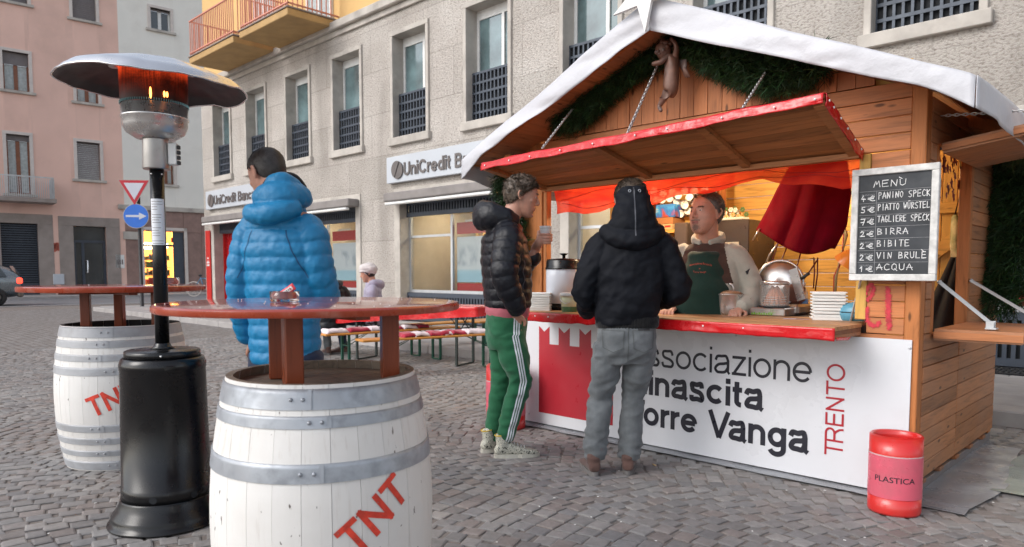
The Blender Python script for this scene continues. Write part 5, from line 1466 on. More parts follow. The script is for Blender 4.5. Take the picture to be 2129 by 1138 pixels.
MB().box((-2.35, 4.47, .09), (-1.45, 4.9, CZ-.0), .01).build('under_counter_cupboard', pm('dark_cupboard', (.03, .02, .018), .6), kiosk)

# bottle
p = gy(1671, 575, 4.72); x, y = p.x, p.y
t = thing('water_bottle', 'clear plastic water bottle with blue label behind the tray stack', 'bottle', (x, y, CZ))
MB().lathe([(.03, 0), (.032, .01), (.032, .12), (.028, .15), (.012, .18), (.012, .195)], (x, y, CZ), 20).build('body', glass('bottle_plastic', (.8, .88, .9), .06, .35, .7), t)
MB().lathe([(.0325, .05), (.0325, .10)], (x, y, CZ), 20, cap=False).build('label', pm('blue_label', (.12, .28, .55), .4, var=.4, vs=20), t)
MB().lathe([(.013, .19), (.013, .21), (0, .211)], (x, y, CZ), 12).build('cap', M_['whitepaint'], t)
# blue thing (kettle-like jug) at the right
p = gy(1778, 665, 4.3); x, y = p.x-.01, p.y
t = thing('blue_canister', 'round light blue canister on its side behind the right end of the counter', 'canister', (x, y, CZ-.03))
M = Matrix.Translation((x, y, CZ+.045)) @ Matrix.Rotation(radians(80), 4, 'Y')
MB().lathe([(0, -.06), (.05, -.058), (.062, -.04), (.062, .05), (.05, .062), (0, .064)], (0, 0, 0), 32, M=M).build('body', pm('light_blue_plastic', (.10, .30, .42), .35), t)
MB().tube([(x-.05, y-.06, CZ+.05), (x+.05, y-.063, CZ+.048)], .003, 5).build('seam', M_['blackmat'], t)
# leaflet and phone on the counter
p = gz(1655, 664, CZ); t = thing('leaflet', 'small pale printed leaflet lying on the counter beside the tray stack', 'leaflet', (p.x, p.y, CZ), radians(25))
MB().box((-.07, -.03, .001), (.07, .03, .003), .0005).build('cover', pm('lilac_paper', (.45, .38, .45), .6, var=.25, vs=14), t, local=True)
MB().box((0, -.028, .0035), (.068, .028, .0042)).build('print', pm('brown_print', (.30, .16, .10), .6, var=.3, vs=30), t, local=True)
p = gz(1212, 645, CZ); t = thing('mobile_phone', 'dark mobile phone lying on the counter edge by the hooded man', 'phone', (p.x, p.y, CZ), radians(10))
MB().box((-.06, -.03, .0), (.06, .03, .008), .002).build('body', M_['black'], t, local=True)
MB().box((-.055, -.026, .0082), (.055, .026, .0088)).build('screen', M_['slate'], t, local=True)

# steel cabinet with flowers, behind the stallholder
pc = gy(1525, 470, 5.55); x, y, z = pc.x, pc.y, pc.z
sh_ = thing('steel_cabinet', 'dark steel cabinet on the wall behind the stallholder', 'cabinet', (x, y, .09))
MB().box((x-.26, 5.42, .09), (x+.20, 5.90, gy(1525, 458, 5.45).z), .006).build('body', pm('cabinet_steel', (.055, .042, .036), .35, metal=.5), sh_)
MB().box((x+.0, 5.412, 1.37), (x+.12, 5.419, 1.44)).build('sticker', pm('sticker', (.4, .38, .34), .5, var=.4, vs=50), sh_)
zt_ = gy(1525, 458, 5.45).z
fl = thing('flower_pot_tray', 'white orange and green artificial flowers on top of the steel cabinet', 'flowers', (x, 5.5, zt_))
rg = random.Random(6); fm = [pm('petal_white', (.7, .68, .62), .6), pm('petal_orange', (.72, .38, .15), .6), pm('leaf_green', (.08, .16, .05), .6)]
for k in range(34):
    c = Vector((x-.14+rg.random()*.26, 5.47+rg.random()*.08, zt_+.012+rg.random()*.085)); kd = rg.choice([0, 0, 1, 2]); mb = MB()
    for q in range(6): a = 2*pi*q/6; mb.ell(c+Vector((cos(a)*.012, -.004, sin(a)*.012)), (.010, .005, .010), nu=7, nv=5)
    mb.build(('blossom', 'blossom', 'leaf_cluster')[kd], fm[kd], fl)
MB().box((x-.15, 5.45, zt_+.001), (x+.13, 5.57, zt_+.025), .006).build('tray', fm[0], fl)
MB().tube([gy(1488, 395, 5.6), gy(1488, 500, 5.6)], .012, 10).build('steel_pipe', M_['inox'], kiosk)
MB().box((gy(1492, 400, 5.7).x, 5.65, 1.2), (gy(1504, 400, 5.7).x, 5.75, 2.05)).build('dark_post', M_['post'], kiosk)

# stacked cups: a heap of white paper cups seen from their round ends
cups = thing('cup_heap', 'heap of white paper cups with their round bottoms showing, behind the stallholder', 'cups', tuple(gy(1420, 440, 5.5)))
rg = random.Random(15); cm_ = M_['whitepaint']; done = []
for k in range(400):
    if len(done) > 38: break
    px, py = rg.uniform(1345, 1470), rg.uniform(396, 446)
    if py > 418 and px < 1400: continue
    if any((px-a)**2+(py-b)**2 < 13**2 for a, b in done): continue
    done.append((px, py)); c = gy(px, py, 5.3+rg.uniform(-.03, .05))
    d = (CP-c).normalized()+Vector((rg.gauss(0, .15), 0, rg.gauss(0, .15))); M = Matrix.Translation(c) @ d.to_track_quat('Z', 'Y').to_matrix().to_4x4()
    MB().lathe([(.037, -.12), (.031, -.003), (.031, 0), (.027, 0), (.0265, -.006), (0, -.007)], (0, 0, 0), 18, M=M).build('cup', cm_, cups)
MB().box((gy(1340, 440, 5.5).x-.05, 5.44, 1.62), (gy(1475, 440, 5.5).x, 5.88, 1.64)).build('shelf', M_['inner_x'], kiosk)
# boxes on a shelf left of him
p = gy(1385, 460, 5.25); x, z = p.x, p.z
bx = thing('drinks_carton', 'blue and red printed carton on the shelf between the hooded man and the stallholder', 'carton', (x, 5.25, 1.45))
cbm, n_, l_, b_ = _new('printed_carton')
f_ = nz(n_, l_, tc(n_, l_), 7, 3, .5, 1); l_.new(ramp(n_, l_, f_, [(.35, (.4, .06, .02)), (.47, (.03, .15, .5)), (.6, (.06, .35, .7)), (.75, (.7, .6, .4))]), b_.inputs['Base Color'])
za = gy(1385, 452, 5.25).z; zb = gy(1385, 425, 5.25).z
MB().box((gy(1363, 440, 5.25).x, 5.25, za), (gy(1402, 440, 5.25).x, 5.42, zb), .003).build('box', cbm, bx)
bx2 = thing('brown_carton', 'flat brown carton under the blue printed one', 'carton', (x, 5.25, 1.4))
MB().box((gy(1363, 460, 5.24).x, 5.24, gy(1385, 466, 5.24).z), (gy(1398, 460, 5.24).x, 5.43, za-.002), .003).build('box', pm('brown_card', (.36, .16, .06), .7), bx2)
bx3 = thing('cream_carton', 'cream carton with red print at the bottom of the shelf pile', 'carton', (x, 5.25, 1.3))
z3 = gy(1385, 478, 5.24).z
MB().box((gy(1365, 470, 5.23).x, 5.23, z3), (gy(1397, 470, 5.23).x, 5.43, gy(1385, 466, 5.24).z-.002), .003).build('box', pm('cream_card', (.55, .38, .2), .7), bx3)
MB().box((gy(1382, 470, 5.228).x, 5.2275, z3+.02), (gy(1394, 470, 5.228).x, 5.2295, z3+.035)).build('print', M_['bankred'], bx3)
MB().box((gy(1350, 470, 5.2).x, 5.2, z3-.03), (gy(1402, 470, 5.2).x, 5.5, z3-.002)).build('shelf', M_['inner_x'], kiosk)
mb = thing('steel_bin', 'tall brushed steel container standing left of the stallholder inside the hut', 'container', tuple(gy(1415, 500, 5.2)))
a, b = gy(1401, 480, 5.2).x, gy(1428, 480, 5.2).x
MB().box((a, 5.2, .09), (b, 5.5, gy(1415, 463, 5.2).z), .01).build('body', pm('bin_steel', (.13, .10, .085), .35, metal=.5), mb)
# inside left: back boards and hanging leaf garland in the side opening
lv = thing('leaf_bunting', 'dark red leaf garland hanging in the side opening of the hut', 'garland', (-1.1, 4.4, 1.86))
rg = random.Random(2); lm = pm('dark_red_leaf', (.16, .012, .014), .5, var=.4); lm2 = pm('gold_leaf', (.65, .45, .12), .4)
for k in range(46):
    c = Vector((-1.10+rg.uniform(-.03, .0), S0+rg.random()*(S1-S0), 1.86-rg.random()**1.6*.24)); m3 = MB(); a = rg.uniform(0, 6.28); s_ = rg.uniform(.022, .04)
    pts = []
    for q in range(10): rr_ = s_*(1 if q % 2 == 0 else .5); pts.append(c+Vector((rg.uniform(-.002, .002), cos(a+q*pi/5)*rr_, sin(a+q*pi/5)*rr_)))
    m3.prism(pts, (.0015, 0, 0)); m3.build('leaf', lm if rg.random() < .85 else lm2, lv)
# tote bag and dark apron on the door
tb = thing('tote_bag', 'cream tote bag with green print hanging on the inner door of the hut', 'bag', tuple(gy(1985, 500, 5.85)))
def bagf(u, v):
    x = gy(1977+u*24, 500, 5.82).x; return Vector((x, 5.84-.05*sin(pi*u)*sin(pi*min(1, v*1.3)), gy(1985, 450+v*100, 5.82).z+.01*sin(u*7)))
m3 = MB(); m3.grid(bagf, 14, 14); o = m3.build('bag', pm('cream_canvas', (.55, .48, .28), .8, dirt=(.12, .16, .05), dirtamt=.9, ds=5), tb); o.modifiers.new('s', 'SOLIDIFY').thickness = .01
MB().tube([bagf(.2, 0), bagf(.5, 0)+Vector((0, 0, .14)), bagf(.8, 0)], .006, 6).build('strap', M_['blackmat'], tb)
ap = thing('dark_coat', 'black coat hanging inside the side opening of the hut under the tote bag', 'coat', tuple(gy(1960, 600, 5.7)))
def apf(u, v):
    w_ = .10+.26*v; x = -1.40+.26*(1-v)*.6+(u-.5)*w_; return Vector((x, 5.76-.05*sin(pi*u)-.02*sin(u*14), 1.30-v*.75))
m3 = MB(); m3.grid(apf, 30, 16); o = m3.build('cloth', pm('black_cloth', (.012, .012, .014), .85, bs=30, bst=.3), ap); o.modifiers.new('s', 'SOLIDIFY').thickness = .01
# ================================================================== BARRELS WITH TABLE TOPS
def barrel_paint():
    m, n, l, b = _new('white_barrel_paint'); co = tc(n, l); cr = tc(n, l, rnd=True)
    c = ramp(n, l, nz(n, l, co, 3.5, 6), [(.3, (.66, .64, .61)), (.7, (.76, .75, .73))])
    # wood showing through in fine upright cracks and chips
    ck = nz(n, l, tc(n, l, (30, 30, 1.6)), 1.4, 6, .7)
    c = mix(n, l, ramp(n, l, ck, [(.56, (0, 0, 0)), (.72, (.45,)*3)]), c, (.44, .39, .34))
    chp = nz(n, l, tc(n, l, (26, 26, 13)), 1.6, 3, .5)
    c = mix(n, l, ramp(n, l, chp, [(.70, (0, 0, 0)), (.72, (1, 1, 1))]), c, (.10, .08, .07))
    dr = nz(n, l, co, 1.7, 5); c = mix(n, l, ramp(n, l, dr, [(.45, (0, 0, 0)), (.75, (.5,)*3)]), c, (.50, .46, .42))
    l.new(c, b.inputs['Base Color']); b.inputs['Roughness'].default_value = .5
    bump(n, l, b, mix(n, l, .5, ck, chp), .25, .004); return m
M_['barrel'] = barrel_paint()
M_['oak'] = wood('weathered_oak', (.30, .235, .18), 'X', rough=.8, grey=.5)
def profile(z, H, rt, rb): return rt+(rb-rt)*(1-((z-H/2)/(H/2))**2)
def barrel(label, c, H, rt, rb, hoops, rot, mat_h, nst=26, open_=False):
    t = thing('barrel', label, 'barrel', (c[0], c[1], 0), rot, 'white barrels stencilled in red')
    nz_ = 18; th = .022; tilt = random.Random(int(c[0]*100))
    for i in range(nst):
        a0 = 2*pi*i/nst+.0016; a1 = 2*pi*(i+1)/nst-.0016; rings = []; dr = tilt.uniform(-.0005, .0005)
        for k in range(nz_+1):
            z = H*k/nz_; r = profile(z, H, rt, rb)+dr
            o_ = [(r*cos(a0+(a1-a0)*q/3), r*sin(a0+(a1-a0)*q/3), z) for q in range(4)]
            i_ = [((r-th)*cos(a1+(a0-a1)*q/3), (r-th)*sin(a1+(a0-a1)*q/3), z) for q in range(4)]
            rings.append(o_+i_)
        mb = MB(); mb.loft([r_[:4] for r_ in rings], cap=False, closed=False)      # painted face
        mb.loft([r_[4:] for r_ in rings], cap=False, closed=False, mi=1)            # bare inner face
        mb.loft([[r_[3], r_[4]] for r_ in rings], cap=False, closed=False, smooth=False); mb.loft([[r_[7], r_[0]] for r_ in rings], cap=False, closed=False, smooth=False)
        mb.add(rings[-1], [list(range(8))], 1).add(rings[0], [list(range(8))[::-1]], 1)
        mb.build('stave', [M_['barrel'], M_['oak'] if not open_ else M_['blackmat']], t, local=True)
    for k, (z0, z1) in enumerate(hoops):
        prof = []
        for q in range(5): z = z0+(z1-z0)*q/4; prof.append((profile(z, H, rt, rb)+.0035, z))
        inner = [(r_-.003, z) for r_, z in prof[::-1]]
        h = MB().lathe(prof+inner+[prof[0]], (0, 0, 0), 72, cap=False).build('hoop', mat_h, t, local=True)
        a = tilt.uniform(-.15, .15)-pi/2-rot+YAW+.15
        for da in (-.055, .055): zc_ = (z0+z1)/2; r_ = profile(zc_, H, rt, rb)+.0045; MB().ell((r_*cos(a+da), r_*sin(a+da), zc_), (.006, .006, .006), nu=8, nv=5).build('rivet', mat_h, h, local=True)
        m3 = MB(); m3.lathe([(profile(z0, H, rt, rb)+.0062, z0+.001), (profile(z1, H, rt, rb)+.0062, z1-.001)], (0, 0, 0), 3, cap=False, a0=a+.1, a1=a+.135); m3.build('lap', mat_h, h, local=True)
    ri = rt-th
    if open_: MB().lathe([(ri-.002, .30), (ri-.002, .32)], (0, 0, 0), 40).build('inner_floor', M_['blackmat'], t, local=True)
    else:
        zt = H-.028; n = 8; ri2 = profile(zt, H, rt, rb)-th-.001
        for i in range(n):
            x0 = -ri2+2*ri2*i/n+.001; x1 = -ri2+2*ri2*(i+1)/n-.001; poly = []
            for q in range(7): x = x0+(x1-x0)*q/6; poly.append((x, sqrt(max(0, ri2**2-x*x)), zt))
            for q in range(6, -1, -1): x = x0+(x1-x0)*q/6; poly.append((x, -sqrt(max(0, ri2**2-x*x)), zt))
            if i in (0, n-1):
                poly = [p for j, p in enumerate(poly) if not (abs(p[1]) < 1e-6 and j > 7)]
            MB().prism(poly, (0, 0, -.018)).build('head_board', M_['oak'], t, local=True)
    return t
def stencil(t, H, rt, rb, ang, zc, size, tilt_, letters='TNT'):
    """letters sprayed on the curved staves"""
    SFq = {'T': [[(0, 1), (.86, 1)], [(.43, 1), (.43, 0)]], 'N': [[(0.06, 0), (0.06, 1)], [(.06, 1), (.80, 0)], [(.80, 0), (.80, 1)]]}
    mb = MB(); ct, st_ = cos(tilt_), sin(tilt_); tw = len(letters)*1.0-.14
    for i, ch in enumerate(letters):
        for (a, b) in SFq[ch]:
            A = Vector((a[0]+i*1.0-tw/2, a[1]-.5))*size; Bb = Vector((b[0]+i*1.0-tw/2, b[1]-.5))*size
            d = (Bb-A).normalized(); nn = Vector((-d.y, d.x)); wd = size*.105
            if abs(d.y) > .3: A2, B2 = A-d*wd*.9, Bb+d*wd*.9
            else: A2, B2 = A, Bb
            K = 14; rows_ = []
            for k in range(K+1):
                p = A2.lerp(B2, k/K); row = []
                for sgn in (-1, -.33, .33, 1):
                    q = p+nn*wd*sgn; u = q.x*ct-q.y*st_; v = q.x*st_+q.y*ct; z = zc+v; r = profile(z, H, rt, rb)+.0022
                    aa = ang+u/r; row.append((r*cos(aa), r*sin(aa), z))
                rows_.append(row)
            b0 = len(mb.v); vs = [Vector(p) for row in rows_ for p in row]; fs = [[k*4+j, k*4+j+1, (k+1)*4+j+1, (k+1)*4+j] for k in range(K) for j in range(3)]
            mb.add(vs, fs)
    return mb.build('stencil_lettering', M_['stencil'], t, local=True)

BC = at(681, 2.34)
hoopsF = [(.815, .872), (.764, .798), (.615, .668), (.222, .275), (.092, .126), (.018, .075)]
bf = barrel('white painted barrel with galvanised hoops and red stencilled letters, nearest the camera', BC, .883, .290, .346, hoopsF, 0, M_['zinc'])
dirc = math.atan2(-BC.y, -BC.x)
stencil(bf, .883, .290, .346, dirc+.42, .505, .084, radians(38))
BC2 = at(264, 4.62)
hoopsB = [(.808, .868), (.748, .790), (.668, .708), (.585, .632), (.245, .288), (.168, .208), (.095, .130), (.008, .062)]
bb = barrel('white painted open barrel with grey painted hoops standing behind the patio heater', BC2, .872, .335, .385, hoopsB, .3, M_['greyhoop'], open_=True)
dirc2 = math.atan2(-BC2.y, -BC2.x)-.3
stencil(bb, .872, .335, .385, dirc2-.17, .445, .10, radians(22))

def table(label, c, R, z, legs=(), th=.034, group='round red tables standing on barrels', zleg=.84):
    t = thing('round_table_top', label, 'table', (c[0], c[1], z), 0, group)
    x, y = c[0], c[1]
    MB().lathe([(R-.004, z-th), (R, z-th+.004), (R, z-.006)], (x, y, 0), 96, cap=False).build('edge', M_['tabletop'], t)
    MB().lathe([(R-.0005, z-.006), (R-.004, z-.001), (R-.012, z), (0, z)], (x, y, 0), 96, cap=False).build('top', M_['tablered'], t)
    MB().lathe([(0, z-th), (R-.004, z-th)], (x, y, 0), 64, cap=False).build('underside', M_['tabletop'], t)
    for (lx, ly, rot) in legs:
        M = Matrix.Translation((lx, ly, 0)) @ Matrix.Rotation(rot, 4, 'Z')
        MB().box((-.027, -.027, zleg), (.027, .027, z-th-.001), .004, M).build('leg', M_['tableleg'], t)
    mb = MB()
    for k in range(3):
        a = k*2*pi/3; mb.bar((x, y, z-th-.012), (x+cos(a)*R*.6, y+sin(a)*R*.6, z-th-.012), .05, .02)
    mb.build('cross_brace', M_['tableleg'], t)
    return t
TC = at(664, 2.33); TZ = 1.104
table('large round red-brown varnished table top on the front barrel, with a glass ashtray on it', TC, .462, TZ, th=.023, legs=[(*at(622, 2.17).xy, YAW+.5), (*at(592, 2.36).xy, YAW+.2), (*at(817, 2.36).xy, YAW+.35)], zleg=.856)
TC2 = at(254, 4.62); TZ2 = 1.112
table('round red-brown table top on the back barrel behind the patio heater', TC2, .53, TZ2, [(*at(191, 4.5).xy, YAW+.3), (*at(260, 4.74).xy, YAW+.1), (*at(337, 4.6).xy, YAW)], zleg=.325)

# ashtrays and the packet
gm, n_, l_, b_ = _new('clear_glass'); b_.inputs['Transmission Weight'].default_value = 1; b_.inputs['Roughness'].default_value = .01; b_.inputs['IOR'].default_value = 1.48
b_.inputs['Base Color'].default_value = (.95, .97, .97, 1); bump(n_, l_, b_, nz(n_, l_, tc(n_, l_), 9, 2), .05, .01)
def ashtray(c, R, h, label):
    t = thing('glass_ashtray', label, 'ashtray', tuple(c), 0, 'glass ashtrays on the barrel tables')
    x, y, z = c
    MB().lathe([(0, .001), (R*.93, .001), (R, .004), (R*1.02, h), (R*.9, h), (R*.86, .012), (0, .011)], (x, y, z), 48, cap=False).build('bowl', gm, t)
    return t
ac = at(592, 2.25, TZ); ac = Vector((ac.x, ac.y, TZ))
ashtray(ac, .044, .034, 'clear round glass ashtray with a red sugar packet in it on the front table')
ac2 = at(352, 4.50, TZ2); ashtray(Vector((ac2.x, ac2.y, TZ2)), .06, .05, 'clear glass ashtray on the back table beside the heater pole')
pk = thing('candy_wrapper', 'red and white paper packet sticking out of the front glass ashtray', 'wrapper', tuple(ac+Vector((0, 0, .012))))
a = ac+Vector((0, 0, .016))-RT*.02; d = (RT*.78+Vector((0, 0, .52))).normalized()
def pkf(u, v): 
    p = a+d*(u*.062)+FW.cross(d).normalized()*(v-.5)*.021; return p-FW*(.002*sin(v*pi)+.002*noise.noise(Vector((u*6, v*4, 0))))
mb = MB(); mb.grid(pkf, 16, 6); o = mb.build('packet', pm('red_wrapper', (.62, .03, .04), .3, var=.1, vs=80, bst=.1), pk); o.modifiers.new('s', 'SOLIDIFY').thickness = .0012
mb = MB(); up_ = FW.cross(d).normalized()
for k in range(5): q = a+d*(.022+k*.0062)-FW*.0045-up_*.003; mb.bar(q, q+up_*.007, .0004, .0026, up=d)
mb.build('print', M_['letter'], pk)
mb = MB(); q = a-FW*.0035; mb.add([q+d*.018-up_*.006, q+d*.054-up_*.006, q+d*.054+up_*.006, q+d*.018+up_*.006], [[0, 1, 2, 3]]); mb.build('white_band', M_['whitepaint'], pk)
mb = MB(); mb.ell(ac+Vector((.004, 0, .018)), (.02, .012, .008)); o = mb.build('crumpled_paper', M_['whitepaint'], pk)
# crumbs and specks on the table
cr_ = random.Random(5); mb = MB()
for k in range(22):
    a_ = cr_.uniform(0, 6.28); r_ = .43*sqrt(cr_.random()); mb.ell((TC.x+cos(a_)*r_, TC.y+sin(a_)*r_, TZ+.0015), (.0022, .002, .0014), nu=6, nv=4)
tag(mb.build('table_crumbs', M_['whitepaint']), 'pale crumbs scattered on the front table top', 'crumbs', kind='stuff')

# ================================================================== PATIO HEATER
HC = at(350, 3.46); hx, hy = HC.x, HC.y
ht = thing('patio_heater', 'tall black gas patio heater with glowing red burner under a dented round hood', 'patio heater', (hx, hy, 0))
def L(prof, nm, mat, seg=56, cap=True, parent=ht, c=(hx, hy, 0), M=None): return MB().lathe(prof, c, seg, cap=cap, M=M).build(nm, mat, parent)
def wavy(prof, nm, mat, amp, z0):
    mb = MB(); rings = []
    for r, z in prof:
        rings.append([(hx+(r*(1+amp*noise.noise(Vector((cos(2*pi*j/64)*1.7, sin(2*pi*j/64)*1.7, 0)))*(1 if r > .22 else .3)))*cos(2*pi*j/64), hy+r*sin(2*pi*j/64), z+(.006*noise.noise(Vector((cos(2*pi*j/64)*2, sin(2*pi*j/64)*2, 4))) if z < .05 and r > .23 else 0)) for j in range(64)])
    mb.loft(rings, cap=True); return mb.build(nm, mat, ht)
wavy([(.262, .004), (.262, .012), (.247, .016), (.246, .045), (.242, .055), (.218, .085), (.205, .12), (.203, .13)], 'foot', M_['black'], .02, 0)
L([(.200, .128), (.1995, .19), (.1965, .192), (.188, .74), (.190, .742), (.190, .765), (.182, .790), (.174, .795)], 'tank_housing', M_['black'])
L([(.168, .796), (.166, .825), (.159, .829), (.05, .833), (.0, .833)], 'lid', M_['black'])
for a in (dirc2+.3-.35, dirc2+.3+.55):
    M = Matrix.Translation((hx, hy, 0)) @ Matrix.Rotation(a, 4, 'Z')
    MB().lathe([(0, 0), (.017, 0)], (0, 0, 0), 16, cap=False, M=M @ Matrix.Translation((.2005, 0, .155)) @ Matrix.Rotation(pi/2, 4, 'Y')).build('vent_hole', M_['grilleback'], ht)
L([(.055, .833), (.04, .845), (.034, .858), (.033, .86)], 'pole_collar', M_['black'], 32)
L([(.0315, .86), (.0315, 1.682)], 'pole', M_['black'], 32)
dh = math.atan2(-hy, -hx)
mb = MB(); mb.lathe([(.0322, 1.325), (.0322, 1.54)], (hx, hy, 0), 14, cap=False, a0=dh-1.15, a1=dh+.95); mb.build('instruction_sticker', pm('paper_sticker', (.66, .68, .72), .5, var=.05, bst=0), ht)
mb = MB(); sr = random.Random(2)
for k in range(17):
    z = 1.528-k*.0122; w_ = sr.uniform(.5, 1.0)
    if k % 5 == 4: continue
    mb.lathe([(.0326, z-.0022), (.0326, z)], (hx, hy, 0), 6, cap=False, a0=dh-.95, a1=dh-.95+1.6*w_)
mb.build('sticker_print', M_['shutter'], ht)
L([(.058, 1.678), (.060, 1.683), (.056, 1.812), (.058, 1.82)], 'burner_neck', M_['brushed'], 40)
M = Matrix.Translation((hx, hy, 0)) @ Matrix.Rotation(YAW+.15, 4, 'Z')
o = MB().box((.058, -.025, 1.70), (.098, .02, 1.80), .004, M).build('control_box', M_['whitepaint'], ht)
mb = MB()
for k in range(4): mb.box((.0985, -.028, 1.70+k*.024), (.112, -.008, 1.717+k*.024), .002, M)
mb.build('control_ribs', M_['blackmat'], o)
L([(.05, 1.82), (.085, 1.819), (.126, 1.846), (.141, 1.876), (.142, 1.906), (.1455, 1.909), (.1455, 1.919), (.142, 1.921), (.144, 1.966), (.14, 1.969)], 'burner_bowl', M_['inox'])
# perforated glowing mantle
mm_, n_, l_, b_ = _new('glowing_mesh'); t_ = n_.new('ShaderNodeTexCoord'); sp = n_.new('ShaderNodeSeparateXYZ'); l_.new(t_.outputs['Object'], sp.inputs[0])
vo = n_.new('ShaderNodeTexVoronoi'); vo.inputs['Scale'].default_value = 150; vo.inputs['Randomness'].default_value = .2; l_.new(t_.outputs['Object'], vo.inputs['Vector'])
hg = ramp(n_, l_, mth(n_, l_, 'MULTIPLY_ADD', sp.outputs['Z'], 5.2, -10.28), [(0, (.0, .0, .0)), (.45, (.10, .10, .10)), (.95, (1, 1, 1))])
ns_ = ramp(n_, l_, nz(n_, l_, t_.outputs['Object'], 9, 3), [(.35, (.15,)*3), (.65, (1.2,)*3)])
dots = ramp(n_, l_, vo.outputs['Distance'], [(.3, (1, 1, 1)), (.6, (.3,)*3)])
e_ = mix(n_, l_, 1.0, mix(n_, l_, 1.0, hg, ns_, 'MULTIPLY'), dots, 'MULTIPLY')
l_.new(mix(n_, l_, 1.0, e_, (1, .075, .015), 'MULTIPLY'), b_.inputs['Emission Color']); b_.inputs['Emission Strength'].default_value = 1.15
b_.inputs['Base Color'].default_value = (.035, .02, .018, 1); b_.inputs['Roughness'].default_value = .5; b_.inputs['Metallic'].default_value = .6
L([(.143, 1.97), (.146, 2.165)], 'glowing_mesh', mm_, 64, cap=False)
fl_ = glow('flame', (1.0, .30, .06), 5)
for (a, s_) in ((-.10, 1.0), (.28, .55), (.36, .5)):
    q = Vector((hx+.1485*cos(dh+a), hy+.1485*sin(dh+a), 2.0)); MB().ell(q, (.005, .005, .026*s_), nu=8, nv=8).build('flame', fl_, ht)
mb = MB()
for k in range(90): a = 2*pi*k/90; mb.box((-.0015, -.0015, 0), (.0015, .0015, .012), 0, Matrix.Translation((hx+.1455*cos(a), hy+.1455*sin(a), 1.968)))
mb.build('burner_teeth', pm('tarnished_steel', (.2, .35, .36), .4, metal=.7), ht)
def hood():
    mb = MB(); R = .462; rings_t = []; rings_b = []
    tl = Matrix.Rotation(radians(2.0), 4, FW)
    def pt(r, a, under):
        k = r/R
        if k < .36: z = .172-.016*(k/.36)**2
        else: q = (k-.36)/.64; z = .156-.088*q**1.2
        if k > .9: z -= .022*((k-.9)/.1)**1.3
        w_ = noise.noise(Vector((cos(a)*1.6, sin(a)*1.6, 1.0)))
        z += .030*w_*k*k+.006*noise.noise(Vector((cos(a)*5, sin(a)*5, 2)))*k*k+.006*noise.noise(Vector((cos(a)*3*k, sin(a)*3*k, 9)))
        rr = r*(1-.012*abs(sin(a*5))*k**6); p = Vector((rr*cos(a), rr*sin(a), z-(.0035 if under else 0)))
        return tl @ Vector((p.x*.88, p.y*.88, p.z))+Vector((hx, hy, 2.012))
    rs = [0.001, .05, .1, .14, .165, .175, .19, .23, .28, .33, .37, .41, .43, .447, .457, .462]
    n = 120
    for r in rs: rings_t.append([pt(r, 2*pi*j/n, False) for j in range(n)])
    mb.loft(rings_t, cap=False, mi=0)
    m2 = MB()
    for r in rs: rings_b.append([pt(r, 2*pi*j/n, True) for j in range(n)])
    m2.loft(rings_b, cap=False)
    mb.build('hood_top', M_['alu'], ht); m2.build('hood_underside', pm('shaded_aluminium', (.055, .052, .055), .45, metal=.5, var=.25, vs=5), ht)  # underside aluminium coloured dark to stand for its reflection of the ground
    e = MB(); e.tube([pt(.462, 2*pi*j/n, False)-Vector((0, 0, .002)) for j in range(n+1)], .0045, 6, cap=False); e.build('rolled_rim', M_['alu'], ht)
hood()
MB().lathe([(.140, 2.15), (.10, 2.153), (.0, 2.163)], (hx, hy, 0), 40, cap=False).build('mantle_cap', pm('hot_dark_cap', (.03, .02, .02), .6, metal=.4), ht)
for da in (-pi/2-.1, pi/2+.1): a = dh+da; MB().ell((hx+.162*cos(a), hy+.162*sin(a), 2.14), (.026, .026, .012)).build('hood_clip', M_['brushed'], ht)
mb = MB(); mb.ell((hx+.0318*cos(dh-.8), hy+.0318*sin(dh-.8), 1.655), (.005,)*3, nu=8, nv=5).ell((hx+.0318*cos(dh+.7), hy+.0318*sin(dh+.7), 1.655), (.005,)*3, nu=8, nv=5).ell((hx+.1675*cos(dh-.05), hy+.1675*sin(dh-.05), .812), (.006,)*3, nu=8, nv=5)
mb.build('screw', M_['inox'], ht)

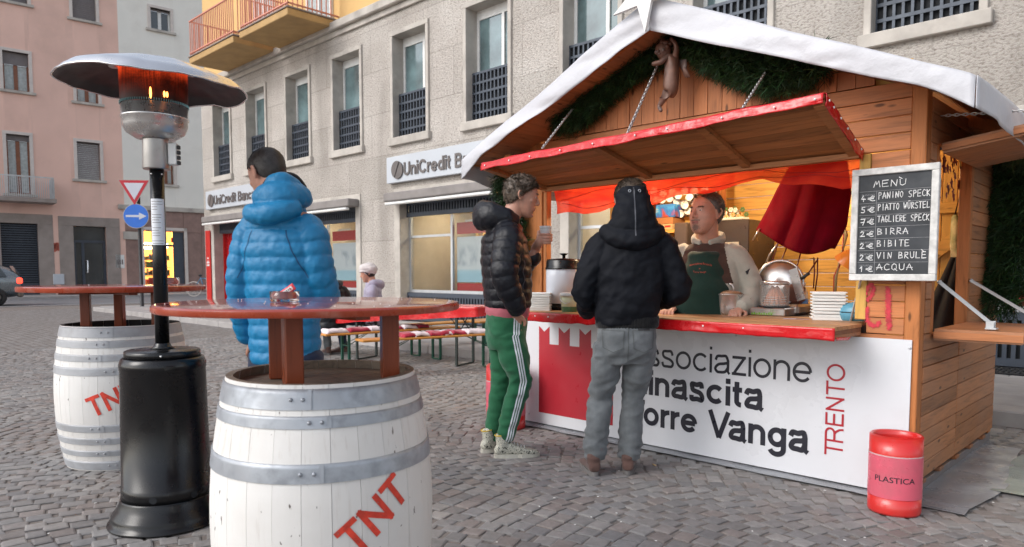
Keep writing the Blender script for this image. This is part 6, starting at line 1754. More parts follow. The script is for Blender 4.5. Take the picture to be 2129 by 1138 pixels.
# ================================================================== RED BINS
def bin_(c, label, rot, word=True, k=1.0):
    t = thing('waste_bin', label, 'waste bin', (c[0], c[1], 0), rot, 'round red plastic bins by the hut')
    a, b = .121*k, .112*k
    def ring(s, z, n=56): return [(a*s*cos(2*pi*j/n), b*s*sin(2*pi*j/n), z*k) for j in range(n)]
    H = .392
    MB().loft([ring(.97, 0), ring(1.0, .012), ring(1.0, .09)], cap=True).build('foot', M_['binred'], t, local=True)
    MB().loft([ring(.985, .088), ring(.985, .30)], cap=False).build('shell', M_['binred'], t, local=True)
    MB().loft([ring(1.0, .292), ring(1.0, .385), ring(.985, H-.008), ring(.94, H), ring(.86, H-.006), ring(.84, H-.03), ring(.84, .10)], cap=False).build('collar', M_['binred'], t, local=True)
    MB().loft([ring(.84, .10), ring(.02, .10)], cap=False).build('inner_floor', M_['binred'], t, local=True)
    MB().loft([ring(1.012, .085), ring(1.012, .295)], cap=False).build('sleeve', M_['binpink'], t, local=True)
    MB().loft([ring(1.02, .292), ring(1.02, .299)], cap=False).build('sleeve_rim', glass('clear_strip', (.8, .7, .7), .1, .5), t, local=True)
    if word:
        mb = MB(); text_mb(mb, 'PLASTICA', (0, 0, 0), (1, 0, 0), (0, 1, 0), .027*k, .185*k, depth=0, off=.008)
        vs = []
        bm = bmesh.new(); me = mb.mesh('tmp', [M_['letter']]); bm.from_mesh(me); bmesh.ops.triangulate(bm, faces=bm.faces)
        bmesh.ops.subdivide_edges(bm, edges=[e for e in bm.edges if e.calc_length() > .012], cuts=2, use_grid_fill=True)
        w0 = .0925*k
        for v in bm.verts:
            ang = -pi/2+(v.co.x-w0)/(.119*k); z = .168*k+v.co.y
            v.co = Vector((a*1.018*cos(ang), b*1.018*sin(ang), z))
        bm.to_mesh(me); bm.free(); o = bpy.data.objects.new('lettering', me); S.collection.objects.link(o); o.parent = t
    return t
bin_(at(1858, 3.585), 'red round bin with pink sleeve and black lettering at the hut corner', YAW-radians(29), True)
p_ = gz(1046, 890); bin_((p_.x, p_.y+.03), 'red round bin mostly hidden behind the legs of the man in green trousers', YAW, False, 1.25)

# cigarette ends, paper bits
mb = MB(); lr = random.Random(31)
for k in range(90):
    p = gz(lr.uniform(0, 2100), lr.uniform(720, 1130)); a = lr.uniform(0, 3.14)
    if -3.9 < p.x < -.9 and p.y > 4: continue
    mb.box((-.005*lr.uniform(.5, 1.6), -.003, 0), (.005, .003, .002), 0, Matrix.Translation((p.x, p.y, .004)) @ Matrix.Rotation(a, 4, 'Z'))
tag(mb.build('litter', M_['whitepaint']), 'tiny pale scraps of paper scattered over the setts', 'litter', kind='stuff')
p = gz(1357, 968); t = MB(); t.tube([(p.x, p.y, .008), (p.x+.03, p.y-.012, .008)], .004, 8); tag(t.build('cigarette_end', pm('cigarette_paper', (.6, .42, .2), .7)), 'cigarette end on the setts right of the grey trouser legs', 'cigarette end')

# ================================================================== BEER TABLES AND BENCHES
GREEN = pm('green_leg_steel', (.012, .085, .055), .4, metal=.2, var=.15, bst=.03)
DARKL = pm('dark_leg_steel', (.02, .03, .028), .4, metal=.2, var=.15, bst=.03)
M_['bench_y'] = wood('orange_bench_board', (.62, .27, .055), 'X', rough=.35, spec=.5, knots=False)
def trestle(t, L_, W_, z, m):
    for s in (-1, 1):
        x = s*(L_/2-.32); w = W_/2-.035
        mb = MB()
        for yy in (-w, w): mb.box((x-.014, yy-.014, .015), (x+.014, yy+.014, z-.028))
        mb.box((x-.012, -w, .004), (x+.012, w, .022)).box((x-.008, -w, z*.62), (x+.008, w, z*.62+.014))
        mb.build('leg', m, t, local=True)
        m2 = MB(); m2.bar((x, -w*.8, z*.64), (x-s*.30, -w*.2, z-.03), .012, .006).bar((x, w*.8, z*.64), (x-s*.30, w*.2, z-.03), .012, .006); m2.build('brace', m, t, local=True)
def bench(c, rot, L_, z, label, m=GREEN):
    t = thing('beer_bench', label, 'bench', (c[0], c[1], 0), rot, 'folding beer benches by the bank')
    MB().box((-L_/2, -.125, z-.027), (L_/2, .125, z), .008).build('seat', M_['bench_y'], t, local=True); trestle(t, L_, .25, z, m); return t
def btable(c, rot, L_, label, drop=.17, W_=.5, z=.76, m=DARKL, cloth=True):
    t = thing('beer_table', label, 'table', (c[0], c[1], 0), rot, 'folding beer tables by the bank')
    MB().box((-L_/2, -W_/2, z-.027), (L_/2, W_/2, z), .006).build('table_board', M_['bench_y'], t, local=True); trestle(t, L_, W_, z, m)
    m2 = MB()
    for s in (-1, 1): x = s*(L_/2-.32); m2.bar((x, -.2, z-.04), (x, .2, z*.5), .012, .008).bar((x, .2, z-.04), (x, -.2, z*.5), .012, .008)
    m2.build('cross_brace', m, t, local=True)
    return t
def tcloth(c, rot, L_, W_, z, label, dl, dr):
    t = thing('tablecloth', label, 'tablecloth', (c[0], c[1], z+.004), rot, 'red cloths on the beer tables')
    a, b = L_/2+.01, W_/2+.01; mb = MB(); per = []
    N = 120
    path = [(-a, -b), (a, -b), (a, b), (-a, b), (-a, -b)]
    for i in range(4):
        p, q = Vector(path[i]), Vector(path[i+1]); k = 44 if i % 2 == 0 else 14
        for j in range(k): per.append((p.lerp(q, j/k), (q-p).normalized()))
    n = len(per); rings = []
    for lv in range(7):
        ring = []
        for j, (p, d) in enumerate(per):
            u = (p.x/a+1)/2; drop = dl*(1-u)+dr*u; drop += .012*noise.noise(Vector((j*.2, 0, 0)))
            o_ = Vector((d.y, -d.x)); w_ = .014*noise.noise(Vector((p.x*6, p.y*6, lv*.1)))*lv/6+.004
            ring.append((p.x+o_.x*w_, p.y+o_.y*w_, -drop*lv/6))
        rings.append(ring)
    mb.loft(rings, cap=False); mb.f.append(list(range(n))[::-1]); mb.m.append(0); mb.sm.append(False)
    return mb.build('cloth', M_['redpvc'], t, local=True)
pa, pb = gz(758, 745), gz(973, 759); tc_ = (pa+pb)/2; rot = math.atan2(pb.y-pa.y, pb.x-pa.x)
btable(tc_, rot, 2.2, 'beer table under a bright red cloth between the benches, nearest the barrels')
tcloth(tc_, rot, 2.2, .5, .762, 'bright red vinyl cloth hanging over the beer table by the benches', .27, .12)
def bench_px(xl, yl, xr, yr, z, Ln, label, m=GREEN):
    a = gz(xl, yl, z); b = gz(xr, yr, z); d = (b-a).normalized(); c = a+d*Ln/2-Vector((d.y, -d.x, 0))*.0; return bench((c.x, c.y), math.atan2(d.y, d.x), Ln, z, label, m), a, d
b1, a1, d1 = bench_px(746, 706, 1040, 690, .44, 2.0, 'long orange beer bench in front of the red table, strewn with blankets')
b2, a2, d2 = bench_px(668, 694, 950, 677, .45, 2.0, 'orange beer bench behind the red table where the people sit')
b3, a3, d3 = bench_px(826, 676, 900, 671, .46, 1.9, 'third orange beer bench, farther back towards the bank grille')
b4, a4, d4 = bench_px(985, 668, 1045, 664, .50, 2.0, 'orange beer bench seen just left of the green trousers')
p = gz(1075, 700); 
WR = pm('dark_red_blanket', (.36, .012, .04), .9, var=.2, vs=12, bs=50, bst=.4, sheen=.3); WW = pm('white_blanket', (.70, .60, .62), .9, var=.12, vs=24, bs=40, bst=.5, sheen=.3)
def blanket(a, d, s0, s1, z, white, label, sd=0):
    sdv = Vector((-d.y, d.x, 0)); c = a+d*(s0+s1)/2
    t = thing('blanket', label, 'blanket', (c.x, c.y, z), 0, 'folded red and white blankets on the benches')
    mb = MB(); W = .22
    def f(u, v):
        s = s0+(s1-s0)*u; w = -.11+.24*v
        e = min(1, min(u, 1-u)*9, min(v, 1-v)*7+.2)
        return a+d*(s+.01*noise.noise(Vector((v*5, sd, 0))))+sdv*(w-.0)+Vector((0, 0, .004+.045*e+.018*noise.noise(Vector((s*9, w*12, sd)))))
    mb.grid(f, 26, 12)
    o = mb.build('fleece', WW if white else WR, t); m = o.modifiers.new('s', 'SOLIDIFY'); m.thickness = .02; m.offset = -1
d1v = Vector((-d1.y, d1.x, 0)); d2v = Vector((-d2.y, d2.x, 0))
for i, (s0, s1, w_, lb) in enumerate(((.50, .66, 0, 'dark red blanket at the left end of the front bench row, beside the table leg'), (.64, .84, 1, 'white blanket on the front bench next to the dark red one'), (.84, 1.14, 0, 'dark red blanket in the middle of the front bench'), (1.04, 1.14, 1, 'small white folded cloth in the middle of the front bench'), (1.14, 1.34, 0, 'dark red blanket right of the middle on the front bench'), (1.34, 1.64, 1, 'white blanket at the right end of the front bench'))): blanket(a1, d1, s0, s1, .44, w_, lb, i)
for i, (s0, s1, w_, lb) in enumerate(((.02, .32, 1, 'white blanket at the left end of the bench behind, next to the blue jacket'), (.32, .62, 0, 'dark red blanket on the bench behind the red table, left part'), (.62, .76, 1, 'white blanket on the bench behind the red table, under its corner'), (.86, 1.10, 0, 'dark red blanket on the rear bench right of the table leg'), (1.10, 1.32, 1, 'white blanket on the rear bench right of the table leg'), (1.32, 1.5, 0, 'dark red blanket at the right end of the rear bench'))): blanket(a2, d2, s0, s1, .45, w_, lb, 20+i)

# ================================================================== TRAFFIC SIGN
sg = gz(296, 645)
sign = thing('traffic_sign', 'grey post with a red and white give way triangle above a blue round arrow sign', 'traffic sign', (sg.x, sg.y, 0))
dep_ = (sg-CP).dot(FW); fx = Vector((cos(YAW+.12), sin(YAW+.12), 0)); fn = Vector((fx.y, -fx.x, 0))
if fn.dot(CP-sg) < 0: fn = -fn
MB().lathe([(.10, 0), (.10, .03), (.055, .06), (.05, 3.6)], (sg.x, sg.y, 0), 16).build('post', M_['blackmat'], sign)
def spt(px, py, off=0.0): p = gd(px, py, dep_); return Vector((p.x, p.y, p.z))
u_ = dep_/F
cT = Vector((sg.x, sg.y, gd(290, 395, dep_).z))+fn*.08-fx*(6*u_)
def tri(s, o_): return [cT+fx*(-s)+Vector((0, 0, s*.577))+fn*o_, cT+fx*s+Vector((0, 0, s*.577))+fn*o_, cT+Vector((0, 0, -s*1.155))+fn*o_]
SW = 29*u_
RETRO = pm('sign_red', (.50, .015, .03), .4, var=.04, bst=0); RW = pm('sign_white', (.58, .60, .66), .4, var=.03, bst=0); RB = pm('sign_blue', (.03, .16, .62), .4, var=.05, bst=0)
MB().prism(tri(SW*1.06, -.012), fn*.010).build('plate', M_['trim'], sign)
MB().prism(tri(SW, 0), fn*.003).build('red_border', RETRO, sign); MB().prism(tri(SW*.68, .004), fn*.003).build('white_field', RW, sign)
cD = Vector((sg.x, sg.y, gd(290, 451, dep_).z))+fn*.08-fx*(4*u_); R = 24*u_
def disc(R_, o_, th): return ([cD+fx*R_*cos(2*pi*k/40)+Vector((0, 0, R_*sin(2*pi*k/40)))+fn*o_ for k in range(40)], fn*th)
MB().prism(*disc(R*1.05, -.012, .010)).build('plate', M_['trim'], sign); MB().prism(*disc(R, 0, .003)).build('blue_disc', RB, sign)
ar = [(-.82, -.09), (.25, -.09), (.25, -.30), (.86, 0), (.25, .30), (.25, .09), (-.82, .09)]
for tri_ in ([0, 1, 5, 6], [2, 3, 4]): MB().prism([cD+fx*R*ar[i][0]+Vector((0, 0, R*ar[i][1]))+fn*.004 for i in tri_], fn*.003).build('arrow', RW, sign)

# ================================================================== PARKED CAR (rear quarter at the left edge)
cw = gz(4, 637)
car = thing('car', 'silver grey car with lit red tail lamp driving out of the picture at the left', 'car', (cw.x, cw.y, 0))
WM[car.name] = Matrix.Translation((cw.x, cw.y, 0))
# car axis: along the street, pointing away to the left; x' = length (rear at 0), y' = width
cxd = -DH; cyd = NH
Mc = Matrix(((cxd.x, cyd.x, 0, cw.x), (cxd.y, cyd.y, 0, cw.y), (0, 0, 1, 0), (0, 0, 0, 1))) @ Matrix.Translation((-.60, -1.75, 0))
CPm = pm('car_paint_grey', (.20, .23, .25), .28, metal=.6, var=.04, coat=.7)
secs = []
Lc = 4.3
def carsec(x, hw, zlo, zsh, zro, hwr):
    return [Mc @ Vector(p) for p in ((x, 0, zlo), (x, .0+.08, zlo-.0), (x, .04, zsh*.6), (x, .0, zsh), (x, (1.75-hwr)/2, zro), (x, 1.75-(1.75-hwr)/2, zro), (x, 1.75, zsh), (x, 1.71, zsh*.6), (x, 1.67, zlo))]
body = [carsec(0, .8, .40, .98, 1.0, 1.4), carsec(.05, .8, .30, 1.02, 1.06, 1.35), carsec(.25, .8, .26, 1.02, 1.40, 1.2), carsec(.8, .8, .24, 1.0, 1.50, 1.2), carsec(1.9, .8, .24, .96, 1.52, 1.2), carsec(2.6, .8, .24, .94, 1.40, 1.2), carsec(3.2, .8, .24, .92, .98, 1.5), carsec(4.1, .8, .28, .78, .82, 1.5), carsec(4.25, .8, .36, .6, .64, 1.5)]
body = [[p for p in s] for s in body]
o = MB().loft(body).build('body', CPm, car); m = o.modifiers.new('b', 'SUBSURF'); m.levels = 1; m.render_levels = 2
for side in (-.012, 1.735):
    MB().prism([Mc @ Vector((.42, side, 1.02)), Mc @ Vector((.62, side+(.2 if side < 1 else -.2), 1.40)), Mc @ Vector((2.4, side+(.2 if side < 1 else -.2), 1.40)), Mc @ Vector((2.9, side, 1.0))], Mc.to_3x3() @ Vector((0, .02, 0))).build('side_window', M_['darkglass'], car)
MB().prism([Mc @ Vector(p) for p in ((.02, .25, 1.06), (.02, 1.5, 1.06), (.20, 1.4, 1.40), (.20, .35, 1.40))], Mc.to_3x3() @ Vector((-.02, 0, 0))).build('rear_window', M_['darkglass'], car)
M = Mc @ Matrix.Identity(4)
MB().box((-.05, 0, .30), (.12, 1.75, .58), .05, Mc).build('bumper', pm('grey_brown_bumper', (.14, .11, .09), .5), car)
tl_ = glow('tail_lamp', (1.0, .06, .03), 1.6)
for yy in (.0, 1.42): MB().box((-.03, yy-.02, .78), (.14, yy+.35, .98), .03, Mc).build('tail_lamp', tl_, car)
for (xx) in (.75, 3.4):
    for yy in (-.02, 1.57):
        Mw = Mc @ Matrix.Translation((xx, yy, .31)) @ Matrix.Rotation(-pi/2, 4, 'X')
        w_ = MB().lathe([(.18, 0), (.29, 0), (.31, .03), (.31, .17), (.29, .2), (.18, .2)], (0, 0, 0), 32, cap=False, M=Mw).build('wheel', M_['blackmat'], car)
        MB().lathe([(0, .05), (.05, .03), (.19, .02), (.19, .18), (0, .16)], (0, 0, 0), 20, cap=False, M=Mw).build('rim', M_['brushed'], w_)

# ================================================================== BICYCLE by the cream house
bk = gz(408, 618); bk.z = 0; bt = thing('bicycle', 'pale bicycle parked against the brown stone wall left of the red column', 'bicycle', (bk.x, bk.y, 0))
ax = RT; up3 = Vector((0, 0, 1)); blu = pm('bicycle_blue', (.10, .22, .36), .4)
for k in (0, 1.05):
    c = bk+ax*(k-.1)+up3*.38
    w_ = MB().tube([c+ax*(.34*cos(2*pi*j/28))+up3*(.34*sin(2*pi*j/28)) for j in range(29)], .022, 6, cap=False).build('wheel', M_['pale'], bt)
    mb = MB()
    for j in range(10): mb.tube([c, c+ax*(.33*cos(2*pi*j/10))+up3*(.33*sin(2*pi*j/10))], .006, 4)
    mb.build('spokes', M_['pale'], w_)
A_ = bk-ax*.1+up3*.38; B_ = bk+ax*.95+up3*.38; C_ = bk+ax*.38+up3*.36; D_ = bk+ax*.22+up3*.88; E_ = bk+ax*.78+up3*.86
mb = MB()
for a, b in ((A_, C_), (A_, D_), (C_, D_+up3*.1), (C_, E_), (D_, E_), (E_+up3*.12, B_)): mb.tube([a, b], .024, 6)
mb.build('frame', blu, bt); MB().tube([E_+up3*.12, E_+up3*.15-ax*.2], .02, 6).build('handlebar', M_['blackmat'], bt); MB().ell(D_+up3*.14, (.13, .08, .05)).build('saddle', M_['blackmat'], bt)
# ================================================================== PEOPLE
from mathutils.bvhtree import BVHTree
def skinmat(nm, c):
    m, n, l, b = _new(nm); co = tc(n, l)
    col = ramp(n, l, nz(n, l, co, 22, 5), [(.3, tuple(x*.86 for x in c)), (.7, (min(1, c[0]*1.12), c[1]*1.04, c[2]*1.02))])
    l.new(col, b.inputs['Base Color']); b.inputs['Roughness'].default_value = .48; b.inputs['Subsurface Weight'].default_value = .12
    b.inputs['Subsurface Radius'].default_value = (.012, .005, .003); b.inputs['Subsurface Scale'].default_value = .5
    bump(n, l, b, nz(n, l, co, 260, 4), .12, .001); return m
SK1 = skinmat('skin_light', (.52, .27, .19)); SK2 = skinmat('skin_ruddy', (.58, .32, .235)); LIP = skinmat('lips', (.38, .14, .11))
def fabric(nm, c, rough=.75, fine=300, fb=.15, var=.15, sheen=.2, wr=22, wb=.25, spec=.3):
    m, n, l, b = _new(nm); co = tc(n, l)
    col = ramp(n, l, nz(n, l, co, 9, 6), [(.3, tuple(x*(1-var) for x in c)), (.7, tuple(min(1, x*(1+var)) for x in c))])
    l.new(col, b.inputs['Base Color']); b.inputs['Roughness'].default_value = rough; b.inputs['Sheen Weight'].default_value = sheen; b.inputs['Specular IOR Level'].default_value = spec
    h = mix(n, l, fb, nz(n, l, co, wr, 5, .6, .6), nz(n, l, co, fine, 3)); bump(n, l, b, h, wb, .008); return m
M_['down_blue'] = fabric('blue_down_nylon', (.005, .18, .38), .5, wr=34, wb=.5, sheen=0, spec=.5, var=.08)
M_['down_black'] = fabric('black_down_nylon', (.0055, .006, .010), .4, wr=34, wb=.6, sheen=0, spec=.35)
M_['jeans_blue'] = fabric('dark_blue_denim', (.012, .022, .055), .85, wr=28)
M_['jeans_grey'] = fabric('grey_denim', (.115, .125, .132), .85, wr=30, var=.3, wb=.55)
M_['track_green'] = fabric('green_track_cotton', (.012, .105, .045), .8, wr=16, wb=.3)
M_['hoodie'] = fabric('black_softshell', (.0045, .0055, .009), .75, wr=12, wb=.4, sheen=.0, spec=.2)
M_['blackcloth'] = fabric('black_fleece', (.008, .008, .009), .9)
M_['apron'] = fabric('green_apron', (.004, .026, .018), .8, wr=14)
M_['fleece'] = fabric('pale_fleece', (.40, .385, .33), .95, fine=120, fb=.5, wr=18, sheen=.4)
M_['brownf'] = fabric('brown_fleece', (.06, .03, .022), .9)
M_['lilac'] = fabric('lilac_nylon', (.34, .31, .40), .6, wr=18)
M_['hatw'] = fabric('pale_knit', (.60, .55, .54), .95, fine=90, fb=.5)
M_['stripe'] = pm('white_stripe', (.72, .75, .78), .6, var=.03, bst=0)
M_['pinkhem'] = pm('pink_hem', (.45, .12, .15), .8)
M_['shoe_brown'] = fabric('brown_suede', (.10, .055, .045), .85, wr=30)
M_['sole_grey'] = pm('grey_rubber', (.16, .15, .145), .7); M_['sole_white'] = pm('cream_rubber', (.55, .53, .46), .6, dirt=(.2, .18, .15), dirtamt=.5, ds=12)
def patmat():
    m, n, l, b = _new('patterned_canvas'); co = tc(n, l, (1, 1, 1)); v = nz(n, l, co, 42, 3, .6, 2.2)
    c = ramp(n, l, v, [(.40, (.03, .035, .03)), (.45, (.60, .58, .48)), (.52, (.62, .60, .52)), (.56, (.12, .14, .11)), (.62, (.60, .58, .5)), (.72, (.10, .09, .07))], 'LINEAR')
    l.new(c, b.inputs['Base Color']); b.inputs['Roughness'].default_value = .8; return m
M_['pattern'] = patmat()
def hairmat(nm, c):
    m, n, l, b = _new(nm); v = nz(n, l, tc(n, l, (1, 1, 1)), 60, 5)
    l.new(ramp(n, l, v, [(.3, tuple(x*.55 for x in c)), (.7, tuple(x*1.4 for x in c))]), b.inputs['Base Color']); b.inputs['Roughness'].default_value = .5; return m
HB = hairmat('dark_hair', (.030, .024, .021)); HM = hairmat('brown_hair', (.085, .06, .042)); HG = hairmat('greying_hair', (.17, .155, .145)); HBR = hairmat('beard_shadow', (.16, .09, .07))

def cr(P, R, k):
    """smooth path through points with radii"""
    P = [Vector(p) for p in P]; out = []; rad = []
    for i in range(len(P)-1):
        p0, p1, p2, p3 = P[max(i-1, 0)], P[i], P[i+1], P[min(i+2, len(P)-1)]
        for j in range(k):
            t = j/k; t2, t3 = t*t, t*t*t
            out.append(.5*((2*p1)+(p2-p0)*t+(2*p0-5*p1+4*p2-p3)*t2+(3*p1-p0-3*p2+p3)*t3))
            s = t*t*(3-2*t); a, b = R[i], R[i+1]
            rad.append(tuple(a[q]+(b[q]-a[q])*s for q in range(2)) if isinstance(a, tuple) else (a+(b-a)*s,)*2)
    out.append(P[-1]); rad.append(R[-1] if isinstance(R[-1], tuple) else (R[-1],)*2); return out, rad
def puff(s, per, amp):
    f = (s/per) % 1.0; return 1-amp+amp*(sin(pi*f)**.36)
def limb(mb, P, R, k=10, seg=20, quilt=None, ref=(1, 0, 0), caps=True):
    pts, rad = cr(P, R, k); rings = []; s = 0; u0 = Vector(ref)
    if quilt:   # resample finely so that every baffle shows
        L_ = sum((pts[i+1]-pts[i]).length for i in range(len(pts)-1)); n = int(L_/.006); q, r2 = [], []; acc = [0]
        for i in range(len(pts)-1): acc.append(acc[-1]+(pts[i+1]-pts[i]).length)
        j = 0
        for i in range(n+1):
            d = acc[-1]*i/n
            while j < len(acc)-2 and acc[j+1] < d: j += 1
            t = (d-acc[j])/max(1e-9, acc[j+1]-acc[j]); q.append(pts[j].lerp(pts[j+1], t)); r2.append(tuple(rad[j][z]+(rad[j+1][z]-rad[j][z])*t for z in (0, 1)))
        pts, rad = q, r2
    for i, p in enumerate(pts):
        t = pts[min(i+1, len(pts)-1)]-pts[max(i-1, 0)]; t.normalize()
        u = u0-t*u0.dot(t)
        if u.length < 1e-3: u = Vector((0, 1, 0))-t*t.y
        u.normalize(); v = t.cross(u); u0 = u
        if i: s += (pts[i]-pts[i-1]).length
        f = 1.0
        a, b = rad[i]
        if quilt: f = puff(s+quilt[2], quilt[0], 1.0); a = a-quilt[1]*(1-f); b = b-quilt[1]*(1-f)
        rings.append([p+u*a*cos(2*pi*j/seg)+v*b*sin(2*pi*j/seg) for j in range(seg)])
    if caps:   # rounded ends
        a = [pts[0]+(q-pts[0])*.5-(pts[1]-pts[0]).normalized()*rad[0][0]*.35 for q in rings[0]]; b = [pts[-1]+(q-pts[-1])*.5+(pts[-1]-pts[-2]).normalized()*rad[-1][0]*.35 for q in rings[-1]]
        rings = [a]+rings+[b]
    mb.loft(rings); return mb
def trunk(mb, secs, seg=40, e=2.35, quilt=None, nz_=None):
    """secs: (z, cx, cy, rx, ry); an upright body with squarish ovals"""
    zs = [s[0] for s in secs]; P = [Vector((s[1], s[2], s[0])) for s in secs]; R = [(s[3], s[4]) for s in secs]
    pts, rad = cr(P, R, nz_ or 14); rings = []; s = 0
    for i, p in enumerate(pts):
        if i: s += (pts[i]-pts[i-1]).length
        a, b = rad[i]
        if quilt: g = quilt[1]*(1-puff(s+quilt[2], quilt[0], 1.0)); a -= g; b -= g
        ring = []
        for j in range(seg):
            t = 2*pi*j/seg; c_, s_ = cos(t), sin(t)
            ring.append(Vector((p.x+a*math.copysign(abs(c_)**(2/e), c_), p.y+b*math.copysign(abs(s_)**(2/e), s_), p.z)))
        rings.append(ring)
    mb.loft(rings); return mb
def fuse(mb, name, mats, parent, vox=.006, smooth=2, disp=None, mi=None, adapt=0):
    me = mb.mesh('tmp_'+name, mats)
    o = bpy.data.objects.new(name, me); S.collection.objects.link(o)
    r = o.modifiers.new('r', 'REMESH'); r.mode = 'VOXEL'; r.voxel_size = vox; r.adaptivity = adapt
    if smooth: s = o.modifiers.new('s', 'SMOOTH'); s.factor = .5; s.iterations = smooth
    dg = bpy.context.evaluated_depsgraph_get(); dg.update()
    nm = bpy.data.meshes.new_from_object(o.evaluated_get(dg)); nm.name = name; o.modifiers.clear(); o.data = nm; bpy.data.meshes.remove(me)
    if disp:
        nn = np.zeros(len(nm.vertices)*3, 'f'); nm.vertices.foreach_get('normal', nn); co = np.zeros(len(nm.vertices)*3, 'f'); nm.vertices.foreach_get('co', co)
        co = co.reshape(-1, 3); nn = nn.reshape(-1, 3); d = np.array([disp(Vector(c)) for c in co]); co += nn*d[:, None]; nm.vertices.foreach_set('co', co.ravel()); nm.update()
    nm.materials.clear()
    for m in (mats if isinstance(mats, (list, tuple)) else [mats]): nm.materials.append(m)
    if mi:
        ids = [mi(p.center, p.normal) for p in nm.polygons]; nm.polygons.foreach_set('material_index', ids)
    nm.polygons.foreach_set('use_smooth', [True]*len(nm.polygons)); nm.update()
    if parent: o.parent = parent; WM[o.name] = wm(parent)
    return o
def wr(amp, sx=6, sz=20, seed=0, f=None):
    def d(p):
        a = amp*(f(p) if f else 1.0); q_ = Vector((p.x*sx*.8+seed, p.y*sx*.8, p.z*sz*.8-p.x*sx*.9))
        return a*(.9*(.35-abs(noise.noise(q_)))*1.4+noise.noise(Vector((p.x*sx, p.y*sx, p.z*sz+3*noise.noise(Vector((p.x*5, p.y*5, p.z*3+seed)))+seed)))+.5*noise.noise(Vector((p.x*sx*2.4, p.y*sx*2.4, p.z*sz*1.9+seed))))
    return d
def head(mb, H, neck_to, fat=1.0, nose=1.0):
    """head blobs in head space (face towards +Y), placed with matrix H"""
    T = lambda p: H @ Vector(p); R3 = H.to_3x3()
    def e(c, r, rot=None):
        M = R3.to_4x4() @ (rot or Matrix.Identity(4)); mb.ell(T(c), r, M=M, nu=20, nv=14)
    e((0, -.016, .035), (.076, .096, .084)); e((0, .03, .05), (.062, .056, .06))
    rings = []
    for z, cy, rx, ry in ((.05, .018, .066, .070), (.02, .020, .068, .071), (-.01, .021, .066, .070), (-.04, .023, .061, .067), (-.07, .028, .053, .060), (-.095, .036, .042, .048), (-.112, .044, .028, .034), (-.119, .05, .014, .018)):
        rx *= fat if z < 0 else 1; rings.append([T((rx*math.copysign(abs(cos(t))**.88, cos(t)), cy+ry*math.copysign(abs(sin(t))**.88, sin(t)), z)) for t in [2*pi*j/28 for j in range(28)]])
    mb.loft(rings)
    def l(P, R): limb(mb, [T(p) for p in P], R, k=5, seg=12)
    l([(-.046, .066, .026), (-.024, .084, .030), (0, .085, .026), (.024, .084, .030), (.046, .066, .026)], [.008, .010, .009, .010, .008])
    l([(0, .084, .022), (0, .096*nose, .002), (0, .108*nose, -.022), (0, .103*nose, -.032)], [.0085, .0085, .0115, .008])
    for s in (-1, 1):
        e((s*.0125, .096, -.029), (.0075, .010, .007)); e((s*.043, .055, -.018), (.021, .020, .018)); e((s*.030, .079, .019), (.016, .006, .005)); e((s*.030, .078, -.004), (.014, .005, .004))
        # ear: a curved rim and a lobe
        l([(s*.070, .002, .012), (s*.082, -.012, .026), (s*.087, -.028, .018), (s*.083, -.028, -.006), (s*.074, -.010, -.030)], [.006, .0065, .0065, .0065, .0075])
        e((s*.076, -.012, -.004), (.005, .014, .022))
    e((0, .090, -.0535), (.023, .0075, .0045)); e((0, .089, -.0645), (.019, .0085, .0055)); e((0, .078, -.100), (.020, .015, .014)); e((0, .076, -.06), (.035, .017, .026))
    nk = [T((0, -.022, -.03)), T((0, -.030, -.085)), Vector(neck_to)]
    limb(mb, nk, [(.058*fat, .062*fat), (.056*fat, .060*fat), (.066*fat, .066*fat)], k=8, seg=24, ref=tuple(R3 @ Vector((1, 0, 0))))
def eyes(H, parent, look=0.0):
    w_ = MB(); d_ = MB()
    for s in (-1, 1):
        c = Vector((s*.031, .0755, .0085)); w_.ell(H @ c, (.0122,)*3, nu=14, nv=10); d_.ell(H @ (c+Vector((look*.004, .0085, 0))), (.0052,)*3, nu=10, nv=8)
    w_.build('eyes', pm('eye_white', (.6, .56, .52), .2, bst=0), parent, local=True); d_.build('iris', pm('iris', (.03, .02, .015), .15, bst=0), parent, local=True)
